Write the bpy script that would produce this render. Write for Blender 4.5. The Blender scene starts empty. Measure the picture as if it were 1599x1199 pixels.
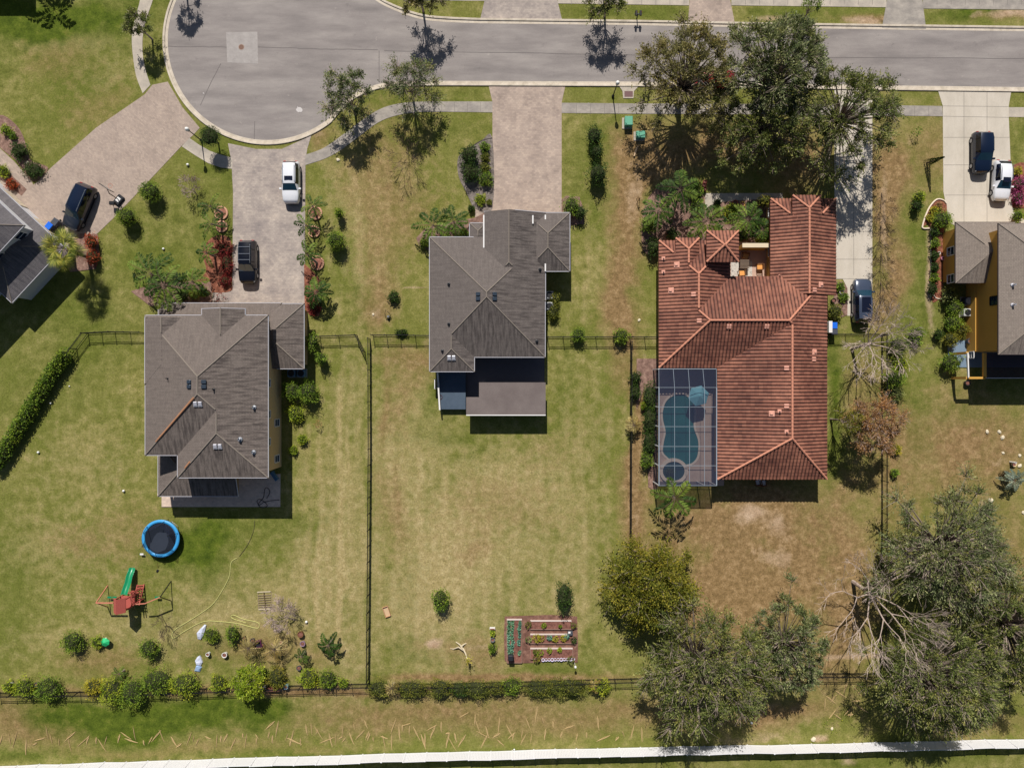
import bpy, bmesh, math, random
import numpy as np
from mathutils import Vector, Matrix

# ------------------------------------------------------------------ camera, sky, sun, exposure
sc = bpy.context.scene
COL = sc.collection
CAM_H = 76.0          # drone height in metres, looking straight down
S = 14.0              # photograph pixels per metre on the ground


def P(px, py, z=0.0):
    """real-world point at height z seen at photo pixel (px,py) by a camera 76 m up"""
    k = (1 - z / CAM_H) / S
    return Vector(((px - 799.5) * k, -(py - 599.5) * k, z))


cam = bpy.data.objects.new('camera', bpy.data.cameras.new('camera'))
COL.objects.link(cam)
cam.location = (0, 0, CAM_H)
cam.rotation_euler = (0, 0, 0)
cam.data.sensor_fit = 'HORIZONTAL'
cam.data.sensor_width = 36
cam.data.lens = 36 * CAM_H / (1599 / S)
cam.data.clip_end = 2000
cam.data.clip_start = 1
sc.camera = cam

SUN_DIR = Vector((0.125, -0.96, -1.0)).normalized()     # the way the light travels
ELEV = math.asin(-SUN_DIR.z)
w = bpy.data.worlds.new('World')
sc.world = w
w.use_nodes = True
nt = w.node_tree
sky = nt.nodes.new('ShaderNodeTexSky')
sky.sky_type = 'NISHITA'
sky.sun_disc = False
sky.sun_elevation = ELEV
sky.sun_rotation = math.radians(-7.4)
bg = nt.nodes['Background']
bg.inputs[1].default_value = 0.05
nt.links.new(sky.outputs[0], bg.inputs[0])
sl = bpy.data.lights.new('sun', 'SUN')
sl.energy = 4.9
sl.angle = math.radians(0.5)
sl.color = (1.0, 0.945, 0.87)
so = bpy.data.objects.new('sun', sl)
COL.objects.link(so)
so.rotation_euler = SUN_DIR.to_track_quat('-Z', 'Y').to_euler()
so.location = (0, 0, 90)
sc.view_settings.view_transform = 'Standard'
sc.view_settings.look = 'None'
sc.view_settings.exposure = 0.25
sc.view_settings.gamma = 1
sc.render.engine = 'CYCLES'
sc.cycles.max_bounces = 6
sc.cycles.transparent_max_bounces = 12

# ------------------------------------------------------------------ colour and material helpers
KALB = 0.80


def C(r, g, b, k=KALB):
    out = []
    for c in (r, g, b):
        c = c / 255.0
        l = c / 12.92 if c <= 0.04045 else ((c + 0.055) / 1.055) ** 2.4
        out.append(min(l * k, 0.85))
    return (*out, 1)


class NT:
    def __init__(s, name):
        s.m = bpy.data.materials.new(name)
        s.m.use_nodes = True
        s.t = s.m.node_tree
        s.n = s.t.nodes
        s.b = s.n['Principled BSDF']

    def new(s, typ, **kw):
        n = s.n.new(typ)
        for k, v in kw.items():
            setattr(n, k, v)
        return n

    def link(s, a, b):
        s.t.links.new(a, b)

    def setin(s, node, key, v):
        if hasattr(v, 'is_output') or isinstance(v, bpy.types.NodeSocket):
            s.link(v, node.inputs[key])
        else:
            node.inputs[key].default_value = v

    def coord(s, which='Object'):
        if not hasattr(s, '_tc'):
            s._tc = s.new('ShaderNodeTexCoord')
        return s._tc.outputs[which]

    def pos(s):
        if not hasattr(s, '_geo'):
            s._geo = s.new('ShaderNodeNewGeometry')
        return s._geo.outputs['Position']

    def mapping(s, vec, scale=(1, 1, 1), rot=(0, 0, 0), loc=(0, 0, 0)):
        n = s.new('ShaderNodeMapping')
        s.link(vec, n.inputs[0])
        n.inputs['Scale'].default_value = scale
        n.inputs['Rotation'].default_value = rot
        n.inputs['Location'].default_value = loc
        return n.outputs[0]

    def noise(s, vec, scale, detail=3, rough=0.55):
        n = s.new('ShaderNodeTexNoise')
        s.link(vec, n.inputs['Vector'])
        n.inputs['Scale'].default_value = scale
        n.inputs['Detail'].default_value = detail
        n.inputs['Roughness'].default_value = rough
        return n.outputs['Fac']

    def ramp(s, fac, stops):
        n = s.new('ShaderNodeValToRGB')
        s.link(fac, n.inputs[0])
        e = n.color_ramp.elements
        while len(e) < len(stops):
            e.new(0.5)
        for i, (p, c) in enumerate(stops):
            e[i].position = p
            e[i].color = c if len(c) == 4 else (*c, 1)
        return n.outputs[0]

    def mix(s, fac, a, b, mode='MIX'):
        n = s.new('ShaderNodeMix', data_type='RGBA', blend_type=mode)
        s.setin(n, 0, fac)
        s.setin(n, 6, a)
        s.setin(n, 7, b)
        return n.outputs[2]

    def math(s, op, a, b=0.0, clamp=False):
        n = s.new('ShaderNodeMath', operation=op, use_clamp=clamp)
        s.setin(n, 0, a)
        s.setin(n, 1, b)
        return n.outputs[0]

    def maprange(s, v, a, b, c=0.0, d=1.0):
        n = s.new('ShaderNodeMapRange')
        s.link(v, n.inputs[0])
        for i, x in enumerate((a, b, c, d)):
            n.inputs[1 + i].default_value = x
        return n.outputs[0]

    def attr(s, name, out='Fac'):
        n = s.new('ShaderNodeAttribute', attribute_name=name)
        return n.outputs[out]

    def bump(s, h, strength=0.3, dist=0.02):
        n = s.new('ShaderNodeBump')
        s.link(h, n.inputs['Height'])
        n.inputs['Strength'].default_value = strength
        n.inputs['Distance'].default_value = dist
        s.link(n.outputs[0], s.b.inputs['Normal'])

    def fin(s, color, rough=0.8, metal=0.0, spec=0.3, coat=0.0):
        s.setin(s.b, 'Base Color', color)
        s.setin(s.b, 'Roughness', rough)
        s.b.inputs['Metallic'].default_value = metal
        s.b.inputs['Specular IOR Level'].default_value = spec
        s.b.inputs['Coat Weight'].default_value = coat
        s.b.inputs['Coat Roughness'].default_value = 0.06
        return s.m


_mc = {}


def plain(name, c, rough=0.6, var=0.12, scale=3.0, metal=0.0, spec=0.3, coat=0.0, bump=0.0):
    """a simple procedural surface: base colour broken by two noises"""
    if name in _mc:
        return _mc[name]
    t = NT(name)
    v = t.pos()
    n1 = t.noise(v, scale, 4)
    n2 = t.noise(v, scale * 9, 2)
    a = tuple(x * (1 - var) for x in c[:3]) + (1,)
    b = tuple(min(x * (1 + var), 0.9) for x in c[:3]) + (1,)
    col = t.mix(n1, a, b)
    if var > 0:
        col = t.mix(t.math('MULTIPLY', n2, 0.35), col, a)
    if bump:
        t.bump(n2, bump, 0.02)
    _mc[name] = t.fin(col, rough, metal, spec, coat)
    return _mc[name]


def patchy(name, stops, scale, fine=None, finestr=0.2, rough=0.9, bump=0.2, stretch=(1, 1, 1), rot=0.0):
    t = NT(name)
    v = t.mapping(t.pos(), scale=stretch, rot=(0, 0, rot))
    n1 = t.noise(v, scale, 6, 0.62)
    col = t.ramp(n1, stops)
    if fine:
        n2 = t.noise(v, fine, 3, 0.7)
        f = t.maprange(n2, 0.3, 0.7, 1 - finestr, 1 + finestr)
        m = t.new('ShaderNodeVectorMath', operation='SCALE')
        t.link(col, m.inputs[0])
        t.link(f, m.inputs['Scale'])
        col = m.outputs[0]
        if bump:
            t.bump(n2, bump, 0.02)
    return t.fin(col, rough, spec=0.15)


# ------------------------------------------------------------------ mesh and object helpers
OFF = {}


class MB:
    def __init__(s):
        s.v = []
        s.f = []

    def add(s, vs, fs):
        o = len(s.v)
        s.v += [tuple(p) for p in vs]
        s.f += [tuple(i + o for i in f) for f in fs]
        return s

    def box(s, x0, x1, y0, y1, z0, z1, M=None, bev=0.0):
        if bev:
            b = bev
            ring = [(x0 + b, y0), (x1 - b, y0), (x1, y0 + b), (x1, y1 - b), (x1 - b, y1), (x0 + b, y1), (x0, y1 - b), (x0, y0 + b)]
            cx, cy = (x0 + x1) / 2, (y0 + y1) / 2
            vs = [(x, y, z0) for x, y in ring] + [(x, y, z1 - b) for x, y in ring]
            vs += [(cx + (x - cx) * (1 - 2 * b / (x1 - x0)), cy + (y - cy) * (1 - 2 * b / (y1 - y0)), z1) for x, y in ring]
            fs = [tuple(range(7, -1, -1)), tuple(range(16, 24))]
            for k in range(8):
                j = (k + 1) % 8
                fs += [(k, j, 8 + j, 8 + k), (8 + k, 8 + j, 16 + j, 16 + k)]
        else:
            vs = [(x, y, z) for z in (z0, z1) for x, y in ((x0, y0), (x1, y0), (x1, y1), (x0, y1))]
            fs = [(3, 2, 1, 0), (4, 5, 6, 7), (0, 1, 5, 4), (1, 2, 6, 5), (2, 3, 7, 6), (3, 0, 4, 7)]
        if M is not None:
            vs = [M @ Vector(v) for v in vs]
        return s.add(vs, fs)

    def bar(s, a, b, wd, th):
        """a rectangular beam from a to b"""
        a, b = Vector(a), Vector(b)
        d = (b - a).normalized()
        up = Vector((0, 0, 1)) if abs(d.z) < 0.95 else Vector((0, 1, 0))
        u = d.cross(up).normalized() * wd / 2
        v = u.cross(d).normalized() * th / 2
        vs = [p + q for p in (a, b) for q in (-u - v, u - v, u + v, -u + v)]
        return s.add(vs, [(3, 2, 1, 0), (4, 5, 6, 7), (0, 1, 5, 4), (1, 2, 6, 5), (2, 3, 7, 6), (3, 0, 4, 7)])

    def tube(s, pts, radii, n=6, cap=True):
        pts = [Vector(p) for p in pts]
        if not isinstance(radii, (list, tuple)):
            radii = [radii] * len(pts)
        vs, fs = [], []
        up = None
        for i, p in enumerate(pts):
            d = (pts[min(i + 1, len(pts) - 1)] - pts[max(i - 1, 0)])
            if d.length < 1e-9:
                d = Vector((0, 0, 1))
            d.normalize()
            if up is None:
                up = Vector((0, 0, 1)) if abs(d.z) < 0.9 else Vector((1, 0, 0))
            u = d.cross(up)
            if u.length < 1e-4:
                u = d.cross(Vector((0.3, 1, 0.2)))
            u.normalize()
            vv = u.cross(d).normalized()
            up = vv
            for k in range(n):
                a = 2 * math.pi * k / n
                vs.append(p + (u * math.cos(a) + vv * math.sin(a)) * radii[i])
        for i in range(len(pts) - 1):
            for k in range(n):
                j = (k + 1) % n
                fs.append((i * n + k, i * n + j, (i + 1) * n + j, (i + 1) * n + k))
        if cap:
            fs.append(tuple(range(n - 1, -1, -1)))
            fs.append(tuple((len(pts) - 1) * n + k for k in range(n)))
        return s.add(vs, fs)

    def lathe(s, prof, n=16, c=(0, 0, 0), sx=1.0, sy=1.0, cap=True):
        vs, fs = [], []
        for r, z in prof:
            for k in range(n):
                a = 2 * math.pi * k / n
                vs.append((c[0] + r * math.cos(a) * sx, c[1] + r * math.sin(a) * sy, c[2] + z))
        for i in range(len(prof) - 1):
            for k in range(n):
                j = (k + 1) % n
                fs.append((i * n + k, i * n + j, (i + 1) * n + j, (i + 1) * n + k))
        if cap:
            fs.append(tuple(range(n - 1, -1, -1)))
            fs.append(tuple((len(prof) - 1) * n + k for k in range(n)))
        return s.add(vs, fs)

    def prism(s, pts, z0, z1):
        pts = [(p[0], p[1]) for p in pts]
        ar = sum(pts[i][0] * pts[(i + 1) % len(pts)][1] - pts[(i + 1) % len(pts)][0] * pts[i][1] for i in range(len(pts)))
        if ar < 0:
            pts = pts[::-1]
        n = len(pts)
        vs = [(x, y, z0) for x, y in pts] + [(x, y, z1) for x, y in pts]
        fs = [tuple(range(n - 1, -1, -1)), tuple(range(n, 2 * n))]
        fs += [(i, (i + 1) % n, n + (i + 1) % n, n + i) for i in range(n)]
        return s.add(vs, fs)

    def ico(s, c, r, sub=2, jit=0.0, rng=None, sz=1.0):
        bm = bmesh.new()
        bmesh.ops.create_icosphere(bm, subdivisions=sub, radius=1)
        vs = []
        for v in bm.verts:
            k = 1 + (rng.uniform(-jit, jit) if rng else 0)
            vs.append((c[0] + v.co.x * r * k, c[1] + v.co.y * r * k, c[2] + v.co.z * r * k * sz))
        fs = [tuple(x.index for x in f.verts) for f in bm.faces]
        bm.free()
        return s.add(vs, fs)

    def build(s, name, mat, parent=None, smooth=False, world=True):
        off = OFF.get(parent, Vector((0, 0, 0))) if world else Vector((0, 0, 0))
        me = bpy.data.meshes.new(name)
        me.from_pydata([(p[0] - off.x, p[1] - off.y, p[2] - off.z) for p in s.v], [], s.f)
        if smooth:
            me.polygons.foreach_set('use_smooth', [True] * len(me.polygons))
        me.materials.append(mat)
        me.update()
        o = bpy.data.objects.new(name, me)
        COL.objects.link(o)
        if parent is not None:
            o.parent = parent
            OFF[o] = off
        return o


def tag(o, label=None, cat=None, group=None, kind=None):
    if label:
        o['label'] = label
    if cat:
        o['category'] = cat
    if group:
        o['group'] = group
    if kind:
        o['kind'] = kind
    return o


def thing(name, label, cat, loc=(0, 0, 0), rot=0.0, group=None):
    o = bpy.data.objects.new(name, None)
    COL.objects.link(o)
    o.location = loc
    o.rotation_euler = (0, 0, rot)
    OFF[o] = Vector(loc)
    return tag(o, label, cat, group)


def copy_tree(o, parent=None):
    c = o.copy()
    COL.objects.link(c)
    if parent is not None:
        c.parent = parent
    for ch in list(o.children):
        copy_tree(ch, c)
    return c


def clone(o, loc, rot=0.0, label=None, group=None, scale=None):
    c = copy_tree(o)
    c.location = loc
    c.rotation_euler = (0, 0, rot)
    if scale:
        c.scale = (scale,) * 3
    if label:
        c['label'] = label
    if group:
        c['group'] = group
    return c


def pp(pts, z=0.0):
    return [P(x, y, z) for x, y in pts]


def smoothline(pts, n=6, closed=False):
    """Catmull-Rom through pixel points"""
    out = []
    m = len(pts)
    rng_ = range(m) if closed else range(m - 1)
    for i in rng_:
        p0 = pts[(i - 1) % m] if closed or i > 0 else pts[0]
        p1 = pts[i]
        p2 = pts[(i + 1) % m]
        p3 = pts[(i + 2) % m] if closed or i + 2 < m else pts[-1]
        for k in range(n):
            t = k / n
            out.append(tuple(0.5 * ((2 * p1[d]) + (-p0[d] + p2[d]) * t + (2 * p0[d] - 5 * p1[d] + 4 * p2[d] - p3[d]) * t * t
                                    + (-p0[d] + 3 * p1[d] - 3 * p2[d] + p3[d]) * t ** 3) for d in (0, 1)))
    if not closed:
        out.append(pts[-1])
    return out


def flat(name, pts, z, mat, kind='structure', thick=0.0, z0=-0.05, parent=None):
    """a level sheet with real edges, outlined in ground coordinates"""
    mb = MB()
    mb.prism([P(x, y) for x, y in pts], z0, z)
    o = mb.build(name, mat, parent)
    if kind:
        o['kind'] = kind
    return o
# ------------------------------------------------------------------ the ground
# wear and species of the turf as the photograph shows them: (x, y, rx, ry, amount) in photo pixels on the ground
GREEN = [(1180, 905, 26, 40, .4), (1255, 830, 24, 40, .45), (1430, 690, 26, 50, .4), (1500, 640, 30, 26, .4), (1385, 850, 16, 50, .3), (1100, 990, 30, 20, .3), (745, 700, 30, 22, .25), (640, 900, 24, 40, .2), (60, 18, 190, 42, 1.0), (0, 110, 40, 60, .35), (120, 110, 45, 70, .25), (300, 838, 60, 32, .9), (320, 850, 50, 40, .7), (420, 835, 70, 25, .35),
         (640, 1010, 40, 25, .35), (860, 1045, 50, 12, .5), (925, 1010, 12, 60, .3), (680, 1025, 20, 15, .3), (590, 1060, 25, 15, .4),
         (230, 1122, 170, 24, 1.15), (330, 1110, 110, 20, .9), (30, 1180, 100, 10, .5), (600, 1180, 500, 9, .5), (130, 1110, 80, 20, .6), (427, 1115, 26, 22, 1.0), (420, 1140, 30, 14, .6), (330, 1030, 60, 45, .35),
         (885, 590, 20, 90, .25), (1302, 620, 14, 150, .65), (1430, 430, 38, 120, .45), (1440, 620, 60, 50, .3), (1560, 25, 110, 14, .75),
         (1230, 24, 60, 12, .5), (980, 22, 80, 12, .45), (680, 620, 25, 40, .45), (700, 680, 60, 18, .3), (250, 370, 120, 90, .35), (110, 500, 90, 80, .4),
         (60, 600, 80, 60, .25), (340, 250, 30, 60, .4), (640, 140, 110, 25, .35), (920, 260, 40, 80, .3), (700, 210, 60, 30, .3), (990, 450, 10, 6, .4), (1295, 850, 28, 60, .3),
         (1395, 830, 20, 60, .2), (560, 470, 40, 40, .3), (60, 200, 50, 60, .2), (620, 590, 20, 40, .15), (230, 130, 14, 40, .4), (1560, 560, 60, 60, .35), (1590, 210, 30, 60, .3),
         (20, 900, 60, 120, .25), (190, 660, 60, 50, .2), (370, 1010, 60, 20, .35), (1510, 1170, 120, 20, .4), (980, 1190, 250, 12, .1), (1350, 1195, 100, 10, .5)]
DRY = [(566, 390, 5, 110, .5), (590, 380, 6, 120, .7), (579, 560, 5, 40, .3), (543, 760, 5, 200, .55), (556, 760, 5, 200, .35), (528, 800, 5, 180, .4), (700, 900, 120, 160, .75), (640, 720, 60, 160, .55), (800, 760, 120, 90, .55), (520, 900, 60, 220, .6), (540, 640, 36, 120, .45), (430, 970, 120, 80, .5),
       (250, 620, 60, 60, .25), (130, 720, 80, 90, .35), (100, 860, 110, 60, .4), (880, 900, 70, 150, .45), (910, 700, 60, 130, .35), (100, 60, 110, 22, .55),
       (160, 120, 60, 40, .35), (560, 330, 50, 120, .45), (600, 420, 40, 90, .4), (930, 400, 40, 120, .3), (240, 980, 120, 50, .5), (340, 930, 80, 60, .5), (700, 360, 40, 80, .25),
       (620, 280, 60, 40, .35), (900, 1005, 40, 50, .3), (860, 1100, 400, 14, .2), (60, 1010, 90, 40, .3), (1340, 850, 40, 120, .5), (1480, 650, 80, 60, .25), (1440, 720, 60, 80, .3),
       (480, 740, 50, 100, .35), (760, 880, 120, 60, .3), (1130, 850, 80, 40, .3), (1200, 1140, 120, 30, .3)]
BROWN = [(578, 330, 5, 120, .4), (604, 640, 8, 60, .5), (622, 780, 8, 60, .45), (745, 860, 30, 24, .4), (1420, 700, 90, 80, .35), (1180, 900, 160, 90, .45), (1330, 860, 50, 80, .5), (1500, 700, 90, 50, .35), (610, 300, 60, 140, .45), (598, 440, 25, 60, .5), (585, 480, 30, 40, .65), (660, 570, 60, 30, .55), (630, 620, 26, 60, .4), (780, 800, 90, 60, .3), (610, 790, 30, 60, .35),
         (980, 460, 26, 140, .85), (985, 300, 30, 90, .8), (1010, 250, 60, 60, .8), (1100, 240, 120, 50, .7), (1250, 250, 60, 60, .6), (1190, 820, 150, 70, .9), (1150, 930, 110, 70, .9),
         (1240, 900, 90, 90, .65), (1000, 800, 26, 90, .75), (995, 680, 14, 120, .9), (1340, 780, 40, 90, .5), (1350, 620, 50, 90, .35), (1385, 300, 30, 120, .8), (1375, 440, 26, 80, .7),
         (1440, 250, 36, 90, .5), (1470, 700, 90, 80, .6), (1400, 700, 26, 120, .55), (1560, 720, 60, 80, .55), (1500, 640, 60, 60, .4), (1310, 970, 60, 120, .7), (700, 1130, 220, 26, .42),
         (560, 1115, 130, 26, .4), (960, 1125, 230, 30, .42), (800, 1110, 260, 22, .4), (1200, 1110, 100, 30, .7), (50, 1130, 90, 30, .75), (300, 1170, 300, 14, .35), (1500, 1130, 140, 30, .4),
         (780, 1058, 180, 7, 1.0), (400, 1080, 400, 9, .8), (1180, 1060, 200, 9, .6), (1600, 900, 60, 120, .5), (810, 1000, 40, 26, .3), (740, 1020, 40, 30, .5), (670, 1000, 60, 20, .25),
         (150, 1035, 70, 25, .45), (520, 130, 40, 80, .2), (505, 220, 22, 16, .5), (90, 90, 50, 40, .35), (150, 180, 60, 50, .3), (390, 1020, 110, 30, .55), (860, 700, 60, 60, .2),
         (200, 830, 80, 50, .3), (130, 850, 60, 40, .3), (420, 1140, 400, 20, .2), (1340, 27, 50, 8, .8), (1580, 30, 40, 9, .8), (575, 200, 200, 60, .15), (60, 60, 60, 25, .2)]
SAND = [(1160, 812, 26, 17, 1.0), (1185, 830, 60, 30, .35), (1190, 880, 34, 16, .6), (1215, 840, 26, 30, .6), (683, 1002, 12, 8, 1.1), (740, 1010, 26, 6, .5), (585, 488, 12, 16, .5),
        (992, 300, 16, 50, .55), (983, 480, 10, 60, .2), (998, 800, 8, 60, .35), (1008, 640, 5, 100, .7), (1332, 30, 34, 8, .9), (1575, 28, 32, 8, .9), (1212, 30, 20, 6, .8),
        (1380, 345, 5, 100, .6), (1450, 420, 7, 60, .9), (1455, 500, 6, 40, .4), (1420, 230, 10, 40, .3), (1270, 1156, 16, 6, .9), (1180, 1150, 30, 10, .6), (1140, 1160, 30, 10, .5),
        (1345, 1025, 60, 5, .8), (1330, 1190, 18, 8, .7), (640, 568, 40, 10, .3), (700, 450, 3, 10, .3), (660, 449, 35, 2, .6), (760, 1165, 30, 4, .4), (975, 300, 5, 100, .2),
        (500, 214, 12, 9, .5), (380, 965, 50, 20, .25), (1560, 725, 14, 10, .4), (1540, 790, 24, 14, .5), (1310, 920, 30, 60, .3), (877, 1058, 60, 5, .4), (480, 980, 14, 40, .3)]


def axis(lo, hi, step, far):
    a = list(np.arange(lo, hi + step / 2, step))
    k, s_ = 0, step
    pre, post = [], []
    x = 0
    while x < far:
        s_ *= 1.5
        x += s_
        pre.append(lo - x)
        post.append(hi + x)
    return np.array(pre[::-1] + a + post)


def build_ground():
    gx = axis(-60, 60, 0.25, 500)
    gy = axis(-46, 46, 0.25, 500)
    X, Y = np.meshgrid(gx, gy)
    ny, nx = X.shape
    px = X * S + 799.5
    py = 599.5 - Y * S
    rs = np.random.RandomState(7)
    wx = np.zeros_like(px)
    wy = np.zeros_like(px)
    for sc_, am in ((90, 16), (37, 9), (15, 5), (7, 3)):       # wobble so that patch edges are irregular
        for _ in range(4):
            a = rs.uniform(0, 6.28)
            ph = rs.uniform(0, 6.28, 2)
            t = (px * math.cos(a) + py * math.sin(a)) / sc_ * rs.uniform(.8, 1.25)
            wx += am * .5 * np.sin(t * 2.1 + ph[0])
            wy += am * .5 * np.sin(t * 1.7 + ph[1])
    near = (np.abs(px - 800) < 900) & (np.abs(py - 600) < 700)

    def field(lst):
        F = np.zeros_like(px)
        for (cx, cy, rx, ry, am) in lst:
            kx = min(1.0, rx / 40.0)
            ky = min(1.0, ry / 40.0)
            d = ((px + wx * kx - cx) / rx) ** 2 + ((py + wy * ky - cy) / ry) ** 2
            F = np.maximum(F, am * np.exp(-d * .9)) + 0.25 * np.minimum(F, am * np.exp(-d * .9))
        return F * near
    G, D, B, Sd = field(GREEN), field(DRY), field(BROWN), field(SAND)
    # mower passes, running up and down the two long back lawns
    for (x0, x1, y0, y1, n_, am) in ((590, 980, 640, 1050, 21, .12), (460, 580, 560, 1040, 17, .2), (480, 660, 180, 480, 23, .2), (890, 980, 330, 540, 19, .18)):
        m = 1 / (1 + np.exp(-(px - x0) / 8)) / (1 + np.exp((px - x1) / 8)) / (1 + np.exp(-(py - y0) / 30)) / (1 + np.exp((py - y1) / 30))
        stripe = np.sin((px + wx * .25) * 2 * math.pi / n_) * .6 + np.sin((px + wx * .2) * 2 * math.pi / (n_ * 1.73) + 1.2) * .4
        D += m * am * stripe
    B *= 1 - .85 * np.clip(G, 0, 1)
    Z = np.zeros_like(px)
    verts = np.stack([X.ravel(), Y.ravel(), Z.ravel()], 1)
    idx = np.arange(nx * ny).reshape(ny, nx)
    faces = np.stack([idx[:-1, :-1].ravel(), idx[:-1, 1:].ravel(), idx[1:, 1:].ravel(), idx[1:, :-1].ravel()], 1)
    me = bpy.data.meshes.new('ground')
    me.vertices.add(len(verts))
    me.vertices.foreach_set('co', verts.ravel())
    me.loops.add(faces.size)
    me.loops.foreach_set('vertex_index', faces.ravel().astype(np.int32))
    me.polygons.add(len(faces))
    me.polygons.foreach_set('loop_start', np.arange(0, faces.size, 4, dtype=np.int32))
    me.update()
    me.validate()
    ca = me.attributes.new('turf', 'FLOAT_COLOR', 'POINT')
    arr = np.stack([G.ravel(), D.ravel(), B.ravel(), Sd.ravel()], 1).clip(0, 1.3)
    ca.data.foreach_set('color', arr.ravel().astype(np.float32))
    t = NT('turf')
    v = t.pos()
    a = t.new('ShaderNodeAttribute', attribute_name='turf')
    sep = t.new('ShaderNodeSeparateColor')
    t.link(a.outputs['Color'], sep.inputs[0])
    g, d, b = sep.outputs[0], sep.outputs[1], sep.outputs[2]
    s_ = a.outputs['Alpha']
    big = t.noise(v, 0.13, 6, .62)
    mid = t.noise(v, 0.9, 5, .65)
    mid2 = t.noise(t.mapping(v, loc=(31, 7, 3)), 1.6, 5, .7)
    fine = t.noise(v, 5.2, 4, .8)
    base = t.ramp(mid, [(0.26, C(98, 100, 48)), (0.43, C(123, 121, 64)), (0.56, C(142, 136, 81)), (0.72, C(168, 155, 106))])
    base = t.mix(t.maprange(big, .38, .6, 0, .75), base, C(104, 111, 46))
    # how strongly each patch shows is broken up by the noise

    def edge(ch, lo, hi, amt, nz):
        x = t.math('ADD', ch, t.math('MULTIPLY', t.math('SUBTRACT', nz, .5), amt))
        return t.maprange(x, lo, hi)
    c1 = t.mix(edge(d, .15, .8, .9, mid), base, t.ramp(mid2, [(0.28, C(142, 129, 82)), (0.5, C(165, 149, 104)), (.72, C(190, 174, 130))]))
    c2 = t.mix(edge(g, .08, .7, .6, mid2), c1, t.ramp(mid, [(0.3, C(60, 76, 20)), (0.55, C(88, 102, 32)), (.75, C(114, 120, 48))]))
    c3 = t.mix(edge(b, .10, .70, .7, mid), c2, t.ramp(mid2, [(0.3, C(110, 90, 58)), (0.5, C(140, 115, 79)), (.7, C(170, 143, 106))]))
    c4 = t.mix(edge(s_, .25, .9, .9, mid2), c3, t.ramp(mid, [(0.3, C(165, 138, 110)), (0.7, C(196, 172, 146))]))
    f = t.maprange(fine, .28, .72, .62, 1.38)
    m = t.new('ShaderNodeVectorMath', operation='SCALE')
    t.link(c4, m.inputs[0])
    t.link(f, m.inputs['Scale'])
    tiny = t.noise(v, 11, 2, .8)
    m2 = t.new('ShaderNodeVectorMath', operation='SCALE')
    t.link(m.outputs[0], m2.inputs[0])
    t.link(t.maprange(tiny, .3, .7, .76, 1.24), m2.inputs['Scale'])
    wd = t.noise(t.mapping(v, loc=(5, 9, 0)), 2.6, 4, .75)
    sp = t.mix(t.maprange(wd, .60, .72, 0, .35), m2.outputs[0], C(72, 84, 30))
    wd2 = t.noise(t.mapping(v, loc=(51, 19, 0)), 3.4, 4, .75)
    sp = t.mix(t.maprange(wd2, .62, .76, 0, .35), sp, C(190, 172, 122))
    t.bump(fine, .35, .05)
    me.materials.append(t.fin(sp, .95, spec=.1))
    o = bpy.data.objects.new('ground', me)
    COL.objects.link(o)
    o['kind'] = 'structure'
    return o


build_ground()

# ---- road, kerbs, pavements, drives
M_ASPH = patchy('worn_asphalt', [(0.25, C(134, 128, 127)), (0.45, C(146, 139, 137)), (0.6, C(156, 149, 146)), (0.8, C(168, 160, 156))], .35, 14, .10, .9, .15, stretch=(.5, 1.6, 1))
def asphalt():
    t = NT('street_asphalt')
    v = t.pos()
    n1 = t.noise(t.mapping(v, scale=(.35, 1.5, 1)), .45, 6, .62)
    col = t.ramp(n1, [(0.25, C(126, 120, 118)), (0.45, C(143, 136, 133)), (0.6, C(155, 148, 144)), (0.8, C(172, 164, 158))])
    st = t.noise(t.mapping(v, loc=(9, 4, 0)), .9, 5, .7)
    col = t.mix(t.maprange(st, .62, .74, 0, .55), col, C(112, 106, 104))
    col = t.mix(t.maprange(t.noise(t.mapping(v, loc=(3, 40, 0)), 1.7, 4, .7), .64, .75, 0, .5), col, C(186, 178, 170))
    f = t.noise(v, 13, 3, .8)
    m = t.new('ShaderNodeVectorMath', operation='SCALE')
    t.link(col, m.inputs[0])
    t.link(t.maprange(f, .25, .75, .87, 1.13), m.inputs['Scale'])
    t.bump(f, .2, .02)
    return t.fin(m.outputs[0], .9, spec=.15)


M_ASPH = asphalt()
M_KERB = patchy('kerb_concrete', [(0.25, C(176, 165, 148)), (0.5, C(204, 192, 175)), (0.8, C(222, 211, 195))], 1.3, 12, .1, .85)
M_WALK = patchy('pavement_concrete', [(0.2, C(142, 136, 128)), (0.42, C(176, 167, 155)), (0.6, C(196, 185, 170)), (0.8, C(208, 198, 184))], .55, 9, .08, .85)
M_WALKD = patchy('weathered_concrete', [(0.2, C(132, 127, 122)), (0.45, C(154, 147, 140)), (0.65, C(176, 168, 158)), (0.85, C(214, 206, 194))], .8, 9, .08, .85, stretch=(1, 1.5, 1))
M_CONC = patchy('drive_concrete', [(0.25, C(186, 177, 163)), (0.5, C(202, 193, 179)), (0.75, C(212, 203, 190))], .4, 9, .05, .85, stretch=(1.5, .6, 1))


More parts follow.
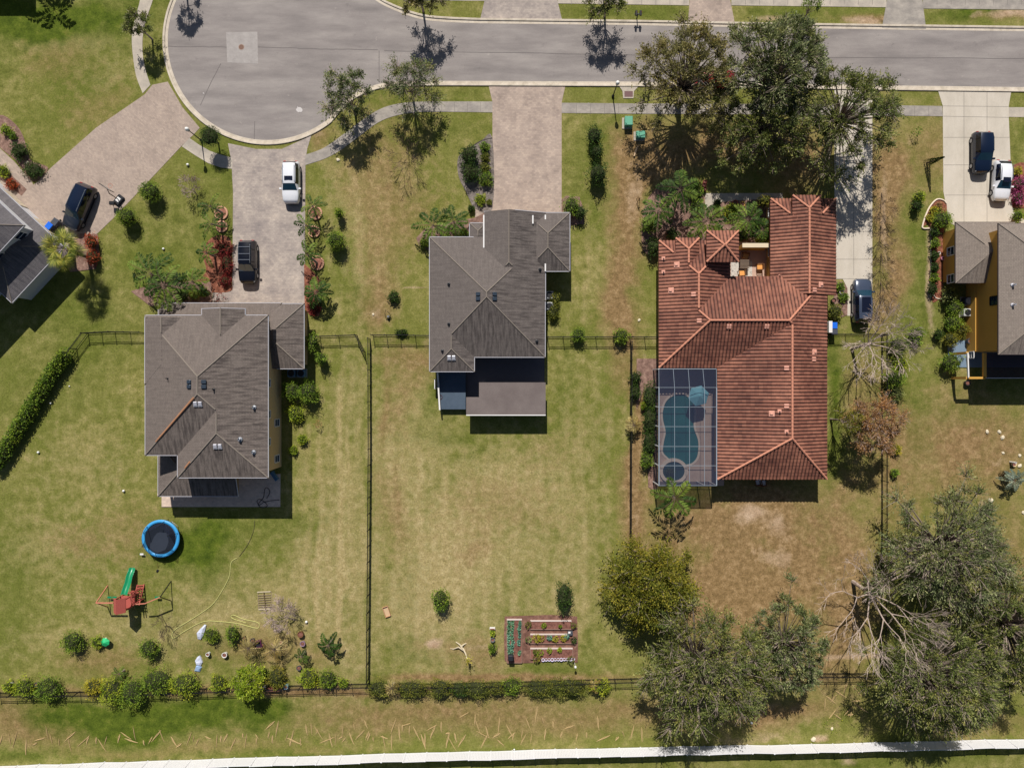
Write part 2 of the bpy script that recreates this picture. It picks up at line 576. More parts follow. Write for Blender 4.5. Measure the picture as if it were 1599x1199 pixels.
def pavers(name, stops, bw=.22, bh=.11, rot=0.0, joint=.25):
    t = NT(name)
    v = t.mapping(t.pos(), rot=(0, 0, rot))
    n1 = t.noise(v, .55, 6, .65)
    col = t.ramp(n1, stops)
    br = t.new('ShaderNodeTexBrick')
    t.link(v, br.inputs[0])
    br.inputs['Color1'].default_value = (1.12, 1.1, 1.08, 1)
    br.inputs['Color2'].default_value = (.88, .87, .88, 1)
    br.inputs['Mortar'].default_value = (1 - joint, 1 - joint, 1 - joint, 1)
    br.inputs['Scale'].default_value = 1
    br.inputs['Brick Width'].default_value = bw
    br.inputs['Row Height'].default_value = bh
    br.inputs['Mortar Size'].default_value = .006
    c2 = t.mix(1.0, col, br.outputs[0], 'MULTIPLY')
    t.bump(br.outputs['Fac'], .25, -.01)
    return t.fin(c2, .85, spec=.2)


M_PAVE1 = pavers('pinkish_pavers', [(0.25, C(150, 136, 126)), (0.42, C(169, 153, 142)), (0.6, C(184, 167, 154)), (0.8, C(198, 180, 165))], .3, .2)
M_PAVE2 = pavers('greyish_pavers', [(0.22, C(138, 130, 128)), (0.42, C(160, 150, 144)), (0.58, C(178, 167, 158)), (0.8, C(202, 188, 174))], .3, .2)
M_PAVE3 = pavers('beige_pavers', [(0.2, C(158, 143, 132)), (0.5, C(174, 158, 146)), (0.8, C(188, 171, 157))], .25, .15, .7)
M_MULCHR = patchy('red_mulch', [(0.3, C(92, 54, 42)), (0.5, C(134, 84, 66)), (0.7, C(170, 116, 94))], 2.4, 9, .3, .95, .6)
M_MULCHB = patchy('brown_mulch', [(0.3, C(104, 82, 74)), (0.5, C(136, 108, 97)), (0.7, C(164, 136, 122))], 2.4, 9, .25, .95, .6)
M_MULCHG = patchy('grey_mulch', [(0.3, C(92, 84, 80)), (0.5, C(122, 113, 107)), (0.7, C(150, 140, 134))], 2.4, 9, .3, .95, .6)

CIRC = (417, 64, 155)
arc = [(CIRC[0] + CIRC[2] * math.cos(a), CIRC[1] + CIRC[2] * math.sin(a)) for a in np.linspace(math.radians(205), math.radians(52), 60)]
lower_kerb = arc + smoothline([arc[-1], (536, 159), (562, 142), (600, 130), (660, 127), (770, 127)], 6)[1:] + [(1000, 128), (1400, 134), (1640, 137)]
upper_kerb = smoothline([(560, -30), (585, 0), (622, 19), (660, 31), (700, 35), (750, 37)], 6) + [(1000, 40), (1200, 44), (1640, 50)]
road = lower_kerb + upper_kerb[::-1] + [(520, -90), (300, -90)]
flat('road', road, .012, M_ASPH)


def offset_line(pts, d):
    out = []
    n = len(pts)
    for i in range(n):
        a = Vector(pts[max(i - 1, 0)])
        b = Vector(pts[min(i + 1, n - 1)])
        t = (b - a).normalized()
        out.append((pts[i][0] - t.y * d, pts[i][1] + t.x * d))
    return out


def kerb(name, line, sgn):
    """rolled kerb: gutter apron, then a raised lip 0.12 m high, profile swept along the line"""
    prof = [(0, .016), (.28, .02), (.33, .11), (.50, .125), (.54, .118), (.56, -.03)]
    rows = []
    for w_, z_ in prof:
        ol = offset_line(line, sgn * w_ * S)
        rows.append([P(x, y) + Vector((0, 0, z_)) for x, y in ol])
    mb = MB()
    n = len(line)
    vs = [p for r in rows for p in r]
    fs = []
    for i in range(len(prof) - 1):
        for k in range(n - 1):
            fs.append((i * n + k, i * n + k + 1, (i + 1) * n + k + 1, (i + 1) * n + k))
    mb.add(vs, fs)
    o = mb.build(name, M_KERB)
    o['kind'] = 'structure'


def dense(line, step=26):
    out = []
    for a, b in zip(line[:-1], line[1:]):
        d = math.hypot(b[0] - a[0], b[1] - a[1])
        k = max(1, int(d / step))
        out += [(a[0] + (b[0] - a[0]) * i / k, a[1] + (b[1] - a[1]) * i / k) for i in range(k)]
    return out + [line[-1]]


# the sweep is on the left of the walking direction in image space when sgn = 1
kerb('kerb', dense(lower_kerb), -1 if False else 1)
kerb('kerb', dense(upper_kerb), -1)

# repaired square with its manhole, and the long joints in the asphalt
M_PATCH = patchy('pale_patch_concrete', [(0.3, C(158, 152, 149)), (0.7, C(176, 170, 166))], 1.5, 12, .08)
M_TAR = plain('tar_joint', C(112, 106, 104), .8, .2)
flat('road_patch', [(353, 51), (402, 50), (403, 100), (355, 98)], .018, M_PATCH)
for line in (dense([(262, 73), (354, 74)], 9), dense([(402, 74), (500, 77), (590, 78)], 9), dense([(600, 80), (800, 83), (1020, 87)], 40), dense([(1250, 90), (1600, 92)], 40), [(345, 100), (330, 128), (313, 165)], [(592, 80), (592, 128)], [(398, 190), (397, 218)]):
    mb = MB()
    rr = random.Random(3)
    l2 = [(x, y + rr.uniform(-.5, .5)) for x, y in line]
    a_, b_ = offset_line(l2, .45), offset_line(l2, -.45)
    for i in range(len(l2) - 1):
        mb.prism([P(*a_[i]), P(*a_[i + 1]), P(*b_[i + 1]), P(*b_[i])], 0, .017)
    o = mb.build('road_joint', M_TAR)
    o['kind'] = 'structure'
mh = thing('manhole_cover', 'round rusty brown manhole cover in the pale square patch of the turning circle', 'manhole', P(377, 74))
mb = MB().lathe([(.34, .0), (.34, .026), (.30, .028)], 20, P(377, 74))
mb.build('rim', plain('rust_ring', C(160, 140, 128), .7), mh)
mb = MB().lathe([(.27, .0), (.27, .032), (.22, .034), (.21, .03), (.0, .03)], 20, P(377, 74), cap=False)
mb.build('lid', plain('iron_lid', C(120, 88, 72), .6, .3, 9), mh)
RS = random.Random(5)


def splat(px, py, r, mat, name='paint_spot'):
    mb = MB()
    n = 14
    mb.prism([P(px + r * RS.uniform(.6, 1.2) * math.cos(a), py + r * RS.uniform(.5, 1.1) * math.sin(a)) for a in np.linspace(0, 2 * math.pi, n, endpoint=False)], 0, .021)
    o = mb.build(name, mat)
    o['kind'] = 'structure'


M_WHITEMK = plain('white_residue', C(205, 200, 198), .9)
splat(467, 171, 5.5, M_WHITEMK)
splat(253, 179, 2.3, M_WHITEMK)
splat(919, 165, 4.2, M_WHITEMK)
splat(318, 146, 1.2, M_WHITEMK)
splat(1040, 165, 4, M_WHITEMK)

drives = [
    ('driveway', [(226, 148), (238, 133), (262, 128), (285, 168), (312, 200), (301, 212), (284, 228), (220, 296), (178, 340), (153, 364), (120, 386), (88, 384), (60, 350), (0, 292), (-20, 270), (48, 292), (60, 283), (80, 262), (150, 200)], M_PAVE3),
    ('driveway', [(356, 224), (400, 233), (440, 233), (478, 216), (488, 206), (480, 232), (477, 250), (476, 482), (332, 482), (332, 455), (363, 453), (364, 300), (362, 262), (360, 245)], M_PAVE2),
    ('driveway', [(763, 134), (883, 134), (877, 160), (877, 345), (742, 352), (742, 326), (769, 324), (769, 160)], M_PAVE1),
    ('driveway', [(750, 30), (757, 0), (757, -60), (868, -60), (870, 0), (878, 33)], M_PAVE2),
    ('driveway', [(1074, 38), (1077, 0), (1077, -60), (1140, -60), (1140, 0), (1148, 40)], M_PAVE1),
    ('driveway', [(1377, 44), (1385, 0), (1385, -60), (1440, -60), (1440, 0), (1446, 46)], M_WALKD),
    ('driveway', [(1303, 140), (1362, 140), (1362, 462), (1345, 470), (1345, 493), (1323, 493), (1322, 448), (1316, 436), (1303, 436)], M_CONC),
    ('driveway', [(1464, 140), (1579, 142), (1575, 165), (1575, 184), (1578, 258), (1582, 330), (1600, 345), (1600, 352), (1488, 352), (1482, 345), (1473, 300), (1472, 166)], M_CONC),
]
for k, (n_, pts, m_) in enumerate(drives):
    flat(n_, pts, .022 + .0007 * k, m_)
walks = [
    ('pavement', smoothline([(219, -20), (219, 0), (210, 34), (206, 60), (208, 90), (213, 120), (223, 146)], 4) + smoothline([(235, 133), (227, 108), (223, 84), (223, 60), (227, 36), (239, 0), (244, -20)], 4), M_WALK, .030),
    ('pavement', [(284, 229), (296, 216), (312, 227), (328, 236), (345, 242), (363, 247), (363, 264), (345, 262), (325, 255), (305, 243)], M_WALK, .030),
    ('pavement', smoothline([(477, 242), (500, 234), (520, 222), (556, 195), (580, 178), (606, 166), (640, 160), (680, 159), (769, 159)], 4) + smoothline([(769, 176), (690, 175), (650, 176), (618, 181), (590, 192), (560, 214), (530, 236), (505, 249), (477, 258)], 4), M_WALKD, .030),
    ('pavement', [(877, 161), (985, 162), (1200, 163), (1400, 165), (1471, 166), (1472, 182), (1400, 181), (1200, 179), (985, 178), (877, 177)], M_WALKD, .031),
    ('pavement', [(1575, 168), (1640, 168), (1640, 184), (1575, 183)], M_WALK, .032),
    ('pavement', [(560, -40), (757, -40), (757, 2), (650, 1), (600, -6)], M_WALK, .030),
    ('pavement', [(870, -40), (1077, -40), (1076, 9), (871, 6)], M_WALK, .030),
    ('pavement', [(1141, -40), (1384, -40), (1384, 12), (1142, 9)], M_WALK, .030),
    ('pavement', [(1441, -40), (1640, -40), (1640, 16), (1441, 14)], M_WALKD, .030),
    ('garden_path', [(-20, 212), (0, 232), (22, 252), (50, 284), (54, 293), (40, 297), (0, 256), (-20, 240)], M_PAVE3, .027),
    ('garden_path', [(1101, 302), (1222, 302), (1222, 317), (1117, 316), (1117, 332), (1101, 332)], M_WALK, .030),
]
for n_, pts, m_, z_ in walks:
    flat(n_, pts, z_, m_)
# expansion joints cut across the concrete
M_JOINT = plain('joint_grey', C(130, 124, 118), .9)  # darker grey for the concrete joints


def joint(a, b, z=.036, wd=.5):
    mb = MB()
    d = Vector((b[0] - a[0], b[1] - a[1])).normalized()
    n = (-d.y * wd, d.x * wd)
    mb.prism([P(a[0] + n[0], a[1] + n[1]), P(b[0] + n[0], b[1] + n[1]), P(b[0] - n[0], b[1] - n[1]), P(a[0] - n[0], a[1] - n[1])], 0.0, z)
    return mb


jm = MB()
for a, b in [((1333, 150), (1333, 430)), ((1304, 361), (1361, 362)), ((1304, 405), (1361, 405)), ((1304, 435), (1361, 436)), ((1304, 318), (1361, 318)), ((1505, 143), (1505, 350)), ((1541, 143), (1541, 350)),
             ((1472, 182), (1575, 184)), ((1474, 258), (1577, 258)), ((1474, 215), (1576, 215)), ((1476, 305), (1580, 305)), ((1472, 166), (1575, 167))]:
    j = joint(a, b, .031, .28)
    jm.add(j.v, j.f)
for x in range(900, 1471, 22):
    j = joint((x, 162 + (x - 877) * .007), (x, 178 + (x - 877) * .007), .0345, .3)
    jm.add(j.v, j.f)
for x in list(range(580, 756, 22)) + list(range(892, 1074, 22)) + list(range(1164, 1380, 22)) + list(range(1463, 1640, 22)):
    j = joint((x, -38), (x, 8 if x > 860 else 0), .0345, .3)
    jm.add(j.v, j.f)
for x in range(650, 768, 20):
    j = joint((x, 160), (x, 175), .0345, .3)
    jm.add(j.v, j.f)
o = jm.build('pavement_joints', M_JOINT)
o['kind'] = 'structure'
# planting beds
beds = [
    ('flower_bed', smoothline([(0, 180), (22, 192), (36, 212), (44, 240), (50, 252), (76, 263), (52, 284), (26, 252), (0, 230), (-20, 200)], 4, True), M_MULCHB),
    ('flower_bed', [(-10, 250), (0, 257), (42, 296), (34, 306), (0, 280), (-12, 268)], M_MULCHB),
    ('flower_bed', smoothline([(361, 378), (362, 410), (362, 440), (360, 455), (322, 456), (300, 445), (322, 425), (316, 395), (330, 372), (350, 368)], 4, True), M_MULCHR),
    ('flower_bed', smoothline([(769, 216), (752, 220), (736, 230), (716, 245), (716, 275), (728, 300), (736, 318), (742, 326), (769, 326)], 4, True), M_MULCHG),
    ('flower_bed', [(666, 355), (742, 340), (758, 332), (758, 372), (700, 372), (672, 392), (655, 385), (650, 372)], M_MULCHB),
    ('flower_bed', smoothline([(1030, 290), (1012, 312), (1003, 345), (1004, 390), (1030, 400), (1110, 400), (1160, 395), (1210, 380), (1210, 317), (1118, 317), (1101, 332), (1098, 300), (1060, 280)], 3, True), M_MULCHB),
    ('flower_bed', smoothline([(1476, 314), (1462, 312), (1452, 322), (1443, 342), (1441, 354), (1452, 358), (1453, 464), (1466, 467), (1472, 462), (1474, 345), (1478, 330)], 3, True), M_MULCHR),
    ('flower_bed', [(1582, 258), (1592, 254), (1640, 258), (1640, 328), (1580, 324)], M_MULCHR),
    ('flower_bed', [(1303, 440), (1316, 440), (1323, 450), (1323, 492), (1300, 500)], M_MULCHB),
    ('flower_bed', [(877, 312), (884, 306), (905, 308), (912, 330), (912, 350), (890, 352), (877, 338)], M_MULCHB),
    ('flower_bed', [(475, 412), (490, 425), (502, 440), (503, 480), (498, 494), (484, 492), (476, 482)], M_MULCHR),
    ('flower_bed', [(122, 365), (153, 366), (155, 395), (150, 420), (110, 425), (95, 400)], M_MULCHB),
    ('flower_bed', [(205, 455), (247, 440), (330, 440), (332, 472), (235, 478)], M_MULCHB),
    ('flower_bed', [(994, 560), (1027, 560), (1027, 770), (1012, 760), (1008, 600), (994, 640)], M_MULCHB),
]
for k, (n_, pts, m_) in enumerate(beds):
    flat(n_, pts, .040 + .002 * k, m_)
# ------------------------------------------------------------------ roofs and houses


def clip_half(poly, a, b, c):
    """keep a*x+b*y<=c"""
    out = []
    n = len(poly)
    for i in range(n):
        p, q = poly[i], poly[(i + 1) % n]
        dp, dq = a * p[0] + b * p[1] - c, a * q[0] + b * q[1] - c
        if dp <= 1e-9:
            out.append(p)
        if (dp < -1e-9 and dq > 1e-9) or (dp > 1e-9 and dq < -1e-9):
            t = dp / (dp - dq)
            out.append((p[0] + (q[0] - p[0]) * t, p[1] + (q[1] - p[1]) * t))
    return out


class Block:
    """a hipped or gabled roof volume over a rectangle; eave outline given in photo pixels at eave height"""

    def __init__(s, x0, x1, y0, y1, ze, p=.35, W=None, E=None, N=None, S_=None, frame=None, wall=True, inset=.5, world=False):
        if world:
            s.x0, s.x1, s.y0, s.y1 = x0, x1, y0, y1
        else:
            a, b = P(x0, y1, ze), P(x1, y0, ze)
            s.x0, s.y0, s.x1, s.y1 = a.x, a.y, b.x, b.y
        s.ze = ze
        s.wall = wall
        s.inset = inset
        s.M = frame or Matrix()
        pit = {'W': W, 'E': E, 'N': N, 'S': S_}
        s.pit = {k: (p if v is None else v) for k, v in pit.items()}
        pl = {}
        if s.pit['W']:
            pl['W'] = (s.pit['W'], 0, ze - s.pit['W'] * s.x0)
        if s.pit['E']:
            pl['E'] = (-s.pit['E'], 0, ze + s.pit['E'] * s.x1)
        if s.pit['S']:
            pl['S'] = (0, s.pit['S'], ze - s.pit['S'] * s.y0)
        if s.pit['N']:
            pl['N'] = (0, -s.pit['N'], ze + s.pit['N'] * s.y1)
        s.pl = pl
        s.rect = [(s.x0, s.y0), (s.x1, s.y0), (s.x1, s.y1), (s.x0, s.y1)]
        s.faces = {}
        for k, (A, B, Cc) in pl.items():
            poly = s.rect
            for j, (A2, B2, C2) in pl.items():
                if j != k:
                    poly = clip_half(poly, A - A2, B - B2, C2 - Cc)
                    if len(poly) < 3:
                        break
            if len(poly) >= 3:
                s.faces[k] = [(x, y, A * x + B * y + Cc) for x, y in poly]
        s.Mi = s.M.inverted()

    def h(s, x, y):
        q = s.Mi @ Vector((x, y, 0))
        if not (s.x0 - 1e-4 <= q.x <= s.x1 + 1e-4 and s.y0 - 1e-4 <= q.y <= s.y1 + 1e-4):
            return -1e9
        if not s.pl:
            return s.ze
        return min(A * q.x + B * q.y + c for A, B, c in s.pl.values())


def top(blocks, x, y):
    return max([b.h(x, y) for b in blocks], default=-1e9)


def roof_at(blocks, px, py):
    z = 3.5
    for _ in range(12):
        p = P(px, py, z)
        zz = top(blocks, p.x, p.y)
        if zz < -1e8:
            break
        z = zz
    return P(px, py, z)


def uvmesh(name, faces, mat, parent):
    """faces: list of (verts3, uvs)"""
    off = OFF.get(parent, Vector((0, 0, 0)))
    vs, fs, uvs = [], [], []
    for v3, uv in faces:
        o = len(vs)
        vs += [(p[0] - off.x, p[1] - off.y, p[2] - off.z) for p in v3]
        fs.append(tuple(range(o, o + len(v3))))
        uvs += uv
    me = bpy.data.meshes.new(name)
    me.from_pydata(vs, [], fs)
    ul = me.uv_layers.new(name='UVMap')
    ul.data.foreach_set('uv', [c for u in uvs for c in u])
    me.materials.append(mat)
    ob = bpy.data.objects.new(name, me)
    COL.objects.link(ob)
    ob.parent = parent
    OFF[ob] = off
    return ob


UDIR = {'W': (0, 1), 'E': (0, 1), 'N': (1, 0), 'S': (1, 0)}


def face_uv(side, p, b):
    return ((p[1] if side in 'WE' else p[0]),
            (p[2] - b.ze) * math.sqrt(1 + b.pit[side] ** 2) / b.pit[side])


def corrugate(b, side, poly, per=.37, amp=.075, course=.42):
    """real barrel profile and overlapping courses for one roof plane"""
    A, B, Cc = b.pl[side]
    n = Vector((-A, -B, 1)).normalized()
    ui = 1 if side in 'WE' else 0
    vi = 1 - ui
    sgn = {'W': 1, 'E': -1, 'S': 1, 'N': -1}[side]
    e0 = {'W': b.x0, 'E': b.x1, 'S': b.y0, 'N': b.y1}[side]
    cl = math.sqrt(1 + b.pit[side] ** 2)
    us = [p[ui] for p in poly]
    u0, u1 = min(us), max(us)
    out = []
    K = 6
    st = per / K
    i0, i1 = math.floor(u0 / st), math.ceil(u1 / st)

    def hu(u):
        ph = (u / per) % 1.0
        return amp * (0.5 + 0.5 * math.cos(2 * math.pi * ph)) ** .7
    poly2 = [(p[ui], (p[vi] - e0) * sgn) for p in poly]
    for i in range(i0, i1):
        sp = clip_half(poly2, 1, 0, (i + 1) * st)
        if len(sp) < 3:
            continue
        sp = clip_half(sp, -1, 0, -i * st)
        if len(sp) < 3:
            continue
        v0, v1 = min(q[1] for q in sp), max(q[1] for q in sp)
        cs = course / cl
        for j in range(math.floor(v0 / cs), math.ceil(v1 / cs)):
            cp = clip_half(sp, 0, 1, (j + 1) * cs)
            if len(cp) < 3:
                continue
            cp = clip_half(cp, 0, -1, -j * cs)
            if len(cp) < 3:
                continue
            v3, uv = [], []
            for (u, v) in cp:
                frac = v / cs - j
                q = [0, 0, 0]
                q[ui] = u
                q[vi] = e0 + v * sgn
                q[2] = A * q[0] + B * q[1] + Cc
                d = hu(u) + .022 * (1 - frac)
                v3.append(b.M @ (Vector(q) + n * d))
                uv.append((u, v * cl))
            out.append((v3, uv))
    return out


def seg_samples(a, b, step=.12):
    a, b = Vector(a), Vector(b)
    k = max(2, int((b - a).length / step))
    return [a.lerp(b, i / k) for i in range(k + 1)]


def runs(pts, ok):
    out, cur = [], []
    for p in pts:
        if ok(p):
            cur.append(p)
        else:
            if len(cur) > 2:
                out.append((cur[0], cur[-1]))
            cur = []
    if len(cur) > 2:
        out.append((cur[0], cur[-1]))
    return out


def make_house(label, blocks, M_roof, M_wall, M_fascia, origin, tile=False, M_cap=None, name='house', gutters=True, capr=.12, fascia_h=.2):
    root = thing(name, label, 'house', origin)
    rf = []
    wl = MB()
    fz = MB()
    cp = MB()
    caps = []
    for bi, b in enumerate(blocks):
        T = lambda p: b.M @ Vector(p)
        for k, poly in b.faces.items():
            if tile:
                rf += corrugate(b, k, poly)
            else:
                rf.append(([T(p) for p in poly], [face_uv(k, p, b) for p in poly]))
        if not b.pl:
            rf.append(([T((x, y, b.ze)) for x, y in b.rect], [(x, y) for x, y in b.rect]))
        # soffit
        zs = b.ze - fascia_h + .02 + .003 * bi
        wl.add([T((x, y, zs)) for x, y in b.rect], [(3, 2, 1, 0)])
        # gable walls
        for side in 'WENS':
            if b.pit[side] == 0 and b.pl:
                ins = .25
                if side in 'WE':
                    x = b.x0 + ins if side == 'W' else b.x1 - ins
                    ys = [b.y0, (b.y0 + b.y1) / 2, b.y1]
                    if b.pit['N'] and b.pit['S']:
                        ys[1] = (b.pit['N'] * b.y1 + b.pit['S'] * b.y0) / (b.pit['N'] + b.pit['S'])
                    tp = [(x, y, min(A * x + B * y + c for A, B, c in b.pl.values()) - .05) for y in ys]
                    bt = [(x, y, b.ze - .1) for y in ys[::-1]]
                else:
                    y = b.y0 + ins if side == 'S' else b.y1 - ins
                    xs = [b.x0, (b.x0 + b.x1) / 2, b.x1]
                    if b.pit['W'] and b.pit['E']:
                        xs[1] = (b.pit['E'] * b.x1 + b.pit['W'] * b.x0) / (b.pit['W'] + b.pit['E'])
                    tp = [(x, y, min(A * x + B * y + c for A, B, c in b.pl.values()) - .05) for x in xs]
                    bt = [(x, y, b.ze - .1) for x in xs[::-1]]
                wl.add([T(p) for p in tp + bt], [tuple(range(6))])
        if b.wall:
            i = b.inset + .004 * bi
            wl.box(b.x0 + i, b.x1 - i, b.y0 + i, b.y1 - i, -.02, b.ze - fascia_h + .04, b.M)
        others = [o for o in blocks if o is not b]
        # fascia and gutter
        def ok_e(q):
            for o in others:
                hh = o.h(q.x, q.y)
                if hh > -1e8:
                    qi = o.Mi @ q
                    ins = min(qi.x - o.x0, o.x1 - qi.x, qi.y - o.y0, o.y1 - qi.y)
                    if hh > b.ze - .1 and (ins > .02):
                        return False
            return True
        R = b.rect
        for i in range(4):
            a_, c_ = R[i], R[(i + 1) % 4]
            side = 'SENW'[i]
            if b.pit[side] == 0 and b.pl:
                # rake boards follow the gable
                m_ = min
                if side in 'WE':
                    x = a_[0]
                    mid = (b.pit['N'] * b.y1 + b.pit['S'] * b.y0) / max(1e-6, b.pit['N'] + b.pit['S']) if (b.pit['N'] or b.pit['S']) else 0
                    pts = [(x, b.y0), (x, mid), (x, b.y1)]
                else:
                    y = a_[1]
                    mid = (b.pit['E'] * b.x1 + b.pit['W'] * b.x0) / max(1e-6, b.pit['W'] + b.pit['E']) if (b.pit['W'] or b.pit['E']) else 0
                    pts = [(b.x0, y), (mid, y), (b.x1, y)]
                pz = [(x, y, min(A * x + B * y + c for A, B, c in b.pl.values()) - .07) for x, y in pts]
                for p, q in zip(pz[:-1], pz[1:]):
                    for s_, e_ in runs(seg_samples(T(p), T(q)), ok_e):
                        fz.bar(s_, e_, .05, .16)
                continue
            p, q = T((a_[0], a_[1], b.ze - fascia_h / 2 + .012)), T((c_[0], c_[1], b.ze - fascia_h / 2 + .012))
            for s_, e_ in runs(seg_samples(p, q), ok_e):
                d = (e_ - s_).normalized() * .03
                fz.bar(s_ - d, e_ + d, .055 if gutters else .05, fascia_h)
        # ridge and hip caps
        edges = {}
        for k, poly in b.faces.items():
            for i in range(len(poly)):
                p, q = poly[i], poly[(i + 1) % len(poly)]
                key = tuple(sorted((tuple(round(c, 3) for c in p), tuple(round(c, 3) for c in q))))
                edges.setdefault(key, []).append(k)
        if M_cap:
            for (p, q), ks in edges.items():
                if len(ks) < 2:
                    continue
                p, q = T(p), T(q)
                if (q - p).length < .3:
                    continue
                d = (q - p).normalized()
                nrm = Vector((-d.y, d.x, 0)).normalized() * .3

                def ok_r(m):
                    if top(others, m.x, m.y) > m.z - .01:
                        return False
                    for sg in (1, -1):
                        e = m + nrm * sg
                        own = b.h(e.x, e.y)
                        if own > -1e8 and top(others, e.x, e.y) > own + .04:
                            return False
                    return True
                for s_, e_ in runs(seg_samples(p, q), ok_r):
                    up = Vector((0, 0, capr * .35 + (.03 if tile else -.01)))
                    L = (e_ - s_).length
                    k = max(1, int(L / .40)) if tile else 1
                    for i in range(k):
                        a1 = s_.lerp(e_, i / k) + up
                        b1 = s_.lerp(e_, (i + 1) / k) + up
                        cp.tube([a1, b1], [capr * 1.08, capr * .9] if tile else [capr, capr], 8 if tile else 6)
                    caps.append(cp)
                    cp = MB()
    roof = uvmesh('roof', rf, M_roof, root)
    wall = wl.build('wall', M_wall, root)
    if fz.v:
        fz.build('gutter', M_fascia, roof)
    for cp in caps:
        cp.build('ridge_cap', M_cap, roof)
    return root, roof, wall


def shingles(name, base, dark, streak=.5):
    """asphalt shingles: courses along the eave with weathering streaks, all in the roof's own metres"""
    t = NT(name)
    uv = t.new('ShaderNodeUVMap').outputs[0]
    pos = t.pos()
    n_big = t.noise(pos, .35, 5, .6)
    wob = t.noise(pos, .9, 2)
    st = t.noise(t.mapping(uv, scale=(4.6, .55, 1)), 1.0, 4, .62)
    st2 = t.noise(t.mapping(uv, scale=(.8, 5.0, 1)), 1.0, 3, .6)
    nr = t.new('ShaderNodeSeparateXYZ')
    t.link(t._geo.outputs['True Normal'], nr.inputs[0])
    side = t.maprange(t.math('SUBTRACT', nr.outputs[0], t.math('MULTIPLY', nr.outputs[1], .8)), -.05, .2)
    g = t.noise(pos, 9.0, 3, .7)
    g2 = t.noise(pos, 2.2, 4, .7)
    col = t.ramp(st, [(.36, dark), (.47, tuple((a + b) / 2 for a, b in zip(base, dark))), (.58, base), (.8, tuple(min(1, c * 1.12) for c in base))])
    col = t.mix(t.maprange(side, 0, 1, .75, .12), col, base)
    col = t.mix(t.maprange(n_big, .35, .7, 0, .3), col, base)
    col = t.mix(t.maprange(st2, .5, .75, 0, .15), col, dark)
    br = t.new('ShaderNodeTexBrick')
    t.link(uv, br.inputs[0])
    br.inputs['Color1'].default_value = (1.06, 1.06, 1.06, 1)
    br.inputs['Color2'].default_value = (.92, .92, .92, 1)
    br.inputs['Mortar'].default_value = (.66, .66, .66, 1)
    br.inputs['Scale'].default_value = 1
    br.inputs['Brick Width'].default_value = .33
    br.inputs['Row Height'].default_value = .145
    br.inputs['Mortar Size'].default_value = .010
    col = t.mix(.8, col, br.outputs[0], 'MULTIPLY')
    f = t.math('MULTIPLY', t.maprange(g, .25, .75, .86, 1.14), t.maprange(g2, .3, .7, .93, 1.07))
    m = t.new('ShaderNodeVectorMath', operation='SCALE')
    t.link(col, m.inputs[0])
    t.link(f, m.inputs['Scale'])
    t.bump(t.math('ADD', br.outputs['Fac'], t.math('MULTIPLY', st, -1.2)), .6, -.02)
    return t.fin(m.outputs[0], .92, spec=.15)


def barrel_tiles(name):
    t = NT(name)
    uv = t.new('ShaderNodeUVMap').outputs[0]
    pos = t.pos()
    n_big = t.noise(pos, .22, 5, .6)
    mid = t.noise(pos, 1.5, 4, .65)
    per = t.new('ShaderNodeTexWhiteNoise', noise_dimensions='2D')
    sx = t.new('ShaderNodeVectorMath', operation='FLOOR')
    t.link(t.mapping(uv, scale=(1 / .37, 1 / .42, 1), loc=(.5, 0, 0)), sx.inputs[0])
    t.link(sx.outputs[0], per.inputs[0])
    col = t.ramp(n_big, [(.3, C(98, 60, 50)), (.5, C(132, 84, 69)), (.7, C(178, 120, 98))])
    col = t.mix(t.maprange(mid, .45, .72, 0, .55), col, C(76, 46, 44))
    col = t.mix(t.math('MULTIPLY', per.outputs[0], .34), col, C(186, 128, 104))
    # shade painted into the trough of each barrel row, varied by noise
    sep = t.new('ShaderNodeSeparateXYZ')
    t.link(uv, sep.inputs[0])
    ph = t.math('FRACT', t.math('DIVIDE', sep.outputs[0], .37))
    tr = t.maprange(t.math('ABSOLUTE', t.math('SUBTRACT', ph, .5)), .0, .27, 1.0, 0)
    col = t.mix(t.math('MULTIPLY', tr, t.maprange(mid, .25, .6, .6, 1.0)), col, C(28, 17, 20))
    return t.fin(col, .75, spec=.25)


def window(parent, c, wd, ht, nrm, M_frame, M_glass, label=None, name='window', mull=1):
    """framed window set 3 mm proud of a wall; c = centre on wall, nrm = outward unit (x,y)"""
    u = Vector((-nrm[1], nrm[0], 0))
    n = Vector((nrm[0], nrm[1], 0))
    c = Vector(c)
    z = Vector((0, 0, 1))
    fr = MB()
    t = .09
    for s_ in (-1, 1):
        fr.bar(c + u * s_ * (wd / 2) - z * ht / 2 + n * .03, c + u * s_ * (wd / 2) + z * ht / 2 + n * .03, t, .08)
        fr.bar(c + z * s_ * (ht / 2) - u * (wd / 2 - t / 2) + n * .03, c + z * s_ * (ht / 2) + u * (wd / 2 - t / 2) + n * .03, .075, t)
    if mull:
        fr.bar(c - u * (wd / 2 - t / 2) + n * .03, c + u * (wd / 2 - t / 2) + n * .03, .05, .04)
    f = fr.build(name, M_frame, parent)
    g = MB()
    a = c + n * .015
    g.add([a - u * wd / 2 - z * ht / 2, a + u * wd / 2 - z * ht / 2, a + u * wd / 2 + z * ht / 2, a - u * wd / 2 + z * ht / 2], [(0, 1, 2, 3)])
    if OFF.get(f) is not None and f.parent is not None and f.parent.parent is None:
        g.build('pane', M_glass, f)
    else:
        g.build('pane', M_glass, parent)
    return f


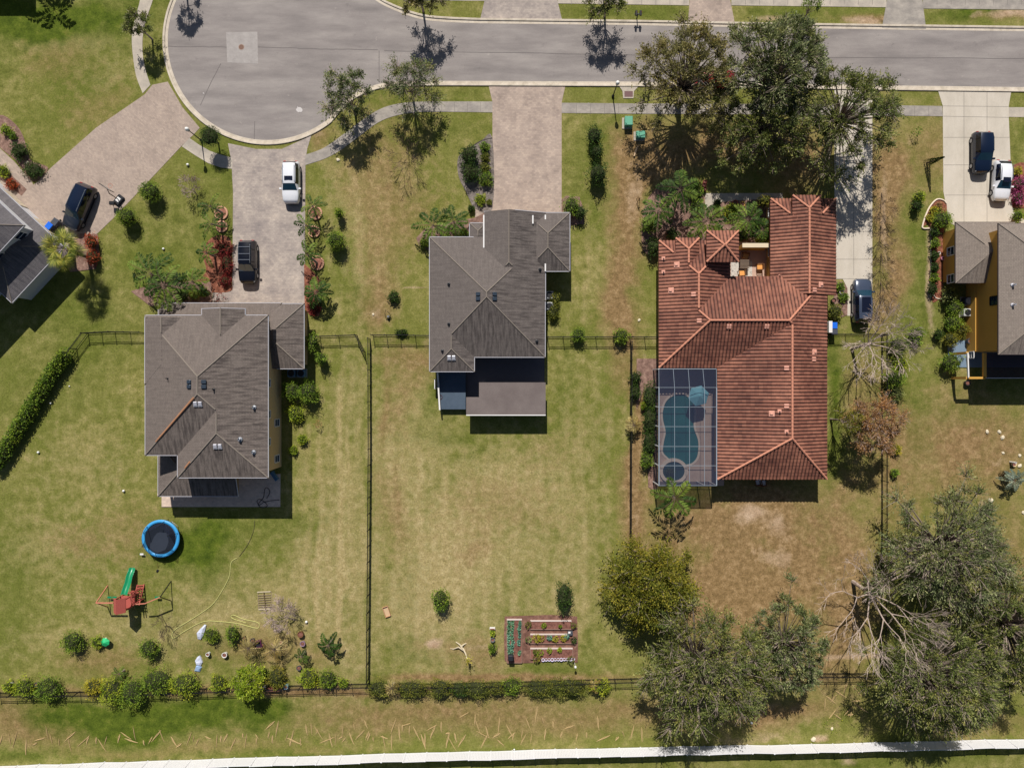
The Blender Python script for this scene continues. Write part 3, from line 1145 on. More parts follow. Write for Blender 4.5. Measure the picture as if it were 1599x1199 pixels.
M_GLASS = plain('dark_window_glass', C(28, 44, 66), .12, .15, 2, spec=.6)
M_WHITE = plain('white_paint', C(232, 230, 228), .5, .05, 4)
M_GUT_W = plain('white_gutter', C(190, 190, 198), .45, .06, 4)
M_GUT_D = plain('dark_gutter', C(84, 74, 74), .5, .1, 4)
M_SHIN1 = shingles('grey_brown_shingles', C(124, 114, 108), C(70, 64, 62))
M_SHIN2 = shingles('grey_shingles', C(116, 108, 104), C(66, 61, 60))
M_SHIN3 = shingles('faded_grey_shingles', C(144, 133, 124), C(104, 95, 90))
M_SHIN4 = shingles('cool_grey_shingles', C(112, 108, 110), C(78, 76, 82))
M_CAPG = plain('ridge_shingle_caps', C(138, 128, 118), .9, .15, 6)
M_CAPT = plain('pale_terracotta_caps', C(206, 142, 116), .8, .16, 3)
M_TILE = barrel_tiles('terracotta_barrel_tiles')
M_OCHRE = plain('ochre_stucco', C(196, 160, 100), .9, .06, 1.5, bump=.2)
M_TAN = plain('tan_stucco', C(214, 182, 136), .9, .06, 1.5, bump=.2)
M_CREAM = plain('cream_stucco', C(222, 206, 176), .9, .06, 1.5, bump=.2)
M_MUST = plain('mustard_stucco', C(206, 158, 76), .9, .08, .8, bump=.2)
M_SIDING = plain('white_siding', C(214, 214, 216), .6, .06, 3)
M_BLACKM = plain('black_metal', C(34, 34, 38), .45, .2, 5, metal=.3, spec=.5)
M_DKPLAS = plain('dark_plastic', C(40, 42, 48), .5, .15, 5)
M_STEEL = plain('galvanised_metal', C(170, 174, 180), .35, .12, 6, metal=.7, spec=.5)
M_DOOR = plain('garage_door_paint', C(210, 196, 172), .6, .05, 3)


def on_roof(obj_mb, pos, blocks):
    """frame matrix sitting on the roof surface"""
    x, y = pos.x, pos.y
    e = .1
    gx = (top(blocks, x + e, y) - top(blocks, x - e, y)) / (2 * e)
    gy = (top(blocks, x, y + e) - top(blocks, x, y - e)) / (2 * e)
    n = Vector((-gx, -gy, 1)).normalized()
    g = Vector((gx, gy, gx * gx + gy * gy))
    v = g.normalized() if g.length > .01 else Vector((0, 1, 0))
    u = v.cross(n).normalized()
    M = Matrix(((u.x, v.x, n.x, pos.x), (u.y, v.y, n.y, pos.y), (u.z, v.z, n.z, pos.z), (0, 0, 0, 1)))
    return M


def box_vent(roof, blocks, px, py, mat):
    """pair of louvred metal roof vents side by side"""
    M = on_roof(None, roof_at(blocks, px, py), blocks)
    mb = MB()
    for s_ in (-.24, .24):
        mb.box(s_ - .19, s_ + .19, -.22, .22, -.05, .16, M, bev=.04)
        mb.box(s_ - .21, s_ + .21, -.30, -.2, .02, .12, M)
    return mb.build('roof_vent', mat, roof)


def pipe_vent(roof, blocks, px, py, mat, r=.07, h=.4):
    p = roof_at(blocks, px, py)
    mb = MB().lathe([(r * 2.2, -.06), (r * 2.0, .05), (r, .08), (r, h), (r * .75, h), (r * .7, h - .1)], 10, p)
    return mb.build('vent_pipe', mat, roof)


def door(parent, c, wd, ht, nrm, mat, name='door', panels=True):
    u = Vector((-nrm[1], nrm[0], 0))
    n = Vector((nrm[0], nrm[1], 0))
    c = Vector(c)
    mb = MB()
    mb.bar(c - u * wd / 2 + n * .02 , c + u * wd / 2 + n * .02, .05, ht)
    if panels:
        k = max(1, int(wd / .6))
        for i in range(k):
            for j in range(4 if ht > 1.5 else 2):
                cc = c + u * (-wd / 2 + (i + .5) * wd / k) + Vector((0, 0, -ht / 2 + (j + .5) * ht / 4)) + n * .045
                mb.bar(cc - u * (wd / k * .4), cc + u * (wd / k * .4), .03, ht / 4 * .7)
    return mb.build(name, mat, parent)


# ---- house 1: two-storey, left of centre
b1 = [Block(226.5, 419, 492, 711, 5.5, .33),
      Block(277, 419, 555, 746, 5.503, .331),
      Block(226, 288, 496.5, 600, 5.506, .334, N=0),
      Block(315, 383, 482, 590, 5.509, .332, N=0),
      Block(247, 440, 473, 545, 2.9, .33),
      Block(389, 475, 474, 576, 2.905, .34),
      Block(246.5, 372, 690, 775, 2.9, .33, E=0, wall=False)]
h1, h1roof, h1wall = make_house('two-storey tan house with grey-brown hip roof behind the greyish paver drive', b1, M_SHIN1, M_TAN, M_GUT_W, P(330, 620), M_cap=M_CAPG, capr=.07)
bx1 = b1[0].x1 - .5
for (py, z_, k) in ((598, 4.2, 0), (647, 4.2, 0), (690, 4.2, 0), (716, 1.5, 1), (660, 1.5, 0)):
    window(h1, (bx1 + .001, P(0, py, z_).y, z_), .8, 1.25 if z_ > 2 else 1.4, (1, 0), M_WHITE, M_GLASS)
yb = b1[1].y0 + .5 - .004
for (x_, z_) in ((-30.5, 4.2), (-27.5, 4.2)):
    window(h1, (x_, yb, z_), 1.3, 1.2, (0, -1), M_WHITE, M_GLASS)
yf = b1[5].y1 - .5 + .02
door(h1, (-25.6, yf + .005, 1.15), 4.6, 2.2, (0, 1), M_DOOR, 'garage_door')
for x_ in (-37, -34.2):
    window(h1, (x_, b1[4].y1 - .48, 1.5), 1.2, 1.3, (0, 1), M_WHITE, M_GLASS)
door(h1, (-31.6, b1[4].y1 - .475, 1.07), 1.0, 2.1, (0, 1), plain('brown_door', C(90, 58, 40), .5), 'front_door')
for y_ in (2, -3, 6):
    window(h1, (b1[0].x0 + .496, y_, 4.2), 1.0, 1.2, (-1, 0), M_WHITE, M_GLASS)
M_VENTB = plain('blue_grey_vent', C(66, 78, 92), .4, .15, 5, metal=.4)
M_VENTW = plain('bright_metal_vent', C(206, 206, 214), .35, .1, 5, metal=.3)
for px, py in ((296, 600), (318, 600)):
    M = on_roof(None, roof_at(b1, px, py), b1)
    mb = MB()
    for s_ in (-.24, .24):
        mb.box(s_ - .2, s_ + .2, -.25, .22, -.05, .17, M, bev=.04)
    mb.build('roof_vent', M_VENTB, h1roof)
for px, py in ((309, 630), (340, 696)):
    box_vent(h1roof, b1, px, py, M_VENTW)
for px, py, m_, r_ in ((334, 608, M_DKPLAS, .06), (397, 636, M_STEEL, .11), (375, 686, M_STEEL, .13), (396, 706, M_STEEL, .12), (240, 601, M_DKPLAS, .09), (262, 591, M_DKPLAS, .05)):
    pipe_vent(h1roof, b1, px, py, m_, r_)
M_RUST = plain('rust_orange_stained_cap', C(178, 130, 98), .85, .22, 2.2)
for (a, b_) in (((303, 621), (240, 694)), ((297, 721), (289, 731))):
    mb = MB()
    n = 14
    pts = [roof_at(b1, a[0] + (b_[0] - a[0]) * i / n, a[1] + (b_[1] - a[1]) * i / n) + Vector((0, 0, .05)) for i in range(n + 1)]
    mb.tube(pts, [.13 - .002 * i for i in range(n + 1)], 6)
    mb.build('hip_strip', M_RUST, h1roof)
# porch posts and slab of house 1
for x_, y_ in ((-38.0, -11.9), (-34.5, -11.9), (-31.2, -11.9)):
    MB().box(x_ - .15, x_ + .15, y_ - .15, y_ + .15, 0, 2.72).build('porch_post', M_TAN, h1)
pt = thing('patio', 'greyish paver patio slab behind the two-storey tan house', 'patio', P(345, 770))
pm = MB().prism(pp([(253, 740), (438, 740), (438, 791), (253, 791)]), -.03, .10)
pm.build('slab', pavers('cream_pavers', [(0.25, C(196, 176, 160)), (0.5, C(214, 194, 178)), (0.8, C(228, 208, 192))], .3, .2), pt)

# ---- house 2: grey single storey in the middle
e2 = 3.0
b2 = [Block(670.5, 851.5, 370, 558, e2, .35),
      Block(670.5, 741, 450, 580.5, e2 + .003, .351),
      Block(737, 852, 332, 470, e2 + .004, .35, N=0),
      Block(820, 890, 332, 424, e2 - .06, .352),
      Block(733, 760, 348, 385, 2.75, .30)]
# the garage gable is cut short on its west side, so its west eave sits higher than its east eave
g = P(756, 332, e2 + .45)
bb_new = Block(g.x, b2[2].x1, P(0, 470, e2).y, b2[2].y1, e2 + .004, .35, N=0, world=True, wall=False)
bb_new.pl['W'] = (.35, 0, e2 + .45 - .35 * g.x)
bb_new.faces = {}
for k_, (A_, B_, C_) in bb_new.pl.items():
    poly_ = bb_new.rect
    for j_, (A2, B2_, C2) in bb_new.pl.items():
        if j_ != k_:
            poly_ = clip_half(poly_, A_ - A2, B_ - B2_, C2 - C_)
            if len(poly_) < 3:
                break
    if len(poly_) >= 3:
        bb_new.faces[k_] = [(x, y, A_ * x + B_ * y + C_) for x, y in poly_]
b2[2] = bb_new
h2, h2roof, h2wall = make_house('single-storey house with grey shingle roof at the end of the pinkish paver drive', b2, M_SHIN2, M_CREAM, M_GUT_W, P(760, 460), M_cap=M_CAPG, capr=.06)
mb = MB().box(bb_new.x0 + .3, bb_new.x1 - .5, bb_new.y0, bb_new.y1 - .5, 0, e2 - .2)
mb.build('garage_wall', M_CREAM, h2)
door(h2, ((bb_new.x0 + bb_new.x1) / 2, bb_new.y1 - .49, 1.15), 4.9, 2.2, (0, 1), M_DOOR, 'garage_door')
gy0, gy1 = P(0, 387, 3.45).y, P(0, 336, 3.45).y
mb = MB().bar((bb_new.x0 - .04, gy0, 3.42), (bb_new.x0 - .04, gy1, 3.42), .14, .16)
mb.build('gutter', M_WHITE, h2roof)
gx = P(851.5, 380, 3.05).x
mb = MB().bar((gx, P(0, 424, 3.1).y, 3.14), (gx, P(0, 336, 3.1).y, 3.14), .14, .16)
mb.build('gutter', M_WHITE, h2roof)
p0, p1 = roof_at(b2, 832, 337), roof_at(b2, 832, 350)
mb = MB().bar(p0 + Vector((0, 0, .12)), p1 + Vector((0, 0, .12)), .14, .14)
mb.build('gutter', M_WHITE, h2roof)
# small north facing saddle by the east wing
for px, py in ((747, 463), (772, 463)):
    M = on_roof(None, roof_at(b2, px, py), b2)
    mb = MB()
    for s_ in (-.24, .24):
        mb.box(s_ - .2, s_ + .2, -.24, .22, -.05, .17, M, bev=.04)
    mb.build('roof_vent', M_VENTB, h2roof)
box_vent(h2roof, b2, 705, 558, M_VENTW)
for px, py in ((701, 444), (701, 506), (691, 548), (843, 421), (838, 533)):
    pipe_vent(h2roof, b2, px, py, M_DKPLAS, .09, .3)
for y_ in (7, 3.5, 0):
    window(h2, (b2[0].x0 + .497, y_, 1.5), 1.0, 1.3, (-1, 0), M_WHITE, M_GLASS)
for x_ in (-2, 1.2):
    door(h2, (x_, b2[0].y0 + .49, 1.07), 1.8, 2.1, (0, -1), M_GLASS, 'patio_door', False)
window(h2, (-7.3, b2[1].y0 + .49, 1.5), 1.0, 1.2, (0, -1), M_WHITE, M_GLASS)
window(h2, (b2[3].x1 - .49, 15.0, 1.5), 1.0, 1.2, (1, 0), M_WHITE, M_GLASS)

# flat grey patio roof standing clear of the house, on posts
z2 = 2.25
pr = thing('patio_roof', 'flat grey patio roof with white front gutter behind the single-storey house', 'patio roof', P(790, 622))
ol = [P(748, 597, z2), P(852, 597, z2), P(852, 647, z2), P(728, 647, z2), P(728, 620, z2), P(748, 620, z2)]
M_MEMB = patchy('grey_membrane_roof', [(.3, C(108, 98, 96)), (.6, C(121, 111, 108)), (.8, C(131, 121, 117))], .5, 8, .05)
MB().prism(ol, z2 - .14, z2).build('roof_deck', M_MEMB, pr)
mb = MB().bar(P(728, 647.5, z2) + Vector((0, -.04, -.06)), P(852, 647.5, z2) + Vector((0, -.04, -.06)), .11, .15)
mb.build('gutter', M_WHITE, pr)
for px, py in ((732, 644), (790, 644), (848, 644), (848, 600), (752, 600)):
    q = P(px, py, z2)
    MB().box(q.x - .06, q.x + .06, q.y - .06, q.y + .06, 0, z2 - .14).build('post', M_WHITE, pr)
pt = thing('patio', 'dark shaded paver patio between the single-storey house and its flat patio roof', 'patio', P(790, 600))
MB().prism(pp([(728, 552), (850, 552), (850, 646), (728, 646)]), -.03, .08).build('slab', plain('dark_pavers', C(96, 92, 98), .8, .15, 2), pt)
dk = thing('raised_deck', 'raised blue-grey deck with a white rail on its left edge beside the patio roof', 'deck', P(706, 610))
MB().prism([P(684, 580, .7), P(727, 580, .7), P(727, 639, .7), P(686, 639, .7)], 0, .7).build('floor', patchy('blue_grey_deck', [(.3, C(70, 84, 100)), (.7, C(84, 98, 114))], .8, 10, .06), dk)
MB().bar(P(683.5, 582, 1.0), P(687, 640, 1.0), .16, .5).build('side_rail', M_WHITE, dk)
# ---- house 3: terracotta barrel tiles
K3 = .43
b3 = [Block(1029, 1140, 376, 489, 3.0, K3, S_=0),
      Block(1029, 1291, 432, 574, 3.004, K3),
      Block(1203, 1305, 310.5, 461, 2.6, K3, S_=0),
      Block(1120, 1291, 440, 748, 3.008, .432, W=.27),
      Block(1103.5, 1153, 360.5, 409, 4.7, .46)]
# raised centre bays of the two north wings, coplanar side slopes
wz = b3[0]
cw = (wz.x0 + 2.86)
b3.append(Block(cw - 1.24, cw + 1.24, wz.y1 - 5.5, wz.y1 + .12, 3.0 + K3 * (2.86 - 1.24) + .01, K3, S_=0, world=True, wall=False))
ez = b3[2]
ce = (ez.x0 + ez.x1) / 2
b3.append(Block(ce - 1.5, ce + 1.5, ez.y1 - 6.5, ez.y1 + .12, 2.6 + K3 * ((ez.x1 - ez.x0) / 2 - 1.5) + .012, K3, S_=0, world=True, wall=False))
h3, h3roof, h3wall = make_house('sprawling house with terracotta barrel tile roof and screened pool', b3, M_TILE, M_OCHRE, plain('brown_eave', C(120, 72, 58), .7), P(1200, 540), tile=True, M_cap=M_CAPT, gutters=False, capr=.115)
for b in b3[5:]:
    MB().box(b.x0 + .1, b.x1 - .1, b.y1 - 3.0, b.y1 - .3, 2.2, b.ze - .1).build('bay_wall', M_OCHRE, h3)
M_PTV = plain('painted_pink_vent', C(220, 162, 142), .6, .1, 5)


def tile_vent(px, py, kind):
    M = on_roof(None, roof_at(b3, px, py), b3)
    mb = MB()
    if kind == 2:
        for s_ in (-.13, .13):
            mb.box(s_ - .11, s_ + .11, -.25, .25, -.02, .18, M, bev=.04)
    elif kind == 1:
        mb.box(-.32, .32, -.3, .3, -.02, .14, M, bev=.05)
        mb.box(-.13, .13, -.18, .12, .14, .26, M, bev=.04)
    else:
        mb.box(-.2, .2, -.2, .2, -.02, .13, M, bev=.04)
        mb.lathe([(.07, 0), (.07, .4)], 8, M @ Vector((0, 0, .05)))
    mb.build('roof_vent', M_PTV, h3roof)


for px, py, k in ((1036, 404, 0), (1057, 414, 1), (1036, 425, 0), (1048, 454, 1), (1083, 460, 2), (1092, 501, 2), (1138, 509.5, 2), (1197, 509.5, 2), (1281, 445, 1), (1271, 453, 2), (1228, 575, 2), (1228, 634, 2), (1205, 646, 1),
                  (1217, 642, 0), (1271, 550, 1), (1270, 561, 2), (1228, 674, 0)):
    tile_vent(px, py, k)
for px, py in ((1217, 430),):
    pipe_vent(h3roof, b3, px, py, M_PTV, .05, .4)
e3w = ez.x0 + .49
for y_ in (18.8, 14.5):
    window(h3, (e3w - .001, y_, 1.5), 1.0, 1.4, (-1, 0), M_WHITE, M_GLASS)
for y_ in (17, 13, 9, 2, -3):
    window(h3, ((ez.x1 if y_ > 9.5 else b3[1].x1) - .47, y_, 1.5), 1.0, 1.3, (1, 0), M_WHITE, M_GLASS)
for x_ in (24, 28, 31.5):
    window(h3, (x_, b3[3].y0 + .49, 1.4), 1.6, 1.8, (0, -1), M_WHITE, M_GLASS)
door(h3, (ce, ez.y1 - .48, 1.1), 4.4, 2.1, (0, 1), plain('brown_garage_door', C(128, 88, 62), .6), 'garage_door')
for y_ in (12, 7, 3):
    window(h3, (wz.x0 + .49, y_, 1.5), 1.0, 1.3, (-1, 0), M_WHITE, M_GLASS)
# courtyard
cy = thing('courtyard', 'pinkish paved courtyard inside the tile-roofed house with a patterned stone square', 'courtyard', P(1170, 410))
MB().prism(pp([(1120, 378), (1210, 378), (1210, 440), (1120, 440)]), -.02, .085).build('paving', plain('pink_flagstones', C(196, 166, 150), .85, .12, 2), cy)
M_STONE = patchy('mottled_flagstone', [(.35, C(120, 116, 112)), (.45, C(196, 190, 182)), (.62, C(206, 200, 192)), (.7, C(120, 110, 104))], 3.5, 14, .1)
MB().prism(pp([(1141, 408), (1174, 408), (1174, 440), (1141, 440)]), 0, .10).build('stone_square', M_STONE, cy)
cwz = 1.9
cwl = thing('garden_wall', 'low mustard stucco wall closing the courtyard on the street side', 'wall', P(1177, 384))
MB().box(*sorted((P(1160, 380, cwz).x, P(1201, 380, cwz).x)), P(0, 386, cwz).y, P(0, 380.5, cwz).y, 0, cwz).build('wall_body', M_MUST, cwl)
MB().box(P(1159, 380, cwz).x, P(1201.5, 380, cwz).x, P(0, 386.6, cwz).y, P(0, 380, cwz).y, cwz, cwz + .07).build('coping', M_CREAM, cwl)
M_WICK = plain('orange_cushion', C(236, 166, 92), .8, .1, 6)
M_WOODB = plain('brown_wood', C(122, 82, 54), .7, .25, 5, bump=.3)
M_WOODL = plain('pale_wood', C(206, 176, 140), .75, .2, 5, bump=.3)


def patio_chair(loc, rot, label, mat=M_WICK):
    t = thing('patio_chair', label, 'chair', loc, rot, 'patio chairs')
    MB().box(-.3, .3, -.28, .3, .33, .46, bev=.04).build('cushion', mat, t, world=False)
    MB().box(-.3, .3, -.36, -.27, .36, .85, bev=.03).build('backrest', M_WOODB, t, world=False)
    for sx in (-1, 1):
        MB().box(sx * .34 - .03, sx * .34 + .03, -.34, .3, .52, .58).build('armrest', M_WOODB, t, world=False)
        for sy in (-.32, .28):
            MB().box(sx * .32 - .03, sx * .32 + .03, sy - .03, sy + .03, 0, .55).build('leg', M_WOODB, t, world=False)
    return t


patio_chair(P(1184, 418) + Vector((0, 0, .09)), 1.6, 'orange cushioned chair in the courtyard, right of the table')
patio_chair(P(1162, 401) + Vector((0, 0, .09)), 2.9, 'orange cushioned chair in the courtyard, above the table')
patio_chair(P(1156, 428) + Vector((0, 0, .11)), 0.1, 'orange cushioned chair in the courtyard, tucked against the lower eave')
tb = thing('fire_table', 'square dark slatted table on the mottled stone square of the courtyard', 'table', P(1159, 414) + Vector((0, 0, .1)))
mb = MB()
for i in range(7):
    mb.box(-.5, .5, -.5 + i * .145, -.5 + i * .145 + .11, .66, .71)
mb.build('tabletop', plain('weathered_dark_wood', C(112, 96, 82), .7, .25, 4), tb, world=False)
for sx in (-.42, .42):
    for sy in (-.42, .42):
        MB().box(sx - .04, sx + .04, sy - .04, sy + .04, 0, .66).build('leg', M_WOODB, tb, world=False)

# ---- pool, deck, screen cage
pool = thing('swimming_pool', 'teal kidney shaped swimming pool with a round spa under the screen cage', 'pool', P(1065, 670))
kid = smoothline([(1032, 640), (1038, 624), (1052, 614), (1068, 613), (1082, 624), (1087, 640), (1086, 655), (1086, 668), (1092, 685), (1093, 700), (1090, 716), (1080, 726), (1066, 728), (1052, 726),
                  (1040, 716), (1032, 706), (1033, 690), (1036, 674), (1032, 656)], 5, True)


def scaled(pts, k):
    cx = sum(p[0] for p in pts) / len(pts)
    cy_ = sum(p[1] for p in pts) / len(pts)
    return [(cx + (p[0] - cx) * k, cy_ + (p[1] - cy_) * k) for p in pts]


def normal_offset(pts, d):
    out = []
    n = len(pts)
    for i in range(n):
        a, b = Vector(pts[i - 1]), Vector(pts[(i + 1) % n])
        t = (b - a).normalized()
        out.append((pts[i][0] + t.y * -d, pts[i][1] + t.x * d))
    return out


def ring(inner, outer, z0, z1):
    n = len(inner)
    A_, B_ = [P(*p) for p in inner], [P(*p) for p in outer]
    vs = [(p.x, p.y, z1) for p in A_] + [(p.x, p.y, z1) for p in B_] + [(p.x, p.y, z0) for p in A_] + [(p.x, p.y, z0) for p in B_]
    fs = []
    for i in range(n):
        j = (i + 1) % n
        fs += [(i, j, n + j, n + i), (2 * n + i, 2 * n + j, j, i), (n + i, n + j, 3 * n + j, 3 * n + i)]
    return MB().add(vs, fs)


def hole_sheet(outer, inner, z):
    bm = bmesh.new()
    es = []
    for loop in (outer, inner):
        vs = [bm.verts.new((P(*p).x, P(*p).y, z)) for p in loop]
        es += [bm.edges.new((vs[i], vs[(i + 1) % len(vs)])) for i in range(len(vs))]
    bmesh.ops.triangle_fill(bm, use_beauty=True, edges=es)
    bmesh.ops.recalc_face_normals(bm, faces=bm.faces)
    bm.verts.index_update()
    mb = MB().add([v.co.copy() for v in bm.verts], [tuple(v.index for v in f.verts) for f in bm.faces])
    bm.free()
    return mb


t = NT('pool_water')
v_ = t.pos()
wn = t.noise(v_, 3.0, 3)
t.bump(wn, .25, .05)
M_POOL = t.fin(t.ramp(t.noise(v_, .28, 3), [(.35, C(30, 92, 96)), (.65, C(44, 116, 116))]), .06, spec=.5)
M_SPA = plain('spa_water', C(38, 72, 78), .06, .15, 3, spec=.5)
M_DECK = patchy('pinkish_cool_deck', [(.3, C(182, 158, 146)), (.7, C(204, 180, 166))], .8, 9, .06)
M_COP = plain('pale_coping', C(222, 204, 190), .8, .08, 4)
mb = MB()
mb.prism([P(*p) for p in kid], -.02, .075)
mb.build('water', M_POOL, pool)
ring(kid, normal_offset(kid, 3.0 if True else -3.0), .05, .16).build('coping', M_COP, pool)
spa = [(1051 + 17 * math.cos(a), 735 + 15 * math.sin(a)) for a in np.linspace(0, 2 * math.pi, 28, endpoint=False)]
MB().prism([P(*p) for p in spa], 0, .24).build('spa_water', M_SPA, pool)
ring(spa, [(1051 + 22 * math.cos(a), 735 + 20 * math.sin(a)) for a in np.linspace(0, 2 * math.pi, 28, endpoint=False)], 0, .33).build('spa_wall', M_COP, pool)
dkp = thing('pool_deck', 'pinkish deck around the teal pool inside the screen cage', 'deck', P(1075, 670))
hole_sheet([(1028, 566), (1130, 566), (1130, 758), (1028, 758)], kid, .12).build('deck_surface', M_DECK, dkp)
MB().add([tuple(P(x, y)) for x, y in [(1028, 566), (1130, 566), (1130, 758), (1028, 758)]] + [tuple(P(x, y) + Vector((0, 0, .118))) for x, y in [(1028, 566), (1130, 566), (1130, 758), (1028, 758)]],
         [(0, 1, 5, 4), (1, 2, 6, 5), (2, 3, 7, 6), (3, 0, 4, 7)]).build('deck_edge', M_DECK, dkp)
um = thing('patio_umbrella', 'pale blue pool umbrella opened over the deck at the top right of the pool', 'umbrella', P(1093, 622, 0) + Vector((0, 0, .12)))
M_UMB = plain('pale_blue_canvas', C(128, 196, 214), .8, .06, 2)
q = P(1091, 618, 2.2) - OFF[um]
mb = MB()
vs = [Vector((q.x, q.y, 2.55))] + [Vector((q.x + 1.15 * math.cos(a), q.y + 1.15 * math.sin(a), 2.05)) for a in np.linspace(.25, 2 * math.pi + .25, 6, endpoint=False)]
mb.add(vs, [(0, i + 1, (i + 1) % 6 + 1) for i in range(6)])
mb.add([v + Vector((0, 0, -.03)) for v in vs], [(0, (i + 1) % 6 + 1, i + 1) for i in range(6)])
mb.build('canopy', M_UMB, um, world=False)
MB().tube([(q.x, q.y, 0), (q.x, q.y, 2.5)], .035, 8).build('pole', M_WHITE, um, world=False)
MB().lathe([(.3, 0), (.28, .08), (.05, .12)], 12, (q.x, q.y, 0)).build('base', M_DKPLAS, um, world=False)

cage = thing('screen_cage', 'white framed screen cage over the pool with dark mesh', 'screen enclosure', P(1075, 670))
t = NT('insect_screen')
tr = t.new('ShaderNodeBsdfTransparent')
df = t.new('ShaderNodeBsdfDiffuse')
df.inputs[0].default_value = C(58, 64, 84)
mx = t.new('ShaderNodeMixShader')
mx.inputs[0].default_value = .5
t.link(tr.outputs[0], mx.inputs[1])
t.link(df.outputs[0], mx.inputs[2])
t.link(mx.outputs[0], t.n['Material Output'].inputs['Surface'])
M_SCREEN = t.m
ZC = 3.15
cx0, cx1 = P(1029, 0, ZC).x, P(1119, 0, ZC).x
cyt, cyb = P(0, 576, ZC).y, P(0, 758, ZC).y
zt = 3.15
# flat main roof plus a mansard rising at the north end
xs = [cx0 + (cx1 - cx0) * k for k in (0, .27, .53, .79, 1.0)]
ysr = [P(0, y, ZC).y for y in (576, 605, 635.5, 666, 697, 727, 758)]
fr = MB()
for y in ysr[1:]:
    fr.bar((cx0, y, zt), (cx1, y, zt), .035, .05)
for x in xs:
    fr.bar((x, cyb, zt), (x, ysr[1], zt), (.035 if x not in (xs[0], xs[-1]) else .09), .05)
for x, x2 in zip(xs, [cx0 + (cx1 - cx0) * k for k in (0.0, .25, .51, .765, 1.0)]):
    fr.bar((x, ysr[1], zt), (x2, cyt, zt - .1), .035, .05)
fr.bar((cx0, cyt, zt - .1), (cx1, cyt, zt - .1), .07, .07)
fr.build('roof_frame', plain('pale_aluminium', C(150, 162, 174), .5, .06, 4), cage)
for x, y in [(xs[0], yy) for yy in ysr] + [(x, cyb) for x in xs[1:]]:
    MB().box(x - .05, x + .05, y - .05, y + .05, 0, zt - .04).build('post', M_WHITE, cage)
sm = MB()
sm.add([(cx0, cyb, zt - .02), (cx1, cyb, zt - .02), (cx1, ysr[1], zt - .02), (cx0, ysr[1], zt - .02)], [(0, 1, 2, 3)])
sm.add([(cx0, ysr[1], zt - .02), (cx1, ysr[1], zt - .02), (cx1, cyt, zt - .12), (cx0, cyt, zt - .12)], [(0, 1, 2, 3)])
sm.build('roof_screen', M_SCREEN, cage)
sm = MB()
sm.add([(cx0, cyb, 0), (cx0, cyt, 0), (cx0, cyt, zt - .1), (cx0, cyb, zt - .03)], [(0, 1, 2, 3)])
sm.add([(cx0, cyb, 0), (cx1, cyb, 0), (cx1, cyb, zt - .03), (cx0, cyb, zt - .03)], [(0, 1, 2, 3)])
sm.build('wall_screen', M_SCREEN, cage)

# ---- house 4: right edge, mustard walls
b4 = [Block(1492, 1585, 347, 442, 3.0, .35, E=0),
      Block(1559, 1720, 349, 553.5, 5.6, .35)]
h4, h4roof, h4wall = make_house('mustard stucco house with faded grey roofs at the right edge of the photo', b4, M_SHIN3, M_MUST, M_GUT_D, P(1580, 450), M_cap=M_CAPG, capr=.06, fascia_h=.14)
x4 = b4[1].x0 + .5 - .01
MB().box(x4 - .12, x4 + .3, b4[1].y0 + .52, b4[1].y1 - .52, 0, 1.55).build('lower_wall_band', M_MUST, h4)
window(h4, (x4 - .002, P(0, 470, 4).y, 4.3), .9, 1.2, (-1, 0), M_BLACKM, M_GLASS)
window(h4, (x4 - .12, 3.2, .95), .7, .8, (-1, 0), M_WHITE, M_GLASS)
for px, py in ((1581, 445), (1581, 476)):
    pipe_vent(h4roof, b4, px, py, M_VENTW, .09, .45)
door(h4, (b4[0].x0 + 3.2, b4[0].y1 - .485, 1.15), 4.6, 2.2, (0, 1), M_DOOR, 'garage_door')
for y_ in (11.5, 14.5):
    window(h4, (b4[0].x0 + .49, y_, 1.5), .9, 1.2, (-1, 0), M_WHITE, M_GLASS)
for x_ in (54, 57):
    window(h4, (x_, b4[1].y0 + .48, 4.2), 1.2, 1.2, (0, -1), M_WHITE, M_GLASS)
# back lanai of house 4
la = thing('lanai', 'back lanai with mustard beams and dark screen behind the mustard house', 'porch', P(1560, 570))
lz = 2.7
LX0, LX1 = P(1512, 0, lz).x, P(1640, 0, lz).x
LY0, LY1 = P(0, 590, lz).y, P(0, 551, lz).y
lxm = P(1537, 0, lz).x
mb = MB()
mb.bar((LX0, LY0, lz), (lxm, LY0, lz), .22, .3)
mb.bar((lxm, LY0, lz), (lxm, LY1, lz), .28, .3)
mb.build('beam', M_MUST, la)
MB().bar((LX0, LY0, lz), (LX0 - .1, LY1, lz), .12, .2).build('white_rail', M_WHITE, la)
for x, y in ((LX0, LY0), (lxm, LY0), (LX0, LY1)):
    MB().box(x - .14, x + .14, y - .14, y + .14, 0, lz - .15).build('post', M_MUST, la)
MB().prism([(LX0 - .5, LY0 + 1.2), (LX1, LY0 + 1.2), (LX1, LY1 + 1.5), (LX0 - .5, LY1 + 1.5)], -.02, .09).build('floor', plain('blue_slate_floor', C(120, 140, 160), .6, .1, 3), la)
sm = MB()
sm.add([(lxm, LY0, lz), (LX1, LY0, lz), (LX1, LY1, lz), (lxm, LY1, lz)], [(0, 1, 2, 3)])
t = NT('dense_screen')
tr = t.new('ShaderNodeBsdfTransparent')
df = t.new('ShaderNodeBsdfDiffuse')
df.inputs[0].default_value = C(66, 56, 64)
mx = t.new('ShaderNodeMixShader')
mx.inputs[0].default_value = .8
t.link(tr.outputs[0], mx.inputs[1])
t.link(df.outputs[0], mx.inputs[2])
t.link(mx.outputs[0], t.n['Material Output'].inputs['Surface'])
sm.build('roof_screen', t.m, la)
MB().bar((lxm, LY0 - .02, lz + .02), (LX1, LY0 - .02, lz + .02), .08, .08).build('screen_rail', M_GUT_W, la)

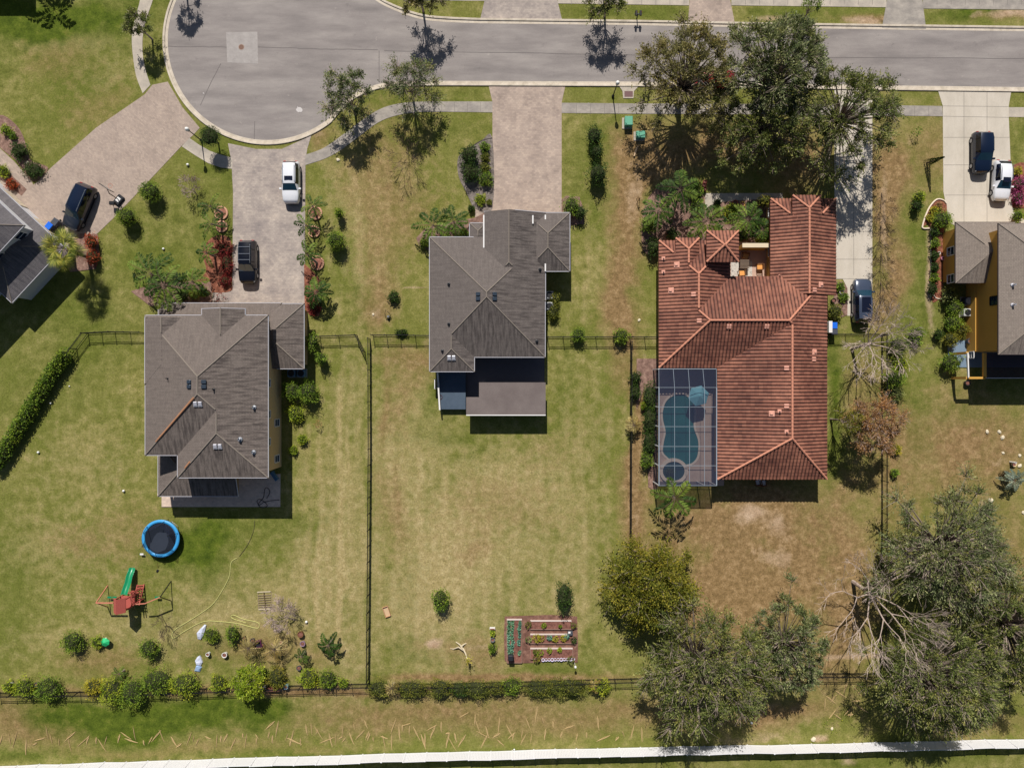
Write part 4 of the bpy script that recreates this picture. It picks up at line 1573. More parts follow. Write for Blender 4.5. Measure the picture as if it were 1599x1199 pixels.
# ---- house 0: rotated, at the left edge
def frame_at(px, py, z, ang):
    p = P(px, py, 0)
    return Matrix.Translation((p.x, p.y, 0)) @ Matrix.Rotation(ang, 4, 'Z')


A0 = math.radians(-43)
E_ = P(100, 386, 3.0)
F0 = Matrix.Translation((E_.x, E_.y, 0)) @ Matrix.Rotation(A0, 4, 'Z')   # local +y runs up-right, +x runs down-right
# local frame: corner E at origin, block extends to -x ... choose -x = along the north-east gutter, -y = along the south-east eave
b0 = [Block(-22, 0, -8.2, 0, 3.0, .42, frame=F0, world=True)]
Ucor = P(38, 352, 5.7)
F0b = Matrix.Translation((Ucor.x, Ucor.y, 0)) @ Matrix.Rotation(A0, 4, 'Z')
b0.append(Block(-20, 0, -12, 0, 5.7, .42, frame=F0b, world=True))
h0, h0roof, h0wall = make_house('rotated house with dark grey roof and white gutters at the left edge of the photo', b0, M_SHIN4, M_SIDING, M_GUT_W, P(-20, 400), M_cap=M_CAPG, capr=.05)
for x_ in (-4.5, -9):
    door(h0, F0 @ Vector((x_, -.47, 1.2)), 2.6, 2.2, tuple((F0.to_3x3() @ Vector((0, 1, 0))).xy), M_DOOR, 'garage_door')
for x_ in (-1.5, -4.5):
    window(h0, F0b @ Vector((-.47, x_ , 4.3)), 1.0, 1.2, tuple((F0b.to_3x3() @ Vector((1, 0, 0))).xy), M_WHITE, M_GLASS)

# the house across the side street whose shadow reaches the upper left lawn
hb = Block(-62, -53.8, 46.4, 54, 5.6, .35, world=True)
hN, _, _ = make_house('grey roofed house beyond the upper left edge of the photo', [hb], M_SHIN3, M_CREAM, M_GUT_W, (-58, 50, 0), M_cap=M_CAPG, capr=.06)
window(hN, (-57.5, 46.89, 4.2), 1.2, 1.2, (0, -1), M_WHITE, M_GLASS)
# ------------------------------------------------------------------ vegetation


def leaf_mat(name, dark, mid, light, noise=.9, trans=.32):
    t = NT(name)
    v = t.pos()
    n = t.noise(v, noise, 3, .6)
    tint = t.attr('tint')
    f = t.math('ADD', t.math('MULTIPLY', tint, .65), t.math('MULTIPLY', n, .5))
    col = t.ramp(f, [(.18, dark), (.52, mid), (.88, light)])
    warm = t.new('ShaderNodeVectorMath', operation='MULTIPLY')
    t.link(col, warm.inputs[0])
    warm.inputs[1].default_value = (1.22, 1.04, .72)
    col = t.mix(t.maprange(t.noise(t.mapping(v, loc=(17, 5, 2)), .45, 4, .7), .42, .66), col, warm.outputs[0])
    tr = t.new('ShaderNodeBsdfTranslucent')
    t.link(col, tr.inputs[0])
    mx = t.new('ShaderNodeMixShader')
    mx.inputs[0].default_value = trans
    t.fin(col, .65, spec=.25)
    t.link(t.b.outputs[0], mx.inputs[1])
    t.link(tr.outputs[0], mx.inputs[2])
    t.link(mx.outputs[0], t.n['Material Output'].inputs['Surface'])
    return t.m


LF = {
    'oak': leaf_mat('oak_leaves', C(40, 54, 22), C(102, 118, 56), C(184, 188, 122)),
    'oakgrey': leaf_mat('grey_oak_leaves', C(42, 56, 30), C(104, 120, 72), C(188, 194, 144)),
    'oakbrown': leaf_mat('olive_brown_oak_leaves', C(54, 56, 28), C(122, 122, 72), C(194, 186, 130)),
    'green': leaf_mat('green_leaves', C(44, 68, 14), C(100, 134, 36), C(166, 190, 72)),
    'bright': leaf_mat('bright_green_leaves', C(66, 94, 14), C(134, 162, 38), C(202, 214, 78)),
    'dark': leaf_mat('dark_green_leaves', C(18, 34, 12), C(44, 72, 24), C(90, 122, 50)),
    'hedge': leaf_mat('hedge_leaves', C(48, 60, 18), C(98, 110, 38), C(154, 158, 70)),
    'yellow': leaf_mat('yellow_green_leaves', C(96, 100, 20), C(168, 166, 42), C(220, 214, 84)),
    'golden': leaf_mat('golden_olive_leaves', C(58, 70, 18), C(108, 116, 36), C(172, 164, 64)),
    'orange': leaf_mat('rusty_orange_leaves', C(112, 86, 52), C(164, 128, 88), C(206, 166, 122)),
    'red': leaf_mat('dark_red_leaves', C(50, 16, 20), C(104, 30, 36), C(170, 66, 62)),
    'redor': leaf_mat('red_orange_leaves', C(84, 26, 20), C(150, 56, 34), C(210, 108, 60)),
    'magenta': leaf_mat('magenta_flowers', C(100, 34, 70), C(170, 70, 130), C(220, 130, 180)),
    'palm': leaf_mat('palm_fronds', C(24, 44, 12), C(60, 90, 28), C(132, 156, 66)),
    'fan': leaf_mat('fan_palm_fronds', C(48, 66, 16), C(104, 120, 38), C(196, 194, 96)),
    'drypalm': leaf_mat('dry_palm_fronds', C(84, 74, 38), C(150, 134, 78), C(216, 202, 142)),
    'blue': leaf_mat('blue_green_leaves', C(46, 90, 78), C(92, 150, 130), C(160, 206, 184)),
    'agave': leaf_mat('grey_green_leaves', C(70, 86, 76), C(128, 146, 132), C(196, 206, 190)),
    'dry': leaf_mat('dry_brown_leaves', C(74, 60, 42), C(120, 100, 72), C(170, 148, 112)),
}
BARK = plain('grey_bark', C(150, 136, 124), .95, .3, 4)
BARKL = plain('pale_grey_branches', C(186, 168, 156), .95, .22, 4)
BARKD = plain('brown_bark', C(96, 80, 66), .95, .3, 4)
BARKM = plain('mauve_grey_twigs', C(176, 156, 148), .95, .25, 4)


def npmesh(name, V, F, mat, parent, tint=None):
    """fast quad mesh from numpy arrays, V in world metres"""
    off = OFF.get(parent, Vector((0, 0, 0)))
    V = V - np.array(off)
    me = bpy.data.meshes.new(name)
    me.vertices.add(len(V))
    me.vertices.foreach_set('co', V.astype(np.float32).ravel())
    me.loops.add(F.size)
    me.loops.foreach_set('vertex_index', F.ravel().astype(np.int32))
    me.polygons.add(len(F))
    me.polygons.foreach_set('loop_start', np.arange(0, F.size, F.shape[1], dtype=np.int32))
    if tint is not None:
        a = me.attributes.new('tint', 'FLOAT', 'FACE')
        a.data.foreach_set('value', tint.astype(np.float32))
    me.materials.append(mat)
    me.update()
    me.validate()
    o = bpy.data.objects.new(name, me)
    COL.objects.link(o)
    o.parent = parent
    OFF[o] = off
    return o


def unit(a):
    return a / (np.linalg.norm(a, axis=1, keepdims=True) + 1e-9)


def leaf_quads(C_, ax, size, asp, rs, up=.6):
    """diamond leaves at C_ along axis ax"""
    n = len(C_)
    ax = unit(ax)
    nr = rs.normal(size=(n, 3))
    nr[:, 2] = np.abs(nr[:, 2]) + up
    nr = nr - ax * (nr * ax).sum(1, keepdims=True)
    nr = unit(nr)
    b = np.cross(nr, ax)
    L = (size * rs.uniform(.65, 1.35, (n, 1)))
    W = L * asp
    V = np.stack([C_ - ax * L * .5, C_ + b * W * .5, C_ + ax * L * .5, C_ - b * W * .5], 1).reshape(-1, 3)
    F = np.arange(4 * n).reshape(n, 4)
    return V, F


def sprays(lobes, centre, nt, nl, size, asp, rs, out=.7, up=.25, flat_=1.0, spread=.09):
    """leafy sprays fanning out of each lobe; every spray is a narrow bundle of leaves with its own tone"""
    Cs, As, Ts = [], [], []
    for (c, r) in lobes:
        c = np.array(c)
        d = rs.normal(size=(nt, 3))
        o = c - centre
        o = o / (np.linalg.norm(o) + 1e-6)
        d = unit(d) + o * out + np.array([0, 0, up])
        d[:, 2] *= flat_
        d = unit(d)
        ln = r * rs.uniform(.5, 1.25, (nt, 1))
        lt = rs.uniform(-.12, .12)
        tw = np.clip(rs.beta(1.6, 2.2, nt) * .75 + lt, 0, .8)
        for k in range(nl):
            t = (k + rs.uniform(0, 1, (nt, 1))) / nl
            t = .22 + .82 * t
            p = c + d * ln * t + rs.normal(size=(nt, 3)) * spread * (1.25 - .6 * t)
            p[:, 2] -= (t[:, 0] ** 2) * ln[:, 0] * .22
            Cs.append(p)
            As.append(d + rs.normal(size=(nt, 3)) * .38)
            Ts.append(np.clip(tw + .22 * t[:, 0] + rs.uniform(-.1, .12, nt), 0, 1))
    return np.concatenate(Cs), np.concatenate(As), np.concatenate(Ts)


def bez(a, b, c, k):
    return [a * (1 - t) ** 2 + b * 2 * t * (1 - t) + c * t * t for t in [i / k for i in range(k + 1)]]


def tree(name, label, cx, cy, rpx, height, zc, seed, leaf='oak', ry=None, nlobe=34, nt=14, nl=16, size=.24, asp=.42, bark=None, trunk_r=.28, group=None, dome=.42, out=.7,
         twigs=5, base=None, cat='tree', lobe_k=.34, flat_=1.0, fill=1.0, spread=.12, inner=.18):
    """broadleaf tree; (cx,cy) is where the crown's middle is seen, zc its height"""
    rs = np.random.RandomState(seed)
    rr = random.Random(seed)
    top_c = P(cx, cy, zc)
    k = (1 - zc / CAM_H) / S
    rx_, ry_ = rpx * k, (ry or rpx) * k
    bs = P(*base) if base else Vector((top_c.x + rr.uniform(-.3, .3), top_c.y + rr.uniform(-.3, .3), 0))
    root = thing(name, label, cat, bs, 0, group)
    hh = height - zc
    lobes = []
    i = 0
    while len(lobes) < nlobe:
        i += 1
        a = i * 2.39996 + rr.uniform(-.3, .3)
        q = math.sqrt((len(lobes) + .5) / nlobe) * rr.uniform(.78, 1.1)
        wob = 1 + .13 * math.sin(3 * a + seed) + .10 * math.sin(5 * a + seed * 2.3) if out > .6 else 1
        x = top_c.x + rx_ * (1 - lobe_k * .7) * q * wob * math.cos(a)
        y = top_c.y + ry_ * (1 - lobe_k * .7) * q * wob * math.sin(a)
        z = zc + hh * (1 - q * q) * rr.uniform(.5, .9) + rr.uniform(-.5, .3) * dome * min(rx_, ry_) * .8 - q * dome * hh
        lobes.append(((x, y, max(z, height * .3)), lobe_k * min(rx_, ry_) * rr.uniform(.65, 1.35)))
        if rr.random() > fill:
            lobes.pop() if len(lobes) > nlobe * .3 and rr.random() < .5 else None
    cen = np.array([top_c.x, top_c.y, zc - hh * .8])
    Cs, As, Ts = sprays(lobes, cen, nt, nl, size, asp, rs, out=out, flat_=flat_, spread=spread)
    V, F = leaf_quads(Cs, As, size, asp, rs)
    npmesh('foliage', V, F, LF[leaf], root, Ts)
    mb = MB()
    fork = Vector((bs.x * .75 + top_c.x * .25, bs.y * .75 + top_c.y * .25, height * .28))
    mb.tube([bs - Vector((0, 0, .1)), (bs + fork) / 2, fork], [trunk_r * 1.3, trunk_r, trunk_r * .85], 8)
    bb_ = bark or BARK
    bm_ = MB()
    for (c, r) in lobes:
        c = Vector(c)
        mid = Vector((fork.x * .55 + c.x * .45, fork.y * .55 + c.y * .45, fork.z * .35 + c.z * .65)) + Vector((rr.uniform(-.3, .3), rr.uniform(-.3, .3), 0))
        pts = bez(fork, mid, c, 4)
        n_ = len(pts)
        r0 = trunk_r * rr.uniform(.28, .5)
        bm_.tube(pts, [r0 * (1 - .78 * j / (n_ - 1)) for j in range(n_)], 4, cap=False)
        for _ in range(twigs):
            d = Vector((rr.gauss(0, 1), rr.gauss(0, 1), rr.gauss(.3, .6))).normalized() + (c - Vector(cen)).normalized() * out
            d.normalize()
            e = c + d * r * rr.uniform(.7, 1.15)
            bm_.tube([c, (c + e) / 2 + Vector((rr.uniform(-.1, .1), rr.uniform(-.1, .1), .05)), e], [r0 * .22 + .012, .018, .008], 3, cap=False)
    mb.build('trunk', bb_, root)
    bm_.build('branches', bb_, root)
    return root


def bare_tree(name, label, base, crown, rpx, height, seed, mat=None, depth=5, trunk_r=.2, leaf=None, nleaf=0, lsize=.12, kids=3, group=None, thin=1.0, spread=.62, cat='tree'):
    """leafless tree grown by forking"""
    rr = random.Random(seed)
    rs = np.random.RandomState(seed)
    b = P(*base)
    zc = height * .72
    c = P(crown[0], crown[1], zc)
    R = rpx * (1 - zc / CAM_H) / S
    root = thing(name, label, cat, b, 0, group)
    mb = MB()
    tips = []
    fork = Vector((b.x * .38 + c.x * .62, b.y * .38 + c.y * .62, height * .4))
    tr = MB().tube([b - Vector((0, 0, .1)), (b + fork) / 2, fork], [trunk_r * 1.25, trunk_r, trunk_r * .85], 8)

    def grow(p, d, L, r, lev):
        bend = Vector((rr.uniform(-.16, .16), rr.uniform(-.16, .16), rr.uniform(-.05, .12)))
        m = p + (d + bend * .5).normalized() * L * .5
        e = m + (d + bend).normalized() * L * .5
        mb.tube([p, m, e], [r, r * .8, r * .62], 3 if lev < 4 else 5, cap=False)
        if lev == 0:
            tips.append((e, d))
            return
        n = kids if rr.random() < .6 else kids - 1
        for i in range(n):
            ax = Vector((rr.gauss(0, 1), rr.gauss(0, 1), rr.gauss(0, .7)))
            nd = (d + ax.normalized() * spread * rr.uniform(.6, 1.25) + Vector((0, 0, .05))).normalized()
            grow(e if rr.random() < .65 else m.lerp(e, rr.random()), nd, L * rr.uniform(.66, .86), max(r * .62, .015), lev - 1)
    lim = 8
    off = (c - fork)
    for i in range(lim):
        a = 2 * math.pi * i / lim + rr.uniform(-.3, .3)
        tgt = c + Vector((math.cos(a), math.sin(a), 0)) * R * .8 - fork
        d = tgt.normalized()
        tot = tgt.length + R * .3
        L0 = tot / (1 + .76 + .76 ** 2 + .76 ** 3 + (.76 ** 4 if depth > 4 else 0) + (.76 ** 5 if depth > 5 else 0)) * rr.uniform(1.0, 1.25)
        grow(fork, d, L0, trunk_r * .42 * thin, depth)
    tr.build('trunk', mat or BARKL, root)
    mb.build('branches', mat or BARKL, root)
    if leaf:
        T = np.array([list(t[0]) for t in tips])
        D = np.array([list(t[1]) for t in tips])
        k = max(1, int(nleaf / len(T)) + 1)
        Cs = np.repeat(T, k, 0) + rs.normal(size=(len(T) * k, 3)) * .24
        As = np.repeat(D, k, 0) + rs.normal(size=(len(T) * k, 3)) * .5
        Cs, As = Cs[:nleaf] if nleaf < len(Cs) else Cs, As[:nleaf] if nleaf < len(As) else As
        V, F = leaf_quads(Cs, As, lsize, .5, rs)
        tn = np.clip(rs.uniform(0, 1, len(Cs)), 0, 1)
        npmesh('foliage', V, F, LF[leaf], root, tn)
    return root


def bush_mesh(root, c, rx, ry, h, leaf, seed, n=900, size=.13, asp=.5, core=True, spiky=.0, z0=0.0, lump=.16):
    """leafy mass: leaves on and inside a lumpy half-ellipsoid over a dark core added to block light"""
    rs = np.random.RandomState(seed)
    d = unit(rs.normal(size=(n, 3)))
    low = d[:, 2] < -.55
    d[low, 2] *= -1
    ph = rs.uniform(0, 6.28, 6)
    az = np.arctan2(d[:, 1], d[:, 0])
    lumpf = 1 + lump * (np.sin(az * 3 + ph[0] + d[:, 2] * 2) * .5 + np.sin(az * 5 + ph[1]) * .35 + np.sin(az * 8 + ph[2] + d[:, 2] * 6) * .35)
    rad = (rs.uniform(.72, 1.04, n) + spiky * rs.uniform(0, .5, n) * (rs.uniform(size=n) < .3)) * lumpf
    hz = h / 2
    p = np.stack([c[0] + d[:, 0] * rx * rad, c[1] + d[:, 1] * ry * rad, z0 + hz + d[:, 2] * hz * rad], 1)
    ax = d + rs.normal(size=(n, 3)) * .7
    V, F = leaf_quads(p, ax, size, asp, rs)
    tn = np.clip(rs.uniform(0, 1, n) * .6 + (lumpf - 1) / max(lump, .01) * .25 + .2, 0, 1)
    npmesh('foliage', V, F, LF[leaf], root, tn)
    if core:
        rr = random.Random(seed)
        mb = MB()
        mb.ico((c[0], c[1], z0 + hz), 1.0, 2, .1, rr)
        mb.v = [(c[0] + (x - c[0]) * rx * .74, c[1] + (y - c[1]) * ry * .74, z0 + hz + (z - z0 - hz) * hz * .72) for x, y, z in mb.v]
        mb.build('light_block_core', M_CORE, root)


M_CORE = plain('dark_core', C(52, 56, 30), .95, .3, 5)  # for solid cores added inside foliage to stop light passing through
_bs = [100]


def bush(px, py, rpx, h, leaf, label, rypx=None, n=None, size=.14, name='shrub', cat='shrub', group=None, spiky=.35, trunk=None, zc=None, core=True, lump=.27, asp=.5):
    _bs[0] += 1
    zc = (h / 2 if trunk is None else trunk + h / 2) if zc is None else zc
    c = P(px, py, zc)
    k = (1 - zc / CAM_H) / S
    rx, ry = rpx * k, (rypx or rpx) * k
    root = thing(name, label, cat, (c.x, c.y, 0), 0, group)
    n = n or int(260 + 420 * rx * ry * 1.5 / (size / .14) ** 2)
    bush_mesh(root, c, rx, ry, h, leaf, _bs[0], n, size, asp, core, spiky, trunk or 0.0, lump)
    if trunk:
        MB().tube([(c.x, c.y, -.05), (c.x, c.y, trunk + h * .3)], [.09, .06], 7).build('trunk', BARKD, root)
    return root


def frond_arrays(base, az, L, rise, droop, nleaf, ll, lw, rs, fold=.35, twist=0.0):
    """one feather frond: curved midrib points and paired leaflets"""
    d = np.array([math.cos(az), math.sin(az), 0])
    side = np.array([-d[1], d[0], 0])
    K = 8
    t = np.linspace(0, 1, K + 1)[:, None]
    mid = base + d * L * (t - .12 * t * t) + np.array([0, 0, 1]) * (rise * t - droop * t * t)
    Cs, As = [], []
    for s_ in (-1, 1):
        tt = np.linspace(.14, .98, nleaf)
        pos = np.stack([np.interp(tt, t[:, 0], mid[:, j]) for j in range(3)], 1)
        env = np.sin(np.pi * (tt * .86 + .12)) ** .6
        ax = side * s_ * 1.0 + d * .55 + np.array([0, 0, -fold])
        ax = np.repeat(ax[None], nleaf, 0) + rs.normal(size=(nleaf, 3)) * .16
        ax = unit(ax)
        ln = (ll * env)[:, None]
        Cs.append(pos + ax * ln * .5)
        As.append((ax, ln))
    P_, X_ = np.concatenate(Cs), np.concatenate([a for a, _ in As])
    Ln = np.concatenate([l for _, l in As])
    nr = np.repeat(np.array([[0, 0, 1.0]]), len(P_), 0) + rs.normal(size=(len(P_), 3)) * .25
    nr = unit(nr - X_ * (nr * X_).sum(1, keepdims=True))
    b = np.cross(nr, X_)
    V = np.stack([P_ - X_ * Ln * .5 - b * lw * .4, P_ + b * lw * .5, P_ + X_ * Ln * .5, P_ - b * lw * .5 + X_ * 0], 1).reshape(-1, 3)
    return mid, V


def palm(px, py, zc, rpx, label, seed, leaf='palm', nf=11, base=None, trunk_r=.11, name='palm_tree', group=None, droop=.9, lw=.09, ll=.55, rise=.55, cat='palm', skip=0.0, fan=False, nleaf=20):
    rs = np.random.RandomState(seed)
    rr = random.Random(seed)
    c = P(px, py, zc)
    k = (1 - zc / CAM_H) / S
    R = rpx * k
    b = P(*base) if base else Vector((c.x, c.y, 0))
    root = thing(name, label, cat, b, 0, group)
    nf = max(6, int(nf * .8)) if not fan and leaf == 'palm' else nf
    V, Ts = [], []
    rib = MB()
    cc = np.array([c.x, c.y, zc])
    if not fan:
        for i in range(nf):
            az = 2 * math.pi * i / nf + rr.uniform(-.25, .25)
            if rr.random() < skip:
                continue
            L = R * rr.uniform(.82, 1.1)
            mid, v = frond_arrays(cc, az, L, rise * L * rr.uniform(.6, 1.3), droop * L * rr.uniform(.7, 1.1), nleaf, min(ll, R * .30), lw, rs)
            V.append(v)
            Ts.append(np.full(len(v) // 4, rr.uniform(.1, .8)) + rs.uniform(-.15, .2, len(v) // 4))
            rib.tube([Vector(p) for p in mid[::2]], [.03, .025, .02, .012, .008][:len(mid[::2])], 3, cap=False)
    else:
        for i in range(nf):
            az = 2 * math.pi * i * .382 + rr.uniform(-.2, .2)
            L = R * rr.uniform(.2, .62)
            el = rr.uniform(-.2, 1.2)
            d = Vector((math.cos(az) * math.cos(el), math.sin(az) * math.cos(el), math.sin(el)))
            h_ = Vector(cc) + d * L
            ln0 = rr.uniform(.8, 1.15)
            rib.tube([Vector(cc), h_], [.025, .015], 3, cap=False)
            u = Vector((-math.sin(az), math.cos(az), 0))
            for q in range(18):
                a = (q / 17 - .5) * 3.6
                ax = (d * math.cos(a) + u * math.sin(a)).normalized()
                ax = (ax + Vector((0, 0, -.25))).normalized()
                ln = R * rr.uniform(.34, .46)
                s_ = ax.cross(Vector((0, 0, 1))).normalized() * .04
                V.append(np.array([list(h_ - s_ * .4), list(h_ + ax * ln * .5 + s_), list(h_ + ax * ln + Vector((0, 0, -.12))), list(h_ + ax * ln * .5 - s_)]))
                Ts.append(np.array([rr.uniform(.15, .9)]))
    V = np.concatenate(V)
    Ts = np.clip(np.concatenate(Ts), 0, 1)
    npmesh('fronds', V, np.arange(len(V)).reshape(-1, 4), LF[leaf], root, Ts)
    rib.build('frond_ribs', BARKD if leaf != 'fan' else BARKL, root)
    MB().tube([b - Vector((0, 0, .05)), (b + c) / 2 + Vector((.03, .02, 0)), c], [trunk_r * 1.3, trunk_r, trunk_r * .9], 8).build('trunk', BARK, root)
    return root
# ---- big street oaks, upper right
tree('oak_tree', 'spreading olive-brown oak over the street, right of the two green utility boxes', 1072, 110, 84, 10, 7.0, 11, 'oakbrown', ry=88, nlobe=96, nt=19, nl=13, size=.21, lobe_k=.2, out=.9, trunk_r=.3, base=(1058, 160), twigs=8, group='street oaks')
tree('oak_tree', 'large grey-green oak in the middle of the street cluster, over the red car', 1214, 96, 94, 11, 7.5, 12, 'oakgrey', ry=88, nlobe=126, nt=19, nl=13, size=.21, lobe_k=.2, out=.9, trunk_r=.34, base=(1190, 165), twigs=8, group='street oaks')
tree('oak_tree', 'oak at the right end of the street cluster, hanging over the concrete drive', 1330, 180, 92, 10, 6.5, 13, 'oak', ry=96, nlobe=92, nt=19, nl=13, size=.21, lobe_k=.2, out=.9, trunk_r=.3, base=(1290, 205), twigs=9, group='street oaks')
tree('oak_tree', 'dark green oak filling the lower middle of the street cluster above the tile roof', 1200, 196, 100, 8, 4.8, 14, 'oak', ry=72, nlobe=100, nt=19, nl=13, size=.21, lobe_k=.2, out=.9, trunk_r=.25, base=(1180, 215), twigs=6, group='street oaks')
# ---- lower right oaks
tree('oak_tree', 'wide dark oak at the bottom right of the round golden tree, reaching the white fence', 1108, 1046, 112, 10, 6.5, 21, 'oak', ry=116, nlobe=138, nt=19, nl=13, size=.21, lobe_k=.2, out=.9, trunk_r=.4, base=(1070, 1015), twigs=9, group='back oaks')
tree('oak_tree', 'smaller grey-green oak standing above the brown fence, right of the wide dark oak', 1236, 1010, 70, 8, 5.2, 22, 'oakgrey', ry=100, nlobe=71, nt=19, nl=13, size=.21, lobe_k=.2, out=.9, trunk_r=.25, base=(1210, 990), twigs=7, group='back oaks')
tree('oak_tree', 'tall oak topmost in the back right corner, beside the bare grey tree', 1488, 865, 118, 11, 7.0, 23, 'oakgrey', ry=112, nlobe=134, nt=19, nl=13, size=.21, lobe_k=.2, out=.9, trunk_r=.4, base=(1440, 840), twigs=10, group='back oaks')
tree('oak_tree', 'broad oak by the white fence in the bottom right corner', 1474, 1058, 118, 11, 7.0, 24, 'oak', ry=108, nlobe=138, nt=19, nl=13, size=.21, lobe_k=.2, out=.9, trunk_r=.4, base=(1410, 1030), twigs=8, group='back oaks')
tree('oak_tree', 'oak cut by the right edge of the photo, between the tall and the broad oaks', 1592, 985, 84, 10, 6.2, 25, 'oak', ry=130, nlobe=109, nt=19, nl=13, size=.21, lobe_k=.2, out=.9, trunk_r=.35, base=(1540, 960), twigs=7, group='back oaks')
tree('round_tree', 'dense round tree with golden olive leaves at the corner of the middle back lawn', 1022, 922, 82, 7.5, 4.6, 26, 'golden', ry=82, nlobe=84, nt=56, nl=6, size=.2, asp=.6, trunk_r=.3, base=(1010, 895), twigs=2, lobe_k=.26, out=.5, spread=.06, dome=.8)
# ---- semi bare street trees
tree('street_tree', 'thin grey-green street tree left of the two on the curved pavement', 540, 148, 42, 5.5, 3.8, 31, 'oakgrey', ry=52, nlobe=26, nt=22, nl=13, size=.2, trunk_r=.12, base=(555, 178), twigs=9, group='street trees', bark=BARKM)
tree('street_tree', 'open feathery street tree right of the two on the curved pavement', 640, 128, 48, 5.5, 3.8, 32, 'oakgrey', ry=48, nlobe=26, nt=22, nl=13, size=.18, trunk_r=.12, base=(645, 155), twigs=12, group='street trees', bark=BARKM)
tree('street_tree', 'street tree on the strip above the road, near where the turning circle opens', 655, -8, 36, 5.8, 4.2, 33, 'oakbrown', ry=32, nlobe=22, nt=22, nl=13, size=.2, trunk_r=.12, base=(661, 18), twigs=10, group='street trees', bark=BARKM)
tree('street_tree', 'green street tree on the strip above the road, left of the double mailbox', 945, -2, 36, 5.2, 3.8, 34, 'oak', ry=36, nlobe=20, nt=22, nl=13, size=.2, trunk_r=.12, base=(944, 26), twigs=8, group='street trees', bark=BARKM)
tree('street_tree', 'leaning thin tree on the verge left of the turning circle', 212, 38, 24, 4.2, 2.9, 35, 'oak', ry=26, nlobe=14, nt=22, nl=13, size=.18, trunk_r=.09, base=(238, 62), twigs=9, group='street trees', bark=BARKM)
tree('street_tree', 'small green street tree at the top edge above the big oaks', 1268, 4, 20, 3.4, 2.6, 36, 'green', ry=18, nlobe=14, nt=18, nl=5, size=.16, trunk_r=.08, base=(1254, 32), twigs=4, group='street trees', bark=BARKM)
tree('street_tree', 'dark street tree cut by the top edge at the turning circle kerb', 268, -36, 26, 4.5, 3.2, 37, 'dark', ry=26, nlobe=14, nt=22, nl=13, size=.18, trunk_r=.1, twigs=6, group='street trees', bark=BARKM)
bare_tree('sapling', 'spindly leafless sapling on the lawn below the two street trees', (637, 228), (634, 246), 30, 2.4, 41, BARKD, depth=3, trunk_r=.03, leaf='green', nleaf=260, lsize=.1, thin=1.0)
# ---- bare trees to the right
bare_tree('bare_tree', 'leafless grey tree beside the parked grey car and fence corner', (1330, 545), (1378, 530), 58, 8, 42, BARKL, depth=5, trunk_r=.16, thin=1.0, spread=.62, group='bare trees')
bare_tree('bare_tree', 'big leafless grey tree left of the oaks in the back right corner', (1332, 908), (1382, 942), 84, 9, 43, BARKL, depth=5, trunk_r=.19, thin=1.15, spread=.6, group='bare trees')
tree('rusty_tree', 'half-bare tree with rusty orange leaves over the side fence', 1368, 664, 52, 6.5, 4.8, 44, 'orange', nlobe=48, nt=22, nl=12, size=.17, lobe_k=.24, trunk_r=.13, twigs=9, base=(1322, 668), bark=BARKM)
tree('small_tree', 'yellow-green leafy tree growing through the rusty tree on its left', 1334, 658, 26, 6.3, 5.0, 45, 'golden', nlobe=16, nt=22, nl=6, size=.17, trunk_r=.1, twigs=4)
bare_tree('bare_shrub', 'mauve-grey leafless bush beside the wooden pallet', (462, 968), (439, 962), 24, 2.6, 46, BARKM, depth=5, trunk_r=.06, thin=.8, spread=.8)
bare_tree('bare_shrub', 'mauve-grey leafless bush on the lawn left of the upper tree ring', (308, 305), (297, 291), 14, 2.0, 47, BARKM, depth=4, trunk_r=.05, thin=.8, leaf='dry', nleaf=500, lsize=.09)
bare_tree('sapling', 'thin dark sapling under the right end of the swing beam', (251, 958), (254, 978), 16, 1.9, 48, BARKD, depth=3, trunk_r=.03)
for k, (x, y, cx_, cy_, r) in enumerate([(1377, 300, 1381, 328, 14), (1376, 350, 1380, 372, 14), (1376, 395, 1381, 420, 14), (1375, 440, 1382, 460, 14)]):
    bare_tree('bare_shrub', ['uppermost', 'second', 'third', 'lowest'][k] + ' of the dry brown hedge shrubs along the right side of the concrete drive', (x, y), (cx_, cy_), r + 3, 1.9, 60 + k, BARKD, depth=3, trunk_r=.045, leaf='dry', nleaf=220, lsize=.12, group='dry shrubs by the drive')

# ---- palms
palm(100, 390, 4.3, 40, 'tall fan palm at the corner of the dark grey roof', 71, 'fan', nf=30, fan=True, trunk_r=.2)
palm(236, 428, 3.8, 46, 'large feathery palm left of the two-storey house front', 72, nf=14, ll=.75, lw=0.14, trunk_r=.14)
palm(256, 446, 4.0, 44, 'feathery palm nearest the front eave of the two-storey house', 73, nf=13, ll=.75, lw=0.14, trunk_r=.14)
palm(300, 440, 2.6, 30, 'smaller palm between the big palms and the red mulch bed', 74, nf=11, ll=.6, lw=0.12)
palm(328, 322, 2.4, 26, 'small palm by the left drive edge, in the upper tree ring', 75, nf=7, base=(348, 333), ll=.4, lw=.11, skip=.1, group='small palms by the drive', nleaf=14)
palm(330, 350, 2.4, 30, 'small palm by the left drive edge, in the lower tree ring', 76, nf=7, base=(347, 355), ll=.42, lw=.12, group='small palms by the drive', nleaf=14)
palm(322, 395, 2.2, 24, 'small palm at the top of the red mulch bed', 77, nf=7, ll=.4, lw=.12, group='small palms by the drive', nleaf=14)
palm(488, 322, 2.2, 24, 'uppermost small palm along the right drive edge', 78, nf=7, base=(494, 337), ll=.4, lw=.11, group='small palms by the drive', nleaf=14)
palm(478, 352, 2.2, 26, 'second small palm along the right drive edge', 79, nf=7, base=(490, 364), ll=.42, lw=.12, group='small palms by the drive', nleaf=14)
palm(480, 398, 2.2, 26, 'third small palm along the right drive edge', 80, nf=7, base=(496, 412), ll=.42, lw=.12, group='small palms by the drive', nleaf=14)
